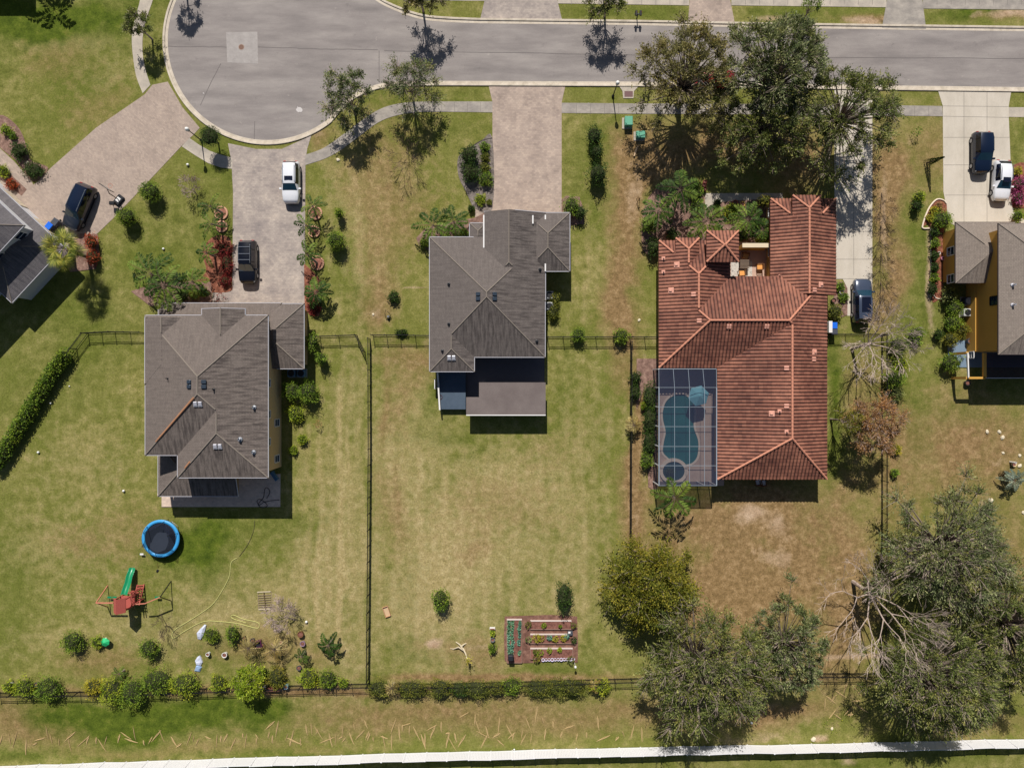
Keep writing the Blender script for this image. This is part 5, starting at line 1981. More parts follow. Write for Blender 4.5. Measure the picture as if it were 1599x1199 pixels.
palm(494, 456, 2.0, 28, 'bushy bright palm at the corner of the garage roof', 81, nf=15, ll=.5, lw=0.12)
palm(676, 352, 2.4, 40, 'wide palm in the bed at the front corner of the middle house', 82, nf=11, ll=.6, lw=0.13, base=(690, 360))
palm(708, 346, 2.0, 30, 'second palm in the bed, nearer the walkway of the middle house', 83, nf=11, ll=.55, lw=0.12)
palm(1062, 296, 3.6, 40, 'tall palm topmost in the mulch bed of the tile-roofed house', 84, nf=13, ll=.7, lw=0.14, base=(1050, 340))
palm(1028, 330, 3.0, 32, 'palm at the left end of the mulch bed of the tile-roofed house', 85, nf=11, ll=.65, lw=0.13, base=(1022, 360))
palm(1102, 346, 3.0, 38, 'palm hanging over the corner of the terracotta roof', 86, nf=13, ll=.65, lw=0.13)
palm(1168, 342, 2.2, 34, 'broad-leaved green palm left of the tile-roofed garage wing', 87, nf=16, ll=.55, lw=0.14)
palm(1190, 358, 1.8, 22, 'low bright green palm against the garage wing wall', 88, nf=13, ll=.45, lw=0.12)
palm(1054, 778, 4.0, 42, 'feathery green palm at the bottom left corner of the pool cage', 89, nf=9, ll=.75, lw=0.14, base=(1046, 768))
palm(512, 1008, 1.8, 22, 'small dark palm standing alone on the back lawn right of the junk plants', 90, nf=8, ll=.45, lw=.14, droop=1.1)
palm(388, 1012, 1.8, 22, 'dry spiky palm left of the two in the cluttered corner', 91, 'drypalm', nf=12, ll=.3, lw=.05)
palm(428, 1014, 1.9, 26, 'dry spiky palm right of the two in the cluttered corner', 92, 'drypalm', nf=12, ll=.3, lw=.05)
palm(990, 664, 1.3, 15, 'pale spiky plant by the fence, left of the pool hedge', 93, 'drypalm', nf=11, ll=.3, lw=.08, name='spiky_plant', cat='plant')
palm(1584, 750, 1.3, 22, 'blue-green agave-like plant at the right edge of the photo', 94, 'agave', nf=12, ll=.3, lw=.12, name='agave', cat='plant')
palm(612, 1074, 1.3, 18, 'dry palm growing in the left end of the back hedge', 95, 'drypalm', nf=9, ll=.3, lw=.05)
palm(930, 1072, 1.2, 14, 'dry palm growing in the right end of the back hedge', 96, 'drypalm', nf=8, ll=.26, lw=.05)
palm(471, 1025, 1.4, 14, 'small green palm above the back fence left of the lone palm', 97, nf=7, ll=.3, lw=.07)
palm(186, 1052, 1.0, 14, 'tiny palm above the leafy back fence bushes', 98, nf=7, ll=.28, lw=.06)

palm(12, -122, 6.0, 52, 'tall palm beyond the upper left edge of the photo, its shadow on the lawn', 70, nf=9, ll=.8, lw=.24)

# ---- shrubs: (x, y, r, height, leaf, label, kwargs)
SH = [
    (328, 213, 17, 1.3, 'dark', 'round clipped ball tree on a stem at the bottom of the turning circle', dict(trunk=1.5, name='topiary', cat='topiary', size=.1, spiky=0, lump=.04)),
    (235, 300, 18, 2.3, 'green', 'upper of the two clipped egg-shaped bushes by the pale diagonal drive', dict(size=.12, spiky=0, lump=.05)),
    (198, 339, 16, 2.3, 'green', 'lower of the two clipped egg-shaped bushes by the pale diagonal drive', dict(size=.12, spiky=0, lump=.05)),
    (525, 377, 16, 2.2, 'green', 'large round clipped bush right of the greyish drive', dict(size=.12, spiky=0, lump=.05)),
    (530, 334, 7, 1.7, 'green', 'narrow little cone bush above the large round bush', dict(rypx=8)),
    (615, 464, 10, .9, 'dark', 'small round bush alone on the lawn left of the middle house', dict(spiky=0)),
    (903, 523, 12, 1.5, 'green', 'left one of two round bushes on the fence right of the middle house', {}),
    (970, 525, 13, 1.5, 'green', 'right one of two round bushes on the fence right of the middle house', {}),
    (733, 243, 16, 1.9, 'dark', 'tall dark bush at the top of the grey mulch bed', {}),
    (735, 268, 15, 1.6, 'dark', 'tall dark bush in the middle of the grey mulch bed', dict(rypx=18)),
    (757, 230, 8, .8, 'green', 'low green plant nearest the drive at the top of the grey mulch bed', {}),
    (758, 246, 7, .7, 'hedge', 'low olive plant second from the top along the drive edge', {}),
    (757, 262, 8, .7, 'hedge', 'low olive plant third from the top along the drive edge', {}),
    (759, 280, 12, 1.0, 'green', 'bright round plant beside the drive in the grey mulch bed', {}),
    (750, 312, 9, .7, 'bright', 'yellow-green plant at the walkway corner of the grey mulch bed', {}),
    (764, 316, 4, .4, 'hedge', 'tiny plant at the lower right of the grey mulch bed', {}),
    (736, 326, 5, .7, 'dark', 'small dark plant beside the walkway of the middle house', {}),
    (697, 372, 8, .6, 'green', 'low plant against the front eave of the middle house', {}),
    (725, 366, 9, .6, 'green', 'low plant by the little entry roof of the middle house', {}),
    (662, 380, 8, .8, 'green', 'green plant at the left corner of the middle house roof', {}),
    (892, 322, 13, 1.8, 'green', 'leafy bush between the drive and the east wing of the middle house', dict(rypx=16)),
    (906, 332, 10, 1.5, 'dark', 'dark bush at the east corner of the middle house', {}),
    (928, 213, 13, 2.4, 'dark', 'upper of two upright dark trees on the strip right of the pinkish drive', dict(rypx=16, spiky=.7, name='small_tree', cat='tree', lump=.3)),
    (932, 238, 9, 2.2, 'dark', 'slim dark tree between the two upright dark trees', dict(rypx=12, spiky=.7, name='small_tree', cat='tree', lump=.3)),
    (933, 272, 16, 2.4, 'dark', 'lower and wider of the upright dark trees right of the pinkish drive', dict(rypx=18, spiky=.6, name='small_tree', cat='tree', lump=.3)),
    (867, 467, 8, 1.2, 'hedge', 'upper part of the curved hedge beside the air conditioners of the middle house', dict(rypx=13)),
    (864, 487, 10, 1.2, 'hedge', 'lower part of the curved hedge beside the air conditioners of the middle house', dict(rypx=14)),
    (457, 610, 18, 1.9, 'green', 'big leafy bush beside the tan wall of the two-storey house', dict(rypx=16)),
    (482, 612, 16, 2.2, 'green', 'big leafy bush at the right of the pair by the tan wall', dict(rypx=20)),
    (462, 645, 14, 1.2, 'bright', 'bright bush below the big leafy pair by the tan wall', {}),
    (488, 535, 10, 2.0, 'green', 'leafy plant at the fence end beside the lower garage roof', dict(rypx=16, spiky=.6, lump=.3)),
    (502, 560, 9, 2.0, 'green', 'leafy plant just inside the fence by the garage roof', dict(spiky=.6, lump=.3)),
    (472, 686, 8, .9, 'bright', 'small bright plant among bare soil right of the tan house', dict(spiky=.4)),
    (458, 703, 7, .7, 'bright', 'lowest small plant right of the tan house wall', dict(spiky=.4)),
    (497, 662, 6, 1.0, 'orange', 'thin rusty plant right of the bright bush', dict(spiky=.5, n=90, core=False)),
    (114, 1001, 17, 1.9, 'green', 'leafy citrus bush left of the green garden umbrella', dict(spiky=.5, lump=.25)),
    (152, 1002, 10, 1.0, 'bright', 'low bush with yellow leaves touching the green garden umbrella', {}),
    (233, 1012, 16, 1.8, 'green', 'leafy bush under the swing set sapling', dict(spiky=.5, lump=.3)),
    (330, 991, 12, 1.3, 'green', 'leafy bush right of the white tarp', dict(spiky=.3)),
    (363, 990, 10, 1.5, 'green', 'slim bush between the white tarp and the dark pots', dict(rypx=15, spiky=.4)),
    (14, 1072, 8, .9, 'bright', 'small bright bush at the far left end of the back fence', {}),
    (38, 1073, 14, 1.4, 'bright', 'bright bush second from the left on the back fence', {}),
    (76, 1075, 18, 1.7, 'green', 'rounded green bush third from the left on the back fence', {}),
    (146, 1073, 13, 1.1, 'yellow', 'low yellow-green bush on the back fence left of the tall clump', {}),
    (176, 1078, 17, 2.0, 'bright', 'tall bright bush where the back fence clump begins', dict(rypx=22)),
    (208, 1082, 18, 2.2, 'green', 'tall bush hanging over the back fence in the middle of the clump', dict(rypx=24)),
    (244, 1062, 22, 2.0, 'green', 'wide green bush on the right of the back fence clump', dict(rypx=20)),
    (288, 1068, 21, 1.9, 'bright', 'broad bright bush below the stray blue bags', dict(rypx=18)),
    (342, 1066, 12, 1.4, 'bright', 'bright bush left of the fence-top tree', {}),
    (432, 1058, 14, 1.6, 'golden', 'rust-tinged bush above the wooden planter box', dict(rypx=17)),
    (411, 1052, 8, 1.2, 'green', 'small green bush squeezed between the fence-top tree and the rust-tinged bush', {}),
    (482, 1058, 14, 1.2, 'bright', 'loose bright bush left of the rounder dark bush on the back fence', dict(spiky=.4)),
    (512, 1060, 13, 1.5, 'green', 'rounder dark bush at the right end of the left back fence', {}),
    (536, 1066, 7, .7, 'bright', 'last little bush before the middle side fence', {}),
    (688, 936, 14, 2.2, 'green', 'young leafy tree alone on the left of the middle back lawn', dict(rypx=19, name='small_tree', cat='tree', spiky=.4, lump=.22)),
    (881, 930, 14, 2.4, 'dark', 'upright dark tree standing just above the vegetable garden', dict(rypx=24, name='small_tree', cat='tree', spiky=.3)),
    (30, 236, 14, 1.1, 'dark', 'upper dark shrub in the left flower bed', dict(rypx=14)),
    (52, 266, 17, .9, 'dark', 'lower spreading shrub at the tip of the left flower bed', dict(rypx=13)),
    (10, 203, 8, .8, 'bright', 'yellow-green plant in the left flower bed near the edge', dict(spiky=.5)),
    (20, 212, 6, .6, 'green', 'small sprawling plant under the yellow-green one in the left bed', dict(spiky=.5)),
    (5, 268, 10, .8, 'bright', 'bright plant in the bed below the left garden path', {}),
    (18, 288, 9, .7, 'redor', 'red flowering plant in the bed below the left garden path', {}),
    (143, 378, 9, 1.6, 'redor', 'upper red-leaved shrub right of the fan palm', dict(rypx=14)),
    (145, 402, 9, 1.5, 'redor', 'lower red-leaved shrub right of the fan palm', dict(rypx=14)),
    (349, 388, 15, .9, 'red', 'upper dark red shrub in the red mulch bed', dict(rypx=11)),
    (354, 412, 10, 1.0, 'red', 'middle dark red shrub along the drive in the red mulch bed', dict(rypx=18)),
    (352, 438, 9, .8, 'red', 'lowest dark red shrub along the drive in the red mulch bed', {}),
    (345, 465, 8, .8, 'red', 'purple-red shrub at the foot of the red mulch bed', dict(spiky=.8, n=120, core=False)),
    (303, 460, 9, .9, 'golden', 'golden bush against the front eave of the two-storey house', {}),
    (318, 456, 8, .8, 'green', 'green bush between the golden bush and the drive', {}),
    (284, 462, 9, 1.0, 'dark', 'dark bush under the palms at the front eave', {}),
    (490, 480, 11, .7, 'red', 'red-brown ground plant in the bed by the garage corner', {}),
    (1015, 620, 12, 1.7, 'dark', 'top section of the dark hedge left of the pool cage', dict(rypx=24)),
    (1015, 655, 12, 1.7, 'dark', 'middle section of the dark hedge left of the pool cage', dict(rypx=24)),
    (1014, 690, 12, 1.7, 'dark', 'lower section of the dark hedge left of the pool cage', dict(rypx=20)),
    (1010, 718, 11, 1.6, 'green', 'bright bottom end of the hedge left of the pool cage', dict(rypx=13)),
    (1006, 634, 6, .9, 'bright', 'small bright plant beside the pool hedge, upper', {}),
    (992, 590, 9, 1.3, 'dark', 'dark fence bush level with the top of the pool cage', dict(rypx=10, spiky=.4)),
    (992, 612, 9, 1.3, 'dark', 'second dark fence bush level with the top of the pool', dict(rypx=12, spiky=.4)),
    (1046, 738, 8, .8, 'dark', 'potted plant beside the spa inside the screen cage', {}),
    (1012, 350, 12, 1.6, 'green', 'shrub at the left edge of the tan mulch bed', dict(rypx=14)),
    (1020, 385, 12, 1.8, 'dark', 'dark shrub at the left corner of the terracotta roof', dict(rypx=16)),
    (1050, 366, 10, 1.0, 'dark', 'low dark shrub in front of the terracotta roof, left', {}),
    (1086, 300, 12, 1.5, 'green', 'shrub by the top of the front walk', dict(rypx=14)),
    (1090, 322, 12, 1.3, 'green', 'shrub in the bend of the front walk', {}),
    (1120, 317, 6.5, .8, 'dark', 'upper of the clipped green balls by the front walk', dict(spiky=0, size=.08, lump=.03)),
    (1120, 325, 6, .8, 'green', 'second clipped green ball by the front walk', dict(spiky=0, size=.08, lump=.03)),
    (1120, 356, 6, .8, 'green', 'lowest clipped green ball before the entry roof', dict(spiky=0, size=.08, lump=.03)),
    (1140, 330, 12, .9, 'bright', 'bright ground plants under the terracotta pot', {}),
    (1192, 374, 12, 1.2, 'bright', 'bright green shrub against the courtyard wall', dict(rypx=12)),
    (1160, 368, 9, 1.0, 'dark', 'dark shrub beside the square entry roof', {}),
    (1193, 315, 11, 2.4, 'golden', 'clipped brown-green arch shrub beside the garage wing', dict(rypx=9, spiky=0)),
    (1304, 487, 12, 1.1, 'hedge', 'round bush below the notch in the tile roof, above the blue bin', {}),
    (1312, 448, 7, .7, 'green', 'small green plant at the top of the bed by the concrete drive', {}),
    (1317, 464, 8, .7, 'green', 'small green plant at the bottom of the bed by the concrete drive', {}),
    (1435, 308, 9, 1.2, 'bright', 'bright little tree left of the curved white bed edging', dict(spiky=.6)),
    (1431, 322, 8, 1.4, 'dark', 'dark plant under the bright little tree', dict(spiky=.4)),
    (1431, 205, 7, 1.2, 'green', 'sparse young plant on the brown verge left of the wide drive', dict(spiky=.9, n=130, core=False)),
    (1471, 344, 16, 1.6, 'green', 'big round glossy shrub at the corner of the mustard house drive', dict(rypx=15)),
    (1459, 328, 6, .6, 'yellow', 'yellow shrub inside the curved white edging, upper', {}),
    (1452, 340, 6, .6, 'yellow', 'yellow shrub inside the curved white edging, lower', {}),
    (1466, 322, 6, .5, 'orange', 'orange-leaved shrub inside the curved white edging', {}),
    (1459, 362, 7, 1.0, 'dark', 'first dark shrub in the row beside the mustard house', dict(rypx=9)),
    (1460, 380, 7, 1.0, 'green', 'second shrub in the row beside the mustard house', dict(rypx=8)),
    (1459, 400, 6, .9, 'dark', 'third dark shrub in the row beside the mustard house', dict(rypx=8)),
    (1460, 418, 6, .9, 'dark', 'fourth dark shrub in the row beside the mustard house', dict(rypx=8)),
    (1459, 434, 7, .9, 'green', 'fifth shrub in the row beside the mustard house', dict(rypx=8)),
    (1456, 452, 7, 1.0, 'dark', 'last dark shrub in the row beside the mustard house', dict(rypx=9)),
    (1481, 462, 11, 1.6, 'oak', 'grey-green loose shrub at the top of the long shrubbery', dict(rypx=13)),
    (1490, 482, 13, 1.7, 'green', 'second shrub of the long shrubbery by the air conditioners', dict(rypx=14)),
    (1488, 504, 13, 1.6, 'green', 'third shrub of the long shrubbery by the mustard wall', dict(rypx=14)),
    (1500, 514, 14, 1.2, 'golden', 'yellowish shrub at the lower end of the long shrubbery', dict(rypx=12)),
    (1484, 530, 12, 1.6, 'golden', 'brownish lowest shrub of the long shrubbery', {}),
    (1465, 522, 8, 1.1, 'dark', 'small dark bush left of the long shrubbery', {}),
    (1484, 566, 17, 1.8, 'green', 'free-standing bright shrub at the back corner of the mustard house', dict(rypx=15)),
    (1589, 338, 9, 1.0, 'green', 'clipped shrub on the right edge by the white walk', {}),
    (1590, 288, 12, 1.0, 'magenta', 'upper magenta flowering bush right of the white car', {}),
    (1590, 308, 11, .9, 'magenta', 'lower magenta flowering bush right of the white car', {}),
    (1589, 268, 7, .7, 'yellow', 'yellow-green plant above the magenta bushes', {}),
    (1402, 540, 16, 1.6, 'oak', 'scrubby bush right of the bare grey tree, upper', dict(spiky=.5)),
    (1430, 524, 14, 1.3, 'green', 'low scrubby bush furthest right of the bare grey tree', dict(spiky=.5)),
    (1396, 592, 17, 1.7, 'green', 'scrubby bush against the brown side fence, middle', dict(rypx=14, spiky=.4)),
    (1404, 566, 13, 1.0, 'bright', 'yellow-green low bush by the side fence', {}),
    (1398, 614, 13, 1.2, 'oak', 'scrubby bush above the rusty tree', dict(spiky=.5)),
    (1399, 702, 8, .8, 'yellow', 'yellow-tipped bush right of the side fence', {}),
    (1397, 738, 6, .9, 'green', 'small bush right of the side fence, lower', dict(spiky=.4)),
    (1570, 742, 8, .8, 'dry', 'dead brown plant beside the blue-green agave', dict(spiky=.5)),
    (1300, 1132, 14, .35, 'bright', 'low weeds growing on the strip above the white fence', dict(n=70, core=False, spiky=.5)),
    (627, 519, 10, .7, 'dark', 'low dark plant on the fence left of the middle house', dict(rypx=5, spiky=.5)),
    (769, 988, 4, .7, 'bright', 'square clipped plant in a white box left of the vegetable garden', dict(rypx=5)),
    (769, 1012, 6.5, .9, 'green', 'round potted bush left of the vegetable garden', dict(rypx=8)),
]
for (x, y, r, h_, lf, lab, kw) in SH:
    if 1040 < y < 1090 and x < 560:
        r *= 1.16
        kw = dict(kw, spiky=.35, lump=.28)
    if lab == 'x':
        continue
    bush(x, y, r, h_, lf, lab, **kw)
tree('fence_tree', 'rounded bright green tree standing over the left back fence', 385, 1068, 28, 3.6, 2.2, 51, 'bright', ry=32, nlobe=26, nt=36, nl=5, size=.17, asp=.6, trunk_r=.12, twigs=2, lobe_k=.3, out=.5, base=(380, 1055))

# back hedge of the middle lawn: ten separate bushes
for k, (x, y, r, ry, lf) in enumerate([(592, 1074, 16, 14, 'hedge'), (642, 1074, 27, 13, 'hedge'), (688, 1074, 17, 15, 'hedge'), (718, 1075, 14, 11, 'dark'), (742, 1075, 25, 13, 'hedge'), (776, 1073, 14, 11, 'hedge'),
                                       (798, 1070, 14, 14, 'green'), (842, 1073, 24, 14, 'hedge'), (868, 1071, 16, 13, 'hedge'), (892, 1072, 26, 14, 'hedge'), (938, 1071, 15, 12, 'bright')]):
    nm = ['first', 'second', 'third', 'fourth', 'fifth', 'sixth', 'seventh', 'eighth', 'ninth', 'tenth', 'eleventh'][k]
    bush(x, y, r * 1.15, 1.6, lf, nm + ' bush from the left in the hedge below the vegetable garden', rypx=ry, name='hedge_bush', cat='hedge', group='back hedge bushes', spiky=.2, size=.13)

# long clipped hedge on the left
HL = [(101, 553), (86, 572), (70, 598), (54, 624), (38, 650), (22, 676), (6, 702), (-10, 728)]
hd = thing('hedge', 'long bright green hedge running diagonally at the left edge of the photo', 'hedge', P(50, 640))
rs = np.random.RandomState(8)
Vs, Ts = [], []
line = [P(x, y, 1.0) for x, y in smoothline(HL, 8)]
pts_ = []
for _ in range(5200):
    q = line[rs.randint(len(line))]
    a = rs.uniform(0, 2 * math.pi)
    e = rs.uniform(-.3, 1.57)
    r_ = rs.uniform(.8, 1.08)
    pts_.append((q.x + math.cos(a) * math.cos(e) * .9 * r_, q.y + math.sin(a) * math.cos(e) * .85 * r_, .75 + math.sin(e) * .85 * r_))
pts_ = np.array(pts_)
V, F = leaf_quads(pts_, rs.normal(size=pts_.shape) + np.array([0, 0, .5]), .2, .55, rs)
npmesh('foliage', V, F, LF['green'], hd, np.clip(rs.uniform(0, .8, len(pts_)), 0, 1))
mb = MB()
for i in range(len(line) - 1):
    pass
mb.tube([Vector((q.x, q.y, .72)) for q in line], .6, 10)
mb.build('light_block_core', M_CORE, hd)  # solid tube added inside the hedge to block light
# ------------------------------------------------------------------ vehicles


def paint(name, c, coat=1.0, rough=.35, metal=.2):
    return plain(name, c, rough, .03, 1.0, metal=metal, spec=.5, coat=coat)


M_CGL = plain('car_glass', C(26, 58, 74), .05, .1, 1.5, spec=.9)
M_CGL2 = plain('tinted_side_glass', C(18, 22, 40), .05, .1, 1.5, spec=.9)
M_TYRE = plain('tyre_rubber', C(34, 33, 34), .85, .15, 5)
M_RIM = plain('alloy_rim', C(176, 178, 184), .3, .08, 6, metal=.8, spec=.5)
M_TRIM = plain('black_trim', C(26, 26, 30), .5, .1, 5)
M_LENS = plain('headlamp_lens', C(214, 222, 230), .1, .05, 6, spec=.7)
M_TAIL = plain('tail_lamp_lens', C(168, 24, 30), .15, .1, 6, spec=.6)
M_CHROME = plain('chrome_rail', C(214, 218, 224), .2, .05, 6, metal=.8, spec=.6)


def car(px, py, heading, label, pm, L=4.7, W=1.9, H=1.72, kind='suv', rails=None, sunroof=None, roofmat=None):
    """heading: angle of the nose in degrees, 0 = +x (right), -90 = down in the picture"""
    base = P(px, py)
    t = thing('parked_car', label, 'car', (base.x, base.y, .03), math.radians(heading), 'parked vehicles')
    hl, hw = L / 2, W / 2
    if kind == 'suv':
        st = [  # x, half width, belt z, roof z or None, roof half width
            (hl, .52, .60, None), (hl - .09, .78, .80, None), (hl - .36, .93, .94, None), (hl - 1.0, .985, 1.03, None), (hl - 1.32, .99, 1.07, None),
            (hl - 1.98, 1.0, 1.08, H - .10), (hl - 2.3, 1.0, 1.08, H - .01), (hl - 2.95, 1.0, 1.09, H), (hl - 3.65, .99, 1.09, H - .01), (-hl + .42, .97, 1.08, H - .06),
            (-hl + .14, .93, 1.02, None), (-hl + .05, .84, .82, None), (-hl, .66, .62, None)]
        cowl, rear = 4, 10
    else:
        st = [
            (hl, .5, .52, None), (hl - .09, .76, .70, None), (hl - .4, .94, .84, None), (hl - 1.0, .98, .93, None), (hl - 1.25, .985, .96, None),
            (hl - 2.05, 1.0, .96, H - .06), (hl - 2.4, 1.0, .96, H), (hl - 2.9, 1.0, .96, H), (hl - 3.3, .985, .96, H - .03), (-hl + .6, .97, .97, H - .14),
            (-hl + .2, .92, .95, None), (-hl + .08, .82, .8, None), (-hl, .64, .6, None)]
        cowl, rear = 4, 10
    rows = []
    for i, (x, kw, belt, rz) in enumerate(st):
        w_ = hw * kw
        lo = .24 if 0 < i < len(st) - 1 else .34
        if rz is None:
            hz = belt + (.05 if i > 0 and i < len(st) - 1 else 0)
            half = [(w_ * .93, lo), (w_, lo + .22), (w_ * .995, belt * .72), (w_ * .95, belt), (w_ * .86, hz), (w_ * .45, hz + .045), (0, hz + .06)]
        else:
            rw = hw * (.76 if kind == 'suv' else .70) * (.92 if i in (5, 9) else 1)
            half = [(w_ * .93, lo), (w_, lo + .22), (w_ * .995, belt * .72), (w_ * .955, belt), (rw, rz - .07), (rw - .13, rz), (0, rz + .035)]
        rows.append([(x, y, z) for y, z in half] + [(x, -y, z) for y, z in half[-2::-1]])
    m = len(rows[0])
    parts = {'body': [], 'windscreen': [], 'rear_window': [], 'side_window': [], 'side_window ': [], 'roof': []}
    for i in range(len(rows) - 1):
        for j in range(m - 1):
            jj = min(j, m - 2 - j)     # 0..5
            key = 'body'
            if i == cowl and jj >= 4:
                key = 'windscreen'
            elif i == rear - 1 and jj >= 4:
                key = 'rear_window'
            elif cowl < i < rear - 1 and jj == 3:
                key = 'side_window' if j < m // 2 else 'side_window '
            elif cowl < i < rear - 1 and jj >= 4:
                key = 'roof'
            parts[key].append(((i, j), (i, j + 1), (i + 1, j + 1), (i + 1, j)))
    mats = {'body': pm, 'windscreen': M_CGL, 'rear_window': M_CGL2, 'side_window': M_CGL2, 'side_window ': M_CGL2, 'roof': roofmat or pm}
    body = None
    for key, fl in parts.items():
        mb = MB()
        idx = {}
        fs = []
        for f in fl:
            ff = []
            for q in f:
                if q not in idx:
                    idx[q] = len(mb.v)
                    mb.v.append(rows[q[0]][q[1]])
                ff.append(idx[q])
            fs.append(tuple(ff))
        if key == 'body':
            n0 = len(mb.v)
            mb.v += [rows[0][k] for k in range(m)] + [rows[-1][k] for k in range(m)]
            fs.append(tuple(range(n0, n0 + m)))
            fs.append(tuple(range(n0 + 2 * m - 1, n0 + m - 1, -1)))
        mb.f = fs
        o = mb.build(key.strip(), mats[key], t, smooth=key in ('body', 'roof', 'windscreen'), world=False)
        if key == 'body':
            body = o
    # pillars, trim and skirts
    mb = MB()
    for s_ in (-1, 1):
        for i in (6, 8):
            a, b_ = rows[i][3], rows[i][4]
            mb.bar((a[0], s_ * (a[1] + .012), a[2]), (b_[0], s_ * (b_[1] + .012), b_[2]), .07, .03)
        mb.bar((hl - .9, s_ * hw * .95, .22), (-hl + .6, s_ * hw * .95, .22), .08, .14)
    mb.bar((hl - .02, -hw * .55, .42), (hl - .02, hw * .55, .42), .06, .22)
    mb.build('trim', M_TRIM, t, world=False)
    # bonnet and tailgate shut lines
    for s_ in (-1, 1):
        MB().box(hl - .40, hl - .17, s_ * hw * .64 - .18, s_ * hw * .64 + .18, .70 if kind == 'suv' else .6, .90 if kind == 'suv' else .8, bev=.04).build('headlight', M_LENS, t, world=False)
        MB().box(-hl + .03, -hl + .15, s_ * hw * .66 - .14, s_ * hw * .66 + .14, .72, 1.0 if kind == 'suv' else .92, bev=.03).build('tail_light', M_TAIL, t, world=False)
        MB().box(hl - 1.62, hl - 1.42, s_ * (hw + .11) - .13, s_ * (hw + .11) + .13, .98 if kind == 'suv' else .88, 1.14 if kind == 'suv' else 1.02, bev=.03).build('wing_mirror', pm, t, world=False)
        for x in (hl - .92, -hl + .88):
            M = Matrix.Translation((x, s_ * (hw - .11), .34)) @ Matrix.Rotation(math.pi / 2, 4, 'X')
            ty = MB().lathe([(.22, -.11), (.33, -.11), (.35, -.07), (.35, .07), (.33, .11), (.22, .11)], 18, cap=False)
            ty.v = [tuple(M @ Vector(v)) for v in ty.v]
            wh = ty.build('wheel', M_TYRE, t, world=False)
            ri = MB().lathe([(.225, -.10), (.20, -.115), (.05, -.10), (.05, .10), (.20, .115), (.225, .10)], 14)
            ri.v = [tuple(M @ Vector(v)) for v in ri.v]
            ri.build('rim', M_RIM, wh, world=False)
    if rails:
        rz = H + .06
        for s_ in (-1, 1):
            MB().tube([(hl - 2.1, s_ * hw * .66, rz - .05), (hl - 2.2, s_ * hw * .66, rz), (-hl + .75, s_ * hw * .66, rz), (-hl + .65, s_ * hw * .66, rz - .06)], .022, 6).build('roof_rail', M_CHROME, t, world=False)
        if rails == 'bars':
            for x in (hl - 2.45, hl - 3.1, hl - 3.85):
                MB().bar((x, -hw * .66, rz + .02), (x, hw * .66, rz + .02), .05, .03).build('cross_bar', M_CHROME, t, world=False)
    if sunroof:
        x0, x1, ww = sunroof
        MB().box(x0, x1, -ww, ww, H + .02, H + .052).build('sunroof', M_CGL2, t, world=False)
    return t


PW = paint('white_car_paint', C(236, 238, 244), rough=.3, metal=0)
PB = paint('black_car_paint', C(14, 18, 30), coat=.35, rough=.3)
PN = paint('dark_blue_car_paint', C(18, 32, 56), coat=.5, rough=.25)
PG = paint('slate_grey_car_paint', C(70, 80, 100), rough=.22)
PR = paint('red_car_paint', C(150, 20, 34), rough=.25)
PD = paint('charcoal_van_paint', C(36, 44, 58), coat=.4, rough=.3)
car(458, 288, -90, 'white SUV with a sunroof parked on the greyish drive', PW, 4.65, 1.9, 1.66, sunroof=(-.42, .02, .45), rails='y')
car(391, 411, -90, 'black SUV with a silver roof rack parked on the greyish drive', PB, 4.8, 1.92, 1.75, rails='bars')
car(130, 326, -113, 'dark blue van with roof rails parked on the pale diagonal drive', PD, 5.3, 2.0, 1.8, rails='y', roofmat=PN)
car(1526, 242, -90, 'dark blue SUV parked on the wide concrete drive, left of the white car', PN, 4.6, 1.95, 1.72)
car(1557, 285, -93, 'white hatchback with a sunroof parked on the wide concrete drive', PW, 4.5, 1.85, 1.52, kind='sedan', sunroof=(-.1, .42, .4), rails='y')
car(1341, 471, 90, 'slate grey car parked at the lower end of the narrow concrete drive', PG, 4.9, 1.95, 1.6, sunroof=(-1.3, .3, .48))
car(1114, 128, 0, 'red car parked at the kerb half hidden under the oaks', PR, 4.5, 1.85, 1.5, kind='sedan')

# ------------------------------------------------------------------ fences
HF = 1.35
_pan = {}


def picket_panel(L, slats=True, h=HF):
    """rails and pickets of one fence bay along +x, length L"""
    key = (round(L, 2), slats, h)
    if key in _pan:
        return _pan[key]
    mb = MB()
    for z in (h - .04, h - .22, .16):
        mb.box(.03, L - .03, -.02, .02, z - .022, z + .022)
    n = int(L / .115)
    for i in range(1, n):
        x = i * L / n
        mb.box(x - .008, x + .008, -.008, .008, .06, h - .02)
    me_o = mb.build('panel', M_BLACKM, None)
    me = me_o.data
    bpy.data.objects.remove(me_o)
    _pan[key] = me
    return me


_post = None


def fence(pts, label, h=HF, group='black picket fences', name='picket_fence'):
    """black aluminium picket fence through pixel points"""
    global _post
    W_ = [P(x, y) for x, y in pts]
    root = thing(name, label, 'fence', W_[0], 0, group)
    if _post is None:
        mb = MB()
        mb.box(-.035, .035, -.035, .035, -.05, HF + .05)
        mb.box(-.05, .05, -.05, .05, HF + .05, HF + .09)
        o_ = mb.build('post', M_BLACKM, None)
        _post = o_.data
        bpy.data.objects.remove(o_)
    for i in range(len(W_) - 1):
        a, b = W_[i], W_[i + 1]
        d = b - a
        n = max(1, round(d.length / 1.83))
        Lb = d.length / n
        ang = math.atan2(d.y, d.x)
        for k in range(n):
            q = a + d * (k / n) - W_[0]
            p = bpy.data.objects.new('panel', picket_panel(Lb))
            COL.objects.link(p)
            p.parent = root
            p.location = q
            p.rotation_euler = (0, 0, ang)
        for k in range(n + (1 if i == len(W_) - 2 else 0)):
            q = a + d * (k / n) - W_[0]
            p = bpy.data.objects.new('post', _post)
            COL.objects.link(p)
            p.parent = root
            p.location = q
            p.rotation_euler = (0, 0, ang)
    return root


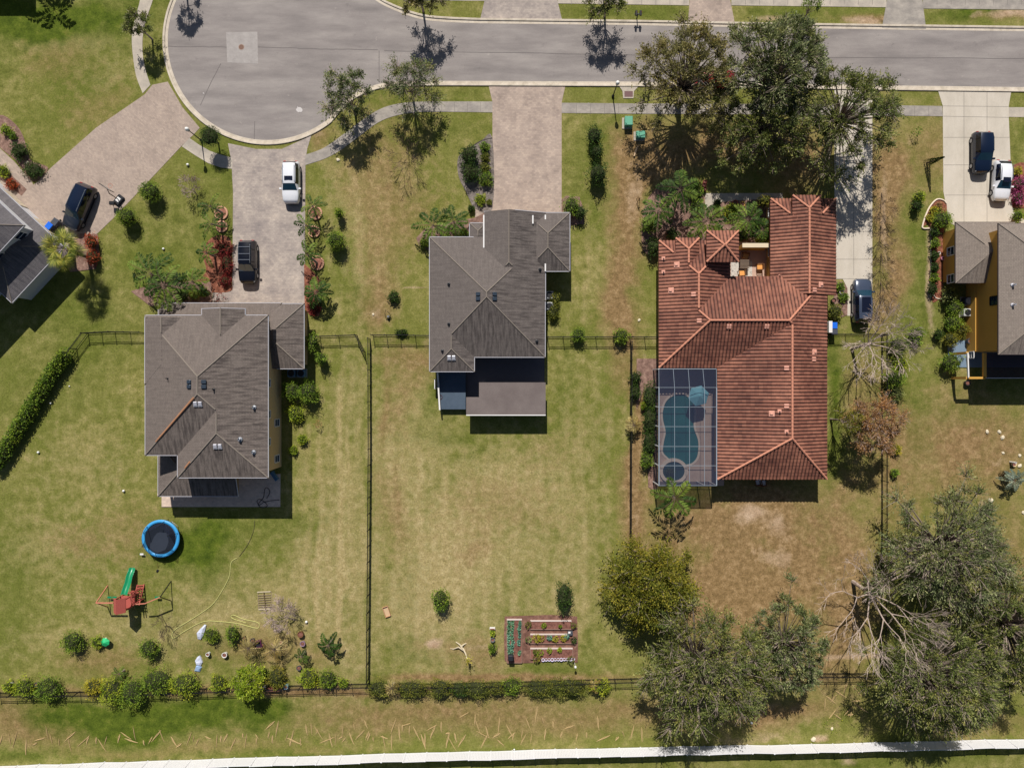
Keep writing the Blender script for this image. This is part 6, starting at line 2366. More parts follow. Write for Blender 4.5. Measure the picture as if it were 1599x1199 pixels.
fence([(578, 529), (578.5, 700), (577, 900), (575.5, 1059)], 'long black fence between the left and middle back lawns')
fence([(0, 1080), (200, 1078), (420, 1070), (575, 1066)], 'black fence along the bottom of the left back lawn behind the bushes')
fence([(576, 1066), (700, 1066), (985, 1058)], 'black fence hidden behind the hedge of the middle back lawn')
fence([(985, 1058), (1200, 1050), (1376, 1050)], 'fence with rusty soil under it, below the oaks on the lower right')
fence([(984, 535), (983.5, 700), (983, 860)], 'black fence on the right side of the middle back lawn beside the pool hedge')
fence([(138, 521), (180, 519), (227, 520)], 'black fence from the hedge corner to the two-storey house')
fence([(138, 521), (120, 545), (108, 562)], 'short diagonal black fence at the top of the long hedge')
fence([(480, 527), (500, 526), (558, 524)], 'black fence from the garage wing to the open gate')
gt = fence([(558, 524), (570, 549)], 'open black gate leaf at the end of the short fence', name='fence_gate')
gt['category'] = 'gate'
fence([(583, 524), (625, 524), (672, 525)], 'black fence left of the middle house')
fence([(855, 527), (903, 527), (984, 527)], 'black fence with two round bushes right of the middle house')
fence([(986, 527), (1026, 527)], 'short black fence reaching the tile-roofed house')
fence([(1290, 523), (1378, 523)], 'black fence from the tile-roofed house to the side boundary')
fence([(1376, 524), (1376, 800), (1374, 1046)], 'black fence down the right side boundary past the rusty tree')

# white vinyl privacy fence along the bottom edge
wf = thing('privacy_fence', 'long white vinyl privacy fence along the bottom edge of the photo', 'fence', P(800, 1172))
WP = [(-40, 1196.5), (130, 1191), (400, 1182), (800, 1171), (1000, 1166), (1200, 1162.5), (1400, 1158), (1640, 1152)]
FHW = 1.75
rr = random.Random(9)
M_VINYL = plain('white_vinyl', C(238, 238, 242), .45, .04, 1.2)
pos = []
for (a, b) in zip(WP[:-1], WP[1:]):
    A_, B_ = P(*a), P(*b)
    n = max(1, round((B_ - A_).length / 2.36))
    pos += [A_.lerp(B_, i / n) for i in range(n)]
pos.append(P(*WP[-1]))
for i, q in enumerate(pos):
    q.y += rr.uniform(-.05, .05)
for i in range(len(pos) - 1):
    a, b = pos[i], pos[i + 1]
    lean = Vector((0, rr.uniform(-.05, .03), 0))
    mb = MB()
    d = (b - a)
    n = 14
    u = d.normalized()
    mb.bar(a + Vector((0, 0, FHW - .05)) + lean, b + Vector((0, 0, FHW - .05)) + lean, .05, .12)
    mb.bar(a + Vector((0, 0, .12)), b + Vector((0, 0, .12)), .05, .14)
    for k in range(n):
        p = a.lerp(b, (k + .5) / n)
        w_ = d.length / n / 2 * .94
        z0_, z1_ = .17, FHW - .10
        nn = Vector((-u.y, u.x, 0)) * .014
        l2 = lean
        vs = [p - u * w_ - nn + Vector((0, 0, z0_)), p + u * w_ - nn + Vector((0, 0, z0_)), p + u * w_ + nn + Vector((0, 0, z0_)), p - u * w_ + nn + Vector((0, 0, z0_)),
              p - u * w_ - nn + l2 + Vector((0, 0, z1_)), p + u * w_ - nn + l2 + Vector((0, 0, z1_)), p + u * w_ + nn + l2 + Vector((0, 0, z1_)), p - u * w_ + nn + l2 + Vector((0, 0, z1_))]
        mb.add(vs, [(3, 2, 1, 0), (4, 5, 6, 7), (0, 1, 5, 4), (1, 2, 6, 5), (2, 3, 7, 6), (3, 0, 4, 7)])
    mb.build('panel', M_VINYL, wf)
for q in pos:
    mb = MB().box(q.x - .065, q.x + .065, q.y - .065, q.y + .065, -.05, FHW + .05)
    mb.lathe([(.10, FHW + .05), (.10, FHW + .075), (.0, FHW + .15)], 4, (q.x, q.y, 0), cap=False)
    mb.build('post', M_VINYL, wf)

# dead grass stalks mown and dropped on the strip above the white fence
rr = random.Random(21)
M_STRAW = plain('dry_straw', C(190, 164, 116), .9, .18, 5)
proto = None
spots = []
for x in list(range(5, 400, 11)) + list(range(400, 860, 7)) + list(range(860, 1010, 14)):
    yb = 1163 - x * .008
    spread_ = 10 if x < 400 else 17
    spots.append((x + rr.uniform(-6, 6), yb - abs(rr.gauss(0, spread_)) + rr.uniform(-4, 4), rr.choice([90, 85, 100, 60, 120, 30, 150, 75, 110, 90, 80]) + rr.uniform(-14, 14)))
for i in range(14):
    spots.append((rr.uniform(1280, 1350), rr.uniform(1070, 1120), rr.uniform(0, 180)))
for i, (x, y, an) in enumerate(spots):
    q = P(x, y)
    if proto is None:
        mb = MB()
        mb.tube([(-.5, 0, .03), (-.2, .02, .05), (.2, -.02, .05), (.5, .015, .03)], [.025, .05, .05, .025], 5)
        mb.tube([(-.35, .05, .02), (.1, .09, .03), (.4, .04, .02)], [.012, .025, .012], 4)
        proto = tag(mb.build('dry_stalk', M_STRAW, None), 'dry straw-coloured stalk lying on the grass strip above the white fence', 'stalk', 'dry stalks on the grass strip')
        o = proto
    else:
        o = proto.copy()
        COL.objects.link(o)
    o.location = (q.x, q.y, 0)
    o.rotation_euler = (0, 0, math.radians(an))
    o.scale = (rr.uniform(.5, 1.9), rr.uniform(.6, 1.3), 1)
# ------------------------------------------------------------------ street furniture and garden things
M_GLOBE = plain('white_lamp_globe', C(240, 240, 236), .3, .03, 4)


def lamp(px, py, az, label):
    b = P(px, py)
    t = thing('street_lamp', label, 'street lamp', b, 0, 'street lamps')
    MB().tube([b, b + Vector((0, 0, .25)), b + Vector((0, 0, .3)), b + Vector((0, 0, 3.1))], [.15, .15, .07, .045], 10).build('pole', M_BLACKM, t)
    MB().lathe([(.06, 3.05), (.16, 3.12), (.16, 3.18), (.1, 3.2)], 12, b).build('collar', M_BLACKM, t)
    MB().lathe([(.10, 3.2), (.2, 3.32), (.22, 3.48), (.16, 3.64), (.03, 3.7)], 14, b).build('globe', M_GLOBE, t, smooth=True)


lamp(315, 220, 0, 'black street lamp with white globe beside the clipped ball tree')
lamp(957, 151, 0, 'black street lamp with white globe on the verge right of the pinkish drive')


def mailbox(px, py, label, double=True, rot=0.0):
    b = P(px, py)
    t = thing('mailbox', label, 'mailbox', b, rot, 'mailboxes')
    MB().box(-.05, .05, -.05, .05, 0, 1.05).build('post', M_BLACKM, t, world=False)
    MB().box(-.42, .42, -.05, .05, .98, 1.06).build('arm', M_BLACKM, t, world=False)
    for s_ in ((-.24, .24) if double else (0,)):
        mb = MB()
        prof = [(-.11, 0), (.11, 0), (.11, .14)] + [(.11 * math.cos(a), .14 + .11 * math.sin(a)) for a in np.linspace(.3, math.pi - .3, 6)] + [(-.11, .14)]
        n = len(prof)
        vs = [(s_ + x, y, 1.06 + z) for y in (-.26, .26) for x, z in prof]
        mb.add(vs, [tuple(range(n)), tuple(range(2 * n - 1, n - 1, -1))] + [(i, n + i, n + (i + 1) % n, (i + 1) % n) for i in range(n)])
        bx = mb.build('box', M_BLACKM, t, world=False)
        MB().box(s_ + .12, s_ + .135, .02, .16, 1.2, 1.3).build('flag', plain('red_flag', C(170, 30, 30), .5), bx, world=False)


mailbox(994, 30, 'double black mailbox on the strip above the road')
mailbox(1007, 137, 'double black mailbox below the road, at the edge of the oaks')


def utility(px, py, w_, d_, h_, label, pad=True):
    b = P(px, py)
    t = thing('utility_box', label, 'utility box', b, 0, 'green utility boxes')
    mg = plain('utility_green', C(96, 168, 140), .5, .08, 3)
    if pad:
        MB().box(-w_ / 2 - .22, w_ / 2 + .05, -d_ / 2 - .15, d_ / 2 + .12, -.02, .1).build('pad', M_WALK, t, world=False)
    MB().box(-w_ / 2, w_ / 2, -d_ / 2, d_ / 2, .05, h_ * .75, bev=.02).build('cabinet', mg, t, world=False)
    MB().box(-w_ / 2 - .03, w_ / 2 + .03, -d_ / 2 - .03, d_ / 2 + .03, h_ * .75 + .002, h_, bev=.05).build('lid', mg, t, world=False)
    MB().box(-.04, .04, -d_ / 2 - .06, -d_ / 2 - .031, h_ * .4, h_ * .55).build('latch', M_STEEL, t, world=False)


utility(980, 193, .82, .95, .85, 'larger green utility box on a concrete pad beside the pavement')
utility(999, 213, .95, .72, .62, 'smaller green utility box at the shaded edge of the oaks')
dr = thing('storm_drain', 'storm drain inlet with a dark grate and concrete wings at the kerb', 'drain', P(981, 148))
MB().prism(pp([(966, 134), (998, 134), (990, 143), (989, 154), (973, 154), (972, 143)]), 0, .055).build('apron', M_WALK, dr)
MB().prism(pp([(975, 143), (988, 143), (988, 152), (975, 152)]), 0, .062).build('grate', plain('brown_grate', C(120, 92, 92), .8, .15, 12), dr)


def ac_unit(px, py, label, z=0, mat=None, grp='air conditioners', fan=None):
    b = P(px, py)
    t = thing('air_conditioner', label, 'air conditioner', b, 0, grp)
    m_ = mat or plain('ac_cabinet', C(190, 192, 192), .6, .06, 4)
    MB().box(-.5, .5, -.5, .5, -.02, .08).build('pad', M_WALK, t, world=False)
    MB().box(-.42, .42, -.42, .42, .08, .8, bev=.05).build('cabinet', m_, t, world=False)
    mb = MB()
    for r in (.33, .25, .17, .09):
        mb.add([(r * math.cos(a), r * math.sin(a), .815) for a in np.linspace(0, 2 * math.pi, 20, endpoint=False)] + [((r - .03) * math.cos(a), (r - .03) * math.sin(a), .815) for a in np.linspace(0, 2 * math.pi, 20, endpoint=False)],
               [(i, (i + 1) % 20, 20 + (i + 1) % 20, 20 + i) for i in range(20)])
    mb.build('fan_guard', M_BLACKM, t, world=False)
    MB().lathe([(.36, .801), (.36, .806)], 20).build('fan_well', fan or M_DKPLAS, t, world=False)


ac_unit(458, 583, 'air conditioner in the shade below the garage wing, left one', mat=plain('blue_grey_cabinet', C(96, 130, 160), .6))
ac_unit(473, 583, 'air conditioner in the shade below the garage wing, right one', mat=plain('blue_grey_cabinet', C(96, 130, 160), .6))
ac_unit(857.5, 462, 'air conditioner beside the curved hedge of the middle house, upper one')
ac_unit(857.5, 479, 'air conditioner beside the curved hedge of the middle house, lower one')
ac_unit(1506, 471, 'air conditioner on the mustard house side, upper one', mat=plain('dark_cabinet', C(70, 72, 84), .6), fan=M_WHITE)
ac_unit(1504, 489, 'air conditioner on the mustard house side, lower one')


def bin_(px, py, mat, lid, label, rot=0.0):
    b = P(px, py)
    t = thing('wheelie_bin', label, 'bin', b, rot, 'rubbish bins')
    mb = MB()
    a = [(-.24, -.26), (.24, -.26), (.24, .26), (-.24, .26)]
    c = [(-.3, -.34), (.3, -.34), (.3, .34), (-.3, .34)]
    mb.add([(x, y, .08) for x, y in a] + [(x, y, 1.0) for x, y in c], [(3, 2, 1, 0), (4, 5, 6, 7), (0, 1, 5, 4), (1, 2, 6, 5), (2, 3, 7, 6), (3, 0, 4, 7)])
    mb.build('body', mat, t, world=False)
    MB().box(-.33, .33, -.38, .38, 1.0, 1.08, bev=.03).build('lid', lid, t, world=False)
    for s_ in (-.24, .24):
        M = Matrix.Translation((s_, .3, .12)) @ Matrix.Rotation(math.pi / 2, 4, 'Y')
        w_ = MB().lathe([(.12, -.03), (.12, .03)], 10)
        w_.v = [tuple(M @ Vector(v)) for v in w_.v]
        w_.build('wheel', M_TYRE, t, world=False)


M_BLUE = plain('bright_blue_plastic', C(28, 108, 226), .45, .05, 4)
M_GREYP = plain('grey_plastic', C(74, 78, 88), .5, .08, 4)
bin_(86, 356, M_GREYP, M_BLUE, 'blue-lidded bin by the front of the dark blue van', -.7)
bin_(95, 350, M_GREYP, M_GREYP, 'dark grey bin next to the blue-lidded bin by the van', -.7)
bin_(1296, 510, M_GREYP, M_BLUE, 'blue bin against the wall of the tile-roofed house', 0)
bin_(1296.5, 519, M_GREYP, M_GREYP, 'grey bin just below the blue one by the tile-roofed house', 0)
tk = thing('storage_cabinet', 'white upright cabinet against the wall left of the blue bin', 'cabinet', P(1288, 512))
MB().box(-.16, .2, -.62, .62, 0, 1.3, bev=.04).build('body', M_WHITE, tk, world=False)
MB().box(-.18, .22, -.64, .64, 1.302, 1.36, bev=.02).build('lid', M_WHITE, tk, world=False)

# basketball hoop
b = P(187, 313)
bh = thing('basketball_hoop', 'portable basketball hoop at the edge of the pale diagonal drive', 'basketball hoop', b, 0)
M = Matrix.Rotation(math.radians(-38), 4, 'Z')
MB().box(-.4, .4, -.6, .55, .02, .3, M, bev=.08).build('base', M_DKPLAS, bh, world=False)
MB().box(-.22, .22, -.25, .25, .31, .36, M, bev=.02).build('sandbag', M_WHITE, bh, world=False)
tp = P(170, 302, 3.0) - b
bdv = P(163, 296, 3.2) - b
MB().tube([(0, 0, .2), (tp.x * .55, tp.y * .55, 1.6), (tp.x, tp.y, 3.0)], .05, 8).build('pole', M_BLACKM, bh, world=False)
dirv = Vector((bdv.x - 0, bdv.y - 0, 0)).normalized()
u = Vector((-dirv.y, dirv.x, 0))
cc = Vector((bdv.x, bdv.y, 3.05)) + dirv * .25
mb = MB()
mb.bar(tuple(Vector((tp.x, tp.y, 2.9))), tuple(cc), .06, .06)
mb.build('arm', M_BLACKM, bh, world=False)
mb = MB()
for s_ in (-.65, .65):
    mb.bar(cc + u * s_ + Vector((0, 0, -.45)), cc + u * s_ + Vector((0, 0, .5)), .06, .05)
for z_ in (-.45, .5):
    mb.bar(cc - u * .65 + Vector((0, 0, z_)), cc + u * .65 + Vector((0, 0, z_)), .06, .05)
fr_ = mb.build('backboard_frame', M_BLACKM, bh, world=False)
MB().bar(cc - u * .62 + dirv * .01, cc + u * .62 + dirv * .01, .02, .9).build('backboard', plain('clear_acrylic', C(190, 184, 180), .2, .04, 4), bh, world=False)
rim = MB()
rc = cc + dirv * .38 + Vector((0, 0, -.3))
rim.tube([rc + Vector((.23 * math.cos(a), .23 * math.sin(a), 0)) for a in np.linspace(0, 2 * math.pi, 17)], .012, 5)
rim.build('rim', plain('orange_rim', C(210, 90, 40), .5), bh, world=False)
gb = thing('gas_grill', 'small dark grill standing beside the basketball hoop base', 'grill', P(181, 320))
MB().box(-.3, .3, -.2, .2, .6, .85, bev=.05).build('hood', M_BLACKM, gb, world=False)
for s_ in (-.25, .25):
    MB().bar((s_, -.15, 0), (s_, .15, .62), .04, .04).build('leg', M_BLACKM, gb, world=False)
    MB().bar((s_, .15, 0), (s_, -.15, .62), .04, .04).build('leg', M_BLACKM, gb, world=False)

# round brick tree rings beside the drive of house 1
M_BRICK = plain('terracotta_edging', C(204, 156, 128), .85, .15, 5)
M_BRICKI = patchy('pink_mulch', [(.3, C(120, 78, 66)), (.6, C(160, 110, 94))], 3, 10, .25)
for (x, y, r, lab) in ((346, 333, 9.5, 'upper terracotta tree ring left of the greyish drive'), (347, 354, 8, 'lower terracotta tree ring left of the greyish drive'),
                       (493, 333, 9.5, 'topmost terracotta tree ring right of the greyish drive'), (491, 362, 8, 'second terracotta tree ring right of the greyish drive'),
                       (495.5, 411, 10, 'third and roundest terracotta tree ring right of the greyish drive')):
    q = P(x, y)
    t = thing('tree_ring', lab, 'planter ring', q, 0, 'terracotta tree rings')
    R_ = r / S
    MB().lathe([(R_ + .09, -.02), (R_ + .09, .2), (R_ - .07, .22), (R_ - .07, .05)], 22, q, cap=False).build('edging', M_BRICK, t)
    MB().lathe([(R_ - .06, -.02), (R_ - .06, .12), (.0, .15)], 22, q, cap=False).build('mulch', M_BRICKI, t)

# white scalloped edging of house 4 beds
ed = thing('bed_edging', 'curved white edging round the red bed by the wide concrete drive', 'edging', P(1450, 335))
line = dense(smoothline([(1477, 318), (1472, 313), (1462, 312), (1452, 322), (1445, 336), (1440, 352), (1441, 357), (1452, 357)], 5), 3)
MB().tube([P(x, y) + Vector((0, 0, .10)) for x, y in line], .085, 6).build('kerb_stones', plain('cream_edging', C(238, 220, 200), .8, .08, 5), ed)
ed = thing('bed_edging', 'thin pale edging along the row of shrubs by the mustard house', 'edging', P(1452, 410))
MB().tube([P(x, y) + Vector((0, 0, .06)) for x, y in dense([(1453, 358), (1453, 465)], 5)], .05, 6).build('kerb_stones', plain('grey_edging', C(190, 184, 176), .8, .1, 5), ed)
ed = thing('bed_edging', 'short curved white edging closing the lower end of the shrub row', 'edging', P(1464, 466))
MB().tube([P(x, y) + Vector((0, 0, .08)) for x, y in smoothline([(1457, 461), (1462, 466), (1469, 466), (1473, 461)], 4)], .06, 6).build('kerb_stones', plain('cream_edging', C(238, 220, 200), .8, .08, 5), ed)
ed = thing('bed_edging', 'dark curved edging around the grey mulch bed by the pinkish drive', 'edging', P(740, 225))
MB().tube([P(x, y) + Vector((0, 0, .04)) for x, y in smoothline([(769, 216), (752, 220), (736, 230), (717, 245)], 5)], .05, 5).build('kerb_stones', plain('dark_edging', C(84, 78, 72), .8, .1, 5), ed)
ed = thing('bed_edging', 'low brown edging between lawn and mulch left of the tile-roofed house', 'edging', P(1005, 340))
MB().tube([P(x, y) + Vector((0, 0, .05)) for x, y in smoothline([(1030, 290), (1011, 312), (1002, 345), (1004, 390)], 6)], .06, 5).build('kerb_stones', plain('brown_edging', C(160, 128, 104), .8, .1, 5), ed)

# ---- trampoline
c = P(257, 838)
tr_ = thing('trampoline', 'round trampoline with a bright blue safety pad on the left back lawn', 'trampoline', c)
M_TBLUE = plain('bright_blue_pad', C(62, 160, 224), .45, .06, 2, spec=.4)
M_TMAT = plain('black_trampoline_mat', C(44, 52, 66), .8, .08, 3)
zt_ = .85
MB().lathe([(2.08, zt_ - .05), (2.08, zt_ + .03), (1.9, zt_ + .07), (1.72, zt_ + .04), (1.72, zt_ - .03)], 40, c, cap=False).build('safety_pad', M_TBLUE, tr_, smooth=True)
MB().lathe([(1.74, zt_ - .04), (1.74, zt_ - .02), (.0, zt_ - .05)], 40, c, cap=False).build('mat', M_TMAT, tr_)
fr_ = MB()
fr_.tube([c + Vector((1.95 * math.cos(a), 1.95 * math.sin(a), zt_ - .08)) for a in np.linspace(0, 2 * math.pi, 33)], .035, 6)
fr_.build('frame', M_STEEL, tr_)
t = NT('net_mesh')
a1 = t.new('ShaderNodeBsdfTransparent')
a2 = t.new('ShaderNodeBsdfDiffuse')
a2.inputs[0].default_value = C(40, 44, 60)
a3 = t.new('ShaderNodeMixShader')
a3.inputs[0].default_value = .55
t.link(a1.outputs[0], a3.inputs[1])
t.link(a2.outputs[0], a3.inputs[2])
t.link(a3.outputs[0], t.n['Material Output'].inputs['Surface'])
M_NET = t.m
rr = random.Random(4)
tops = []
for k in range(6):
    a = k * math.pi / 3 + .3
    b0_ = c + Vector((2.0 * math.cos(a), 2.0 * math.sin(a), 0))
    ln = .0
    t0 = c + Vector((1.5 * math.cos(a + .12), 1.5 * math.sin(a + .12), 2.2 if k not in (1, 4) else 1.7))
    mb = MB().tube([b0_, b0_ + Vector((0, 0, zt_)), t0], [.03, .03, .022], 6)
    mb.build('net_pole', M_DKPLAS, tr_)
    tops.append(t0)
net = MB()
for k in range(6):
    a, b_ = tops[k], tops[(k + 1) % 6]
    for s_ in range(4):
        p, q = a.lerp(b_, s_ / 4), a.lerp(b_, (s_ + 1) / 4)
        p = p + Vector((0, 0, -.5 * math.sin(math.pi * s_ / 4)))
        q = q + Vector((0, 0, -.5 * math.sin(math.pi * (s_ + 1) / 4)))
        f0 = lambda v: c + Vector(((v - c).x, (v - c).y, 0)).normalized() * 1.62 + Vector((0, 0, zt_ - .02))
        net.add([f0(p), f0(q), q, p], [(0, 1, 2, 3)])
net.build('safety_net', M_NET, tr_)
for k in range(3):
    a = k * 2.09 + .9
    mb = MB()
    p0 = c + Vector((1.9 * math.cos(a - .25), 1.9 * math.sin(a - .25), zt_ - .08))
    p1 = c + Vector((1.9 * math.cos(a + .25), 1.9 * math.sin(a + .25), zt_ - .08))
    mb.tube([p0, Vector((p0.x, p0.y, .04)), Vector((p1.x, p1.y, .04)), p1], .03, 6)
    mb.build('leg', M_STEEL, tr_)
sp = thing('garden_spade', 'dark-bladed spade standing in the lawn below the trampoline', 'spade', P(247, 889))
MB().tube([P(248, 878) + Vector((0, 0, .3)), P(247, 886) + Vector((0, 0, .06))], .02, 5).build('handle', M_WOODB, sp)
MB().box(-.12, .12, -.32, 0, .02, .06, Matrix.Rotation(-.4, 4, 'Z'), bev=.02).build('blade', M_BLACKM, sp, world=False)
sk = thing('garden_stool', 'small white folding stool beside the trampoline', 'stool', P(224, 866))
mb = MB()
mb.bar((-.25, -.1, 0), (.2, .15, .35), .05, .04)
mb.bar((.25, -.1, 0), (-.2, .15, .35), .05, .04)
mb.build('legs', M_WHITE, sk, world=False)
MB().box(-.2, .2, .05, .25, .35, .39, bev=.02).build('seat', M_WHITE, sk, world=False)

# ---- play set
M_RED = plain('redwood_stain', C(184, 92, 82), .75, .12, 4, bump=.2)
M_REDL = plain('light_redwood_stain', C(204, 128, 106), .75, .12, 4, bump=.2)
M_GRN = plain('green_slide_plastic', C(24, 140, 92), .2, .06, 3, spec=.6, coat=.5)
ps = thing('play_set', 'redwood play set with a pitched red roof, green slide and swing beams', 'play set', P(208, 942))
zr = 3.1
X0, X1 = P(176, 0, 2.7).x, P(195, 0, 2.7).x
Y0, Y1 = P(0, 957, 2.7).y, P(0, 934, 2.7).y
mx_ = (X0 + X1) / 2
mb = MB()
for (a, b_) in (((X0, 2.55), (mx_, 3.25)), ((X1, 2.55), (mx_, 3.25))):
    mb.add([(a[0], Y0, a[1]), (a[0], Y1, a[1]), (b_[0], Y1, b_[1]), (b_[0], Y0, b_[1]), (a[0], Y0, a[1] - .06), (a[0], Y1, a[1] - .06), (b_[0], Y1, b_[1] - .06), (b_[0], Y0, b_[1] - .06)],
           [(0, 1, 2, 3), (7, 6, 5, 4), (0, 4, 5, 1), (0, 3, 7, 4), (1, 5, 6, 2), (3, 2, 6, 7)])
mb.build('roof', M_RED, ps)
for x in (X0 + .12, X1 - .12):
    for y in (Y0 + .2, Y1 - .2):
        MB().box(x - .05, x + .05, y - .05, y + .05, 0, 2.6).build('post', M_RED, ps)
mb = MB()
mb.box(X0 + .05, X1 - .05, Y0 + .15, Y1 - .15, 1.35, 1.45)
XD = P(211, 0, 1.4).x
YD = P(0, 922, 1.4).y
mb.box(X1 - .04, XD, Y0 + .6, YD, 1.36, 1.44)
mb.build('deck', M_RED, ps)
mb = MB()
for x in np.arange(X0 + .1, X1, .16):
    mb.box(x - .03, x + .03, Y0 + .12, Y0 + .16, 1.45, 2.1)
for x in np.arange(X1 + .05, XD, .16):
    mb.box(x - .03, x + .03, YD - .06, YD - .02, 1.44, 2.1)
for y in np.arange(Y0 + .7, YD, .16):
    mb.box(XD - .05, XD - .01, y - .03, y + .03, 1.44, 2.1)
mb.box(X1, XD + .02, YD - .08, YD, 2.1, 2.16)
mb.box(XD - .07, XD, Y0 + .6, YD, 2.1, 2.16)
mb.build('railing', M_RED, ps)
for x in (X1 + .6, XD - .04):
    for y in (Y0 + .7, YD - .05):
        MB().box(x - .05, x + .05, y - .05, y + .05, 0, 2.2).build('post', M_RED, ps)
s0, s1 = P(195, 928, 1.42), P(208, 886, .2)
pth = [s0, s0.lerp(s1, .2) + Vector((0, 0, .02)), s0.lerp(s1, .45) + Vector((0, 0, -.06)), s0.lerp(s1, .7) + Vector((0, 0, .1)), s0.lerp(s1, .88) + Vector((0, 0, -.02)), s1]
mb = MB()
d = (s1 - s0)
d.z = 0
d.normalize()
sd = Vector((-d.y, d.x, 0))
vs, fs = [], []
prof = [(-.36, .22), (-.32, .24), (-.27, .06), (0, .0), (.27, .06), (.32, .24), (.36, .22)]
for p in pth:
    for (o_, z_) in prof:
        vs.append(p + sd * o_ + Vector((0, 0, z_)))
for i in range(len(pth) - 1):
    for j in range(6):
        fs.append((i * 7 + j, i * 7 + j + 1, (i + 1) * 7 + j + 1, (i + 1) * 7 + j))
mb.add(vs, fs)
mb.build('slide', M_GRN, ps, smooth=True)
# climbing ramp
r0, r1 = P(212, 945, 1.35), P(220, 912, .05)
mb = MB()
dd = (r1 - r0)
ss = Vector((-dd.y, dd.x, 0)).normalized() * .38
mb.bar(r0 + ss, r1 + ss, .07, .1)
mb.bar(r0 - ss, r1 - ss, .07, .1)
for k in range(9):
    q = r0.lerp(r1, (k + .5) / 9)
    mb.bar(q - ss, q + ss, .1, .04)
mb.build('ladder', M_RED, ps)
# left swing beam with A frame
bl0, bl1 = P(177, 941, 2.3), P(150, 941, 2.3)
MB().bar(bl0, bl1, .1, .14).build('swing_beam', M_REDL, ps)
for s_ in (-1, 1):
    MB().bar(bl1, (bl1.x - .1, bl1.y + s_ * 1.2, 0), .08, .09).build('beam_leg', M_REDL, ps)
br0, br1 = P(212, 943, 2.2), P(250, 932, 2.2)
MB().bar(br0, P(226, 942, 2.2), .09, .12).build('swing_beam', M_REDL, ps)
MB().bar(P(226, 942, 2.2), br1, .09, .12).build('swing_beam', M_REDL, ps)
for s_ in (-1, 1):
    MB().bar(br1, (br1.x + .1, br1.y + s_ * 1.1, 0), .08, .09).build('beam_leg', M_BLACKM, ps)
for x_ in (156, 164):
    q = P(x_, 941, 2.25)
    for s_ in (-.2, .2):
        MB().tube([(q.x + s_, q.y, 2.25), (q.x + s_, q.y + .05, .5)], .01, 4).build('swing_chain', M_STEEL, ps)
    MB().box(q.x - .24, q.x + .24, q.y - .05, q.y + .15, .46, .5).build('swing_seat', M_GRN, ps)
q = P(233, 940, 2.15)
MB().box(q.x - .25, q.x + .25, q.y - .1, q.y + .12, .45, .5).build('swing_seat', M_GRN, ps)
for s_ in (-.2, .2):
    MB().tube([(q.x + s_, q.y, 2.15), (q.x + s_, q.y, .5)], .01, 4).build('swing_chain', M_STEEL, ps)

# rope on the grass
def rope(pts, r, mat, label, z=.04, name='garden_rope', cat='rope'):
    mb = MB().tube([P(x, y) + Vector((0, 0, z + .01 * (i % 2))) for i, (x, y) in enumerate(smoothline(pts, 6))], r, 5)
    return tag(mb.build(name, mat, None), label, cat)


M_ROPE = plain('pale_yellow_rope', C(206, 204, 130), .8, .08, 5)
rope([(370, 871), (361, 878), (358, 900), (345, 925), (330, 945), (300, 966), (272, 984), (271, 996), (290, 984), (318, 970), (345, 970), (372, 973), (400, 980), (405, 977), (402, 971), (380, 966), (366, 960), (361, 962), (366, 966), (385, 972)], .035, M_ROPE,
     'long pale yellow rope looping across the left back lawn')
rope([(398, 812), (396, 828), (388, 848), (374, 868)], .025, plain('dark_cord', C(96, 92, 62), .9), 'thin dark cord leading from the patio towards the yellow rope')
rope([(437, 780), (425, 781), (412, 784), (406, 788), (402, 783), (405, 779), (412, 782), (418, 789), (410, 792), (404, 787), (412, 776), (414, 764), (418, 761), (422, 768), (417, 778)], .03, plain('dark_green_hose', C(46, 50, 54), .6),
     'dark garden hose coiled on the patio of the two-storey house', z=.13, name='garden_hose', cat='hose')
ix = thing('patio_bench', 'blue bench at the right end of the patio of the two-storey house', 'bench', P(431, 742) + Vector((0, 0, .1)), .6)
M_BEN = plain('blue_bench_paint', C(78, 118, 150), .6, .08, 4)
MB().box(-.25, .2, -.55, .55, .4, .46, bev=.02).build('seat', M_BEN, ix, world=False)
MB().box(.2, .26, -.55, .55, .42, .9, bev=.02).build('backrest', M_BEN, ix, world=False)
for sx in (-.2, .18):
    for sy in (-.48, .48):
        MB().box(sx - .03, sx + .03, sy - .03, sy + .03, 0, .4).build('leg', M_BEN, ix, world=False)

# pallet / lattice on the lawn
pl = thing('wooden_lattice', 'weathered wooden lattice frame lying on the left back lawn', 'lattice', P(413, 938))
mb = MB()
mb.bar(P(402, 924) + Vector((0, 0, .06)), P(423, 923) + Vector((0, 0, .06)), .12, .06)
mb.bar(P(404, 951) + Vector((0, 0, .06)), P(424, 950) + Vector((0, 0, .06)), .12, .06)
mb.build('end_board', plain('bleached_board', C(200, 186, 156), .85, .15, 5), pl)
mb = MB()
for k in range(6):
    mb.bar(P(403 + k * .2, 929 + k * 3.6) + Vector((0, 0, .1)), P(423 + k * .2, 928 + k * 3.6) + Vector((0, 0, .1)), .07, .03)
for x in (403, 424):
    mb.bar(P(x, 924) + Vector((0, 0, .03)), P(x + 1, 950) + Vector((0, 0, .03)), .05, .05)
mb.build('slats', plain('grey_slat', C(158, 140, 116), .85, .2, 5), pl)
MB().bar(P(412.5, 924) + Vector((0, 0, .13)), P(416.5, 957) + Vector((0, 0, .13)), .08, .06).build('centre_pole', plain('dark_pole', C(98, 82, 56), .85, .2, 5), pl)

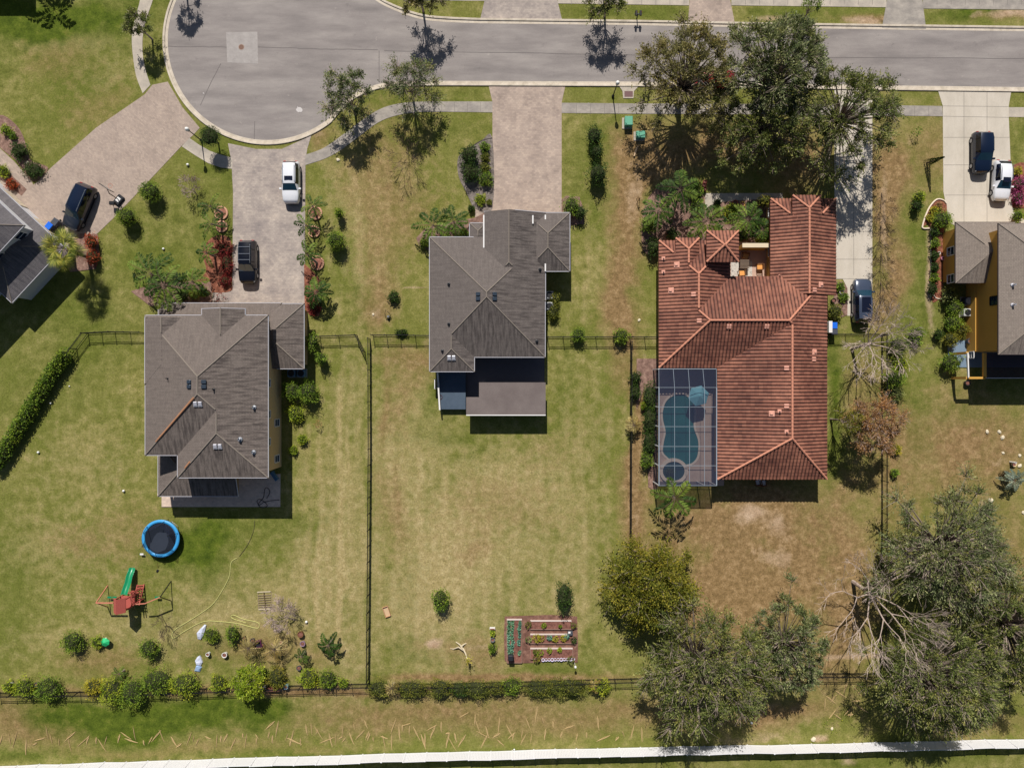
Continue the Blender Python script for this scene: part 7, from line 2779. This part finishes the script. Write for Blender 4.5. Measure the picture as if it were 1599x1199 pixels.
# small wooden box on middle lawn
bx = thing('wooden_planter', 'empty pale wooden planter tray lying on the middle back lawn', 'planter', P(604, 954), .32)
mb = MB()
mb.box(-.27, .27, -.55, .55, .0, .05)
mb.build('bottom', M_WOODL, bx, world=False)
mb = MB()
for s_ in (-1, 1):
    mb.box(s_ * .29 - .02, s_ * .29 + .02, -.57, .57, .0, .22)
    mb.box(-.268, .268, s_ * .56 - .02, s_ * .56 + .02, .0, .22)
mb.build('sides', plain('planter_wood', C(196, 150, 114), .8, .15, 5), bx, world=False)

# wire tunnel / bird bath like thing near middle house
wz_ = thing('garden_sculpture', 'small dark crescent shaped metal sculpture on the lawn left of the middle house', 'sculpture', P(607, 494))
mb = MB()
mb.tube([P(x, y) + Vector((0, 0, z)) for (x, y, z) in ((605, 485, .9), (603, 489, .7), (602.5, 494, .4), (604, 499, .1), (608, 500, .05), (611, 496, .2), (610, 491, .4), (606, 487, .6))], .03, 6)
mb.build('frame', M_BLACKM, wz_)
MB().lathe([(.16, .05), (.2, .2), (.1, .5)], 10, P(607, 495)).build('bowl', M_STEEL, wz_)

# ---- vegetable garden
vg = thing('garden_plot', 'rectangular brown mulched plot of the vegetable garden', 'garden plot', P(845, 998))
M_PLOT = patchy('plot_mulch', [(.3, C(96, 68, 58)), (.5, C(126, 92, 80)), (.7, C(154, 118, 102))], 1.6, 8, .2)
MB().prism(pp([(788, 962), (815, 961), (860, 959.5), (901, 962), (902.5, 1000), (902, 1034), (870, 1030), (838, 1034), (805, 1035), (788, 1031), (787, 995)]), -.02, .06).build('mulch', M_PLOT, vg)
M_SOIL = patchy('bed_soil', [(.3, C(96, 62, 54)), (.6, C(142, 98, 86))], 3, 9, .25)
M_BOARD = plain('pale_bed_board', C(220, 204, 196), .8, .1, 5)
M_BOARDD = plain('dark_bed_board', C(150, 118, 104), .8, .15, 5)


def bed(x0, x1, y0, y1, label, h=.28):
    a, b_ = P(x0, y1), P(x1, y0)
    t = thing('raised_bed', label, 'raised bed', ((a.x + b_.x) / 2, (a.y + b_.y) / 2, 0), 0, 'raised vegetable beds')
    MB().box(a.x + .05, b_.x - .05, a.y + .05, b_.y - .05, .0, h - .06).build('soil', M_SOIL, t)
    mb = MB().box(a.x, b_.x, b_.y - .05, b_.y + .05, 0, h)
    mb.build('board', M_BOARD, t)
    MB().box(a.x, b_.x, a.y - .04, a.y + .04, 0, h).build('board', M_BOARDD, t)
    for x in (a.x, b_.x):
        MB().box(x - .04, x + .04, a.y + .05, b_.y - .06, 0, h - .01).build('board', M_BOARDD, t)


bed(791.5, 815, 966, 1033, 'tall left raised bed packed with blue-green cabbages')
bed(828, 892, 968, 981, 'top raised bed of the three wide ones, mostly bare red soil')
bed(828, 894, 989, 1003, 'middle raised bed of the three wide ones, with yellow lettuces')
bed(828, 894, 1011, 1027, 'bottom raised bed of the three wide ones, above the row of pots')
rs = np.random.RandomState(5)
first = None
k = 0
for col, x in enumerate((794.8, 800.3, 811)):
    ys = np.arange(970, 1024, 3.9)
    for y in ys:
        if col == 2 and (996 < y < 1001 or 1008 < y < 1013):
            continue
        q = P(x + rs.uniform(-1, 1), y + rs.uniform(-.6, .6), .25)
        if first is None:
            first = thing('cabbage', 'blue-green leafy cabbage growing in the tall left raised bed', 'cabbage', (q.x, q.y, .22), 0, 'cabbages in the left raised bed')
            V, F = [], []
            n = 26
            a = rs.uniform(0, 6.28, n)
            el = rs.uniform(.15, 1.2, n)
            ax = np.stack([np.cos(a) * np.cos(el), np.sin(a) * np.cos(el), np.sin(el)], 1)
            V, F = leaf_quads(ax * .13, ax, .24, .7, rs, up=1.2)
            off0 = OFF[first]
            npmesh('leaves', V + np.array(off0), F, LF['blue'], first, rs.uniform(.2, 1, n))
        else:
            clone(first, (q.x, q.y, .22), rs.uniform(0, 6), scale=rs.uniform(.8, 1.2))
        k += 1
for (x, y, r, lf, lab) in ((838, 996, 7, 'yellow', 'widest clump of yellow-green lettuce in the middle bed'), (845, 996, 6, 'yellow', 'second clump of yellow-green lettuce in the middle bed'), (867, 997, 5, 'yellow', 'small yellow lettuce clump right of centre in the middle bed'),
                           (880, 996, 5, 'yellow', 'yellow lettuce clump at the right of the middle bed'), (858, 995, 4.5, 'blue', 'grey-green plant between the lettuce clumps'), (885, 993, 4, 'blue', 'grey-green plant at the right end of the middle bed'),
                           (843, 1019, 6, 'bright', 'bright leafy plant at the left of the bottom bed'), (836, 1017, 4, 'hedge', 'olive plant beside the bright leafy plant in the bottom bed'), (858, 1015, 4, 'bright', 'small bright plant in the middle of the bottom bed'),
                           (874, 1014, 3.5, 'bright', 'small bright plant at the right of the bottom bed'), (849, 976, 4, 'green', 'little green plant in the middle of the top bed'), (875, 977, 2.5, 'green', 'tiny green plant at the right of the top bed'),
                           (825, 975, 5, 'hedge', 'plant at the left end of the top bed'), (896, 976, 5, 'hedge', 'potted plant at the right end of the top bed'), (825, 998, 5, 'oak', 'plant at the left end of the middle bed'), (896, 999, 5, 'dark', 'plant at the right end of the middle bed'),
                           (891, 1030, 6, 'oak', 'grey-green clump at the right end of the row of pots'), (838, 1028, 6, 'golden', 'brown spent plant left of the row of pots')):
    bush(x, y, r, .35, lf, lab, n=110, size=.14, core=False, spiky=.3, name='vegetable_plant', cat='vegetable', z_=0) if False else None
    _bs[0] += 1
    q = P(x, y, .35)
    t = thing('vegetable_plant', lab, 'vegetable', (q.x, q.y, .2), 0, 'vegetable plants')
    bush_mesh(t, q, r / S, r / S, .45, lf, _bs[0], 120, .14, .6, False, .3, .18)
pot0 = None
for i in range(11):
    q = P(848 + i * 4.7, 1028.5 - i * .1)
    if pot0 is None:
        pot0 = thing('flower_pot', 'round white-rimmed pot in the row along the bottom raised bed', 'pot', q, 0, 'row of pots below the vegetable beds')
        MB().lathe([(.11, 0), (.16, .24), (.19, .24), (.19, .30), (.14, .30), (.12, .22)], 16, q, cap=False).build('pot_wall', plain('white_violet_pot', C(222, 216, 240), .5, .05, 4), pot0)
        MB().lathe([(.14, .2), (.0, .22)], 16, q, cap=False).build('soil', M_SOIL, pot0)
    else:
        clone(pot0, q, 0, scale=.9 if i % 3 else 1.05)
kb = thing('compost_tumbler', 'dark square tumbler on a post at the lower left corner of the vegetable garden', 'compost bin', P(795, 1024))
q = P(797.5, 1026.5, 1.0)
MB().box(q.x - .3, q.x + .3, q.y - .32, q.y + .32, .75, 1.25, bev=.08).build('drum', M_DKPLAS, kb)
for s_ in (-1, 1):
    MB().bar((q.x + s_ * .28, q.y, .95), (q.x + s_ * .28, q.y, 0), .05, .05).build('leg', M_BLACKM, kb)
ub = thing('watering_box', 'small white and grey box between the top and middle raised beds', 'box', P(890, 986))
MB().box(-.28, .28, -.26, .2, .06, .5, bev=.04).build('body', M_GREYP, ub, world=False)
MB().box(-.24, .02, -.02, .2, .502, .56, bev=.02).build('tray', M_WHITE, ub, world=False)
lt = thing('solar_light', 'white post light at the lower right corner of the vegetable garden', 'garden light', P(897, 1034))
MB().tube([(0, 0, 0), (0, 0, 1.1)], .02, 6).build('stake', M_WHITE, lt, world=False)
MB().lathe([(.08, 1.05), (.14, 1.15), (.12, 1.3), (.03, 1.34)], 10).build('lantern', M_WHITE, lt, world=False)
wb_ = thing('planter_box', 'narrow white planter box left of the vegetable garden', 'planter', P(769, 980))
MB().box(-.3, .3, -.1, .12, 0, .4, bev=.02).build('box', M_WHITE, wb_, world=False)
MB().box(-.26, .26, -.06, .08, .401, .43).build('soil', M_SOIL, wb_, world=False)
cp_ = thing('flower_pot', 'round grey pot between the two plants left of the vegetable garden', 'pot', P(769.5, 997))
MB().lathe([(.16, 0), (.22, .34), (.26, .34), (.26, .4), (.19, .4), (.17, .3)], 16, cap=False).build('pot_wall', M_STEEL, cp_, world=False)
MB().lathe([(.19, .28), (0, .3)], 16, cap=False).build('soil', M_SOIL, cp_, world=False)

# uprooted little tree with white roots
up = thing('fallen_sapling', 'pale leaning sapling with exposed whitish roots on the middle back lawn', 'sapling', P(722, 1015))
mb = MB()
for pts in ([(724, 1015, .35), (716, 1010, .3), (708, 1013, .1), (703, 1012, .02)], [(722, 1012, .35), (718, 1006, .25), (712, 1002, .02)], [(723, 1012, .4), (727, 1020, .8), (729, 1027, 1.2), (731, 1030, 1.5)], [(720, 1009, .3), (724, 1006, .15), (728, 1004, .02)]):
    mb.tube([P(x, y, z) for x, y, z in pts], [.1, .08, .06, .03][:len(pts)], 6)
mb.build('trunk', plain('bleached_bark', C(206, 192, 164), .9, .15, 5), up)
_bs[0] += 1
q = P(731, 1030, 1.4)
rsx = np.random.RandomState(3)
Cs = np.array(q) + rsx.normal(size=(60, 3)) * .22
V, F = leaf_quads(Cs, rsx.normal(size=(60, 3)), .2, .5, rsx)
npmesh('foliage', V, F, LF['yellow'], up, rsx.uniform(0, 1, 60))

# ---- cluttered corner of the left back lawn
def blob(px, py, pts, h_, mat, name, label, cat):
    q = P(px, py)
    rr = random.Random(int(px))
    mb = MB()
    n = 10
    rings = []
    for lev, (k_, z_) in enumerate(((1.0, 0), (.94, h_ * .5), (.6, h_ * .9), (.15, h_))):
        rings.append([(pts[i][0] * k_ * rr.uniform(.93, 1.07), pts[i][1] * k_ * rr.uniform(.93, 1.07), z_ * rr.uniform(.85, 1.1)) for i in range(len(pts))])
    vs = [p for r in rings for p in r]
    m = len(pts)
    fs = [(i * m + j, i * m + (j + 1) % m, (i + 1) * m + (j + 1) % m, (i + 1) * m + j) for i in range(3) for j in range(m)]
    fs.append(tuple(3 * m + j for j in range(m)))
    mb.add(vs, fs)
    o = mb.build(name, mat, None, world=False)
    o.location = q
    return tag(o, label, cat)


M_TARP = plain('pale_blue_white_tarp', C(206, 212, 232), .5, .08, 3)
blob(313, 986, [(-.25, -.75), (.1, -.85), (.4, -.3), (.6, .3), (.7, .8), (.45, .85), (.0, .35), (-.35, -.1)], .35, M_TARP, 'tarp', 'crumpled pale white tarp lying beside the yellow rope', 'tarp')
blob(310, 1032, [(-.2, -.4), (.3, -.5), (.5, -.1), (.35, .4), (.2, .7), (-.1, .5), (-.35, .1)], .3, M_TARP, 'tarp', 'small white bag above the rusty pole near the back fence', 'bag')
blob(309, 1043, [(-.35, -.3), (.25, -.4), (.45, .1), (.25, .45), (-.15, .35)], .25, plain('pale_blue_bag', C(150, 176, 212), .5, .08, 3), 'bag', 'small pale blue bag below the white bag near the back fence', 'bag')
pq = thing('rusty_pole', 'short rusty pole leaning by the blue bag near the back fence', 'pole', P(306, 1052))
MB().tube([P(304, 1044) + Vector((0, 0, .5)), P(309, 1057) + Vector((0, 0, .03))], .035, 6).build('shaft', M_RUST, pq)
gu = thing('garden_umbrella', 'small bright green umbrella on the left back lawn', 'umbrella', P(163, 1003))
q = P(163, 1003, .8) - OFF[gu]
mb = MB()
vs = [Vector((q.x, q.y, .95))] + [Vector((q.x + .5 * math.cos(a), q.y + .5 * math.sin(a), .65)) for a in np.linspace(.3, 2 * math.pi + .3, 7, endpoint=False)]
mb.add(vs, [(0, i + 1, (i + 1) % 7 + 1) for i in range(7)])
mb.build('canopy', plain('bright_green_fabric', C(44, 190, 120), .5, .06, 3), gu, world=False)
MB().tube([(q.x, q.y, 0), (q.x + .3, q.y + .6, 1.0)], .02, 5).build('pole', M_STEEL, gu, world=False)


def potted(px, py, r, h_, mat, label, grp='odd pots in the cluttered corner'):
    q = P(px, py)
    t = thing('plant_pot', label, 'pot', q, 0, grp)
    MB().lathe([(r * .7, 0), (r * .95, h_ * .9), (r, h_ * .9), (r, h_), (r * .8, h_), (r * .75, h_ * .85)], 14, cap=False).build('pot_wall', mat, t, world=False)
    MB().lathe([(r * .78, h_ * .84), (0, h_ * .88)], 14, cap=False).build('soil', M_SOIL, t, world=False)


potted(383, 994, .2, .35, M_DKPLAS, 'upper dark pot left of the purple box')
potted(396, 998, .25, .4, M_GREYP, 'grey pot just above the purple box')
potted(411, 1005, .25, .35, M_DKPLAS, 'black pot right of the purple box')
potted(471, 988, .35, .5, M_WOODB, 'brown pot beside the fallen dark palm shadow')
potted(474, 1003, .3, .4, plain('mauve_plastic', C(150, 128, 150), .6), 'mauve pot below the brown pot')
potted(468, 1041, .28, .35, M_GREYP, 'grey pot near the last dark plants above the fence')
potted(327, 1019, .22, .5, M_WHITE, 'left white pot below the leafy bush')
potted(353, 1020, .3, .5, M_WHITE, 'right white pot below the slim bush')
potted(414, 1072, .22, .5, M_WHITE, 'white pot against the fence beside the wooden planter box')
potted(449, 1069, .25, .6, plain('pale_blue_pot', C(150, 190, 206), .5), 'pale blue pot against the fence right of the wooden planter box')
potted(20, 1066, .22, .4, M_WHITE, 'white pot at the left end of the back fence')
potted(60, 1066, .22, .45, M_GREYP, 'grey pot between the bushes at the left end of the back fence')
potted(440, 1002, .2, .3, M_WOODL, 'tan pot under the right dry palm')
potted(1146, 318, .3, .5, plain('terracotta_pot', C(176, 96, 62), .7), 'terracotta pot beside the front walk of the tile-roofed house', 'pots by the tile-roofed house')
potted(1158, 320, .3, .35, plain('yellow_rim_pot', C(206, 164, 70), .6), 'yellow-rimmed round pot below the front walk', 'pots by the tile-roofed house')
potted(1099, 286, .22, .5, plain('dark_red_pot', C(120, 30, 36), .5), 'upper dark red pot at the end of the front walk', 'pots by the tile-roofed house')
potted(1098, 291, .26, .45, plain('dark_red_pot', C(120, 30, 36), .5), 'middle dark red pot at the end of the front walk', 'pots by the tile-roofed house')
potted(1099, 297, .22, .4, plain('dark_red_pot', C(120, 30, 36), .5), 'lower dark red pot at the end of the front walk', 'pots by the tile-roofed house')
potted(1041, 365, .25, .6, M_WOODB, 'brown urn in the mulch bed before the terracotta roof', 'pots by the tile-roofed house')
potted(1312, 457, .25, .4, M_WHITE, 'white pot in the bed beside the grey car', 'pots by the tile-roofed house')
potted(1299, 470, .25, .5, M_BLACKM, 'black pot at the notch of the tile roof', 'pots by the tile-roofed house')
potted(1581, 724, .3, .3, plain('cream_rim_pot', C(230, 206, 160), .6), 'cream round pot above the blue-green agave', 'pots near the agave')
potted(1577, 721, .12, .9, M_WHITE, 'slim white post pot left of the cream round pot', 'pots near the agave')
potted(1464, 396, .18, .3, M_WHITE, 'white pot in the red mulch beside the mustard house', 'pots by the mustard house')
potted(1470, 404, .2, .3, plain('pink_pot', C(226, 150, 190), .6), 'pink pot in the red mulch beside the mustard house', 'pots by the mustard house')
potted(1509, 533, .32, .7, M_GREYP, 'grey barrel under the drain spout of the mustard house', 'pots by the mustard house')
potted(1510, 556, .25, .6, M_WHITE, 'white barrel at the back corner of the mustard house', 'pots by the mustard house')
potted(1507, 598, .3, .5, M_DKPLAS, 'dark pot on the lawn behind the mustard house', 'pots by the mustard house')
potted(688, 620, .28, .75, plain('dark_red_pot2', C(70, 30, 36), .6), 'upper dark pot at the lower left of the raised deck', 'pots by the raised deck')
pbx = thing('storage_crate', 'dark purple crate between the odd pots on the left back lawn', 'crate', P(404, 1004), .2)
mb = MB().box(-.4, .4, -.35, .35, 0, .08)
mb.build('bottom', M_DKPLAS, pbx, world=False)
mb = MB()
for s_ in (-1, 1):
    mb.box(s_ * .42 - .03, s_ * .42 + .03, -.38, .38, 0, .5)
    mb.box(-.389, .389, s_ * .36 - .03, s_ * .36 + .03, 0, .5)
mb.build('sides', plain('dark_purple_plastic', C(92, 34, 80), .5, .06, 4), pbx, world=False)
fb = thing('planter_box', 'long wooden planter box set against the back fence', 'planter', P(429, 1074))
MB().box(-.75, .75, -.18, .18, 0, .5, bev=.02).build('box', plain('reddish_planter_wood', C(166, 108, 88), .8, .15, 5), fb, world=False)
MB().box(-.7, .7, -.13, .13, .501, .54).build('soil', M_SOIL, fb, world=False)
bd = thing('loose_board', 'pale board lying across the right dry palm', 'board', P(427, 1010))
MB().bar(P(423, 1004, .5) , P(441, 1022, .35), .12, .04).build('plank', M_WOODL, bd)

# stray balls and small white markers on the lawns
M_BALL = plain('white_ball', C(240, 240, 236), .5, .03, 4)
for (x, y, r, lab) in ((61, 706, .14, 'white ball near the long hedge, upper left lawn'), (194, 766, .14, 'white ball left of the porch of the two-storey house'), (256, 389, .13, 'white ball on the lawn above the big feathery palms'),
                       (80, 629.5, .1, 'small white ball beside the hedge'), (479, 970, .15, 'white ball right of the mauve leafless bush'), (803, 1169, .1, 'tiny white marker on the strip by the white fence'),
                       (1173, 1127, .14, 'white ball on the strip under the wide dark oak'), (109, 603, .08, 'tiny white marker near the top of the hedge'), (294, 258, .15, 'white-topped sprinkler post near the left street lamp')):
    q = P(x, y)
    mb = MB().ico((0, 0, r), r, 2)
    o = mb.build('garden_ball', M_BALL, None, smooth=True, world=False)
    o.location = q
    tag(o, lab, 'ball', 'white balls on the lawns')
# pale rocks at the right
M_ROCK = plain('pale_rock', C(222, 210, 184), .9, .12, 4, bump=.4)
for (x, y, r, lab) in ((1541, 674, .38, 'flat pale rock left of the long pale rock'), (1560, 674, .38, 'upper half of the long pale rock on the right lawn'), (1565, 683, .42, 'lower half of the long pale rock on the right lawn'),
                       (1566, 707, .3, 'pale rock above the cream pot'), (1592, 711, .32, 'round pale rock at the right edge'), (1592, 727, .4, 'pale rock right of the cream pot'), (1547, 781, .5, 'pale stone heap above the oak crown'),
                       (1598, 800, .35, 'pale rock at the right edge above the oaks'), (528, 250, .34, 'pale stone on the lawn below the curved pavement'), (1299, 1137, .3, 'pale stone among the weeds by the white fence'),
                       (1270, 1153, .5, 'tan stone pile touching the white fence'), (583, 491, .25, 'pale stone above the middle fence corner'), (43, 254, .3, 'round tan rock between the two dark shrubs'),
                       (998, 500, .3, 'pale flat stone on the strip left of the tile-roofed house')):
    q = P(x, y)
    rr = random.Random(int(x * 7 + y))
    r *= .62
    mb = MB().ico((0, 0, r * .2), r, 2, .16, rr, .5)
    mb.v = [(a * rr.uniform(.98, 1.02), b_ * .8, max(c_, -.03)) for a, b_, c_ in mb.v]
    o = mb.build('garden_rock', M_ROCK, None, world=False)
    o.location = q
    o.rotation_euler = (0, 0, rr.uniform(0, 3))
    tag(o, lab, 'rock', 'pale garden rocks')

# leaning evergreen by the wide drive
lc = thing('columnar_cypress', 'dark narrow cypress leaning beside the wide concrete drive', 'tree', P(1447, 255))
rs = np.random.RandomState(2)
n = 900
tz = rs.uniform(0, 1, n)
rad = .42 * (1 - tz * .85) * rs.uniform(.6, 1.05, n)
a = rs.uniform(0, 6.28, n)
tipv = P(1473, 246, 2.9) - P(1447, 255)
Cs = np.stack([P(1447, 255).x + tipv.x * tz + rad * np.cos(a), P(1447, 255).y + tipv.y * tz + rad * np.sin(a), .1 + tz * 2.9], 1)
ax = np.stack([np.cos(a) * .4, np.sin(a) * .4, np.ones(n)], 1)
V, F = leaf_quads(Cs, ax, .16, .4, rs)
npmesh('foliage', V, F, LF['dark'], lc, rs.uniform(0, .6, n))
MB().tube([P(1447, 255), P(1447, 255) + tipv * .9 + Vector((0, 0, -.2))], [.1, .03], 6).build('trunk', BARKD, lc)

# pool furniture seen through the screen, back patio chairs of house 3
for (x, y, lab) in ((1182, 752, 'white garden chair under the back eave of the tile-roofed house, left one'), (1189, 753, 'white garden chair under the back eave of the tile-roofed house, right one')):
    t = patio_chair(P(x, y) + Vector((0, 0, .02)), .2, lab, M_WHITE)
# children's bicycle by the lawn
bk = thing('folded_easel', 'thin dark wooden trestle standing on the bare strip above the mulch bed', 'trestle', P(996, 314))
for s_ in (-.15, .15):
    for q_ in (-.3, .3):
        MB().bar((s_, q_, 0), (0, 0, 1.2), .04, .04).build('leg', M_WOODB, bk, world=False)
MB().bar((-.15, 0, .8), (.15, 0, .8), .04, .04).build('crossbar', M_WOODB, bk, world=False)
# fallen log at the kerbside under oaks
for (x, y, lab, an) in ((993, 237, 'tan log on the bare soil beside the oak shade', 1.2),):
    lg = thing('log', lab, 'log', P(x, y), an)
    MB().tube([(-.6, 0, .12), (0, .05, .14), (.6, 0, .11)], [.1, .12, .09], 8).build('stem', M_WOODL, lg, world=False)
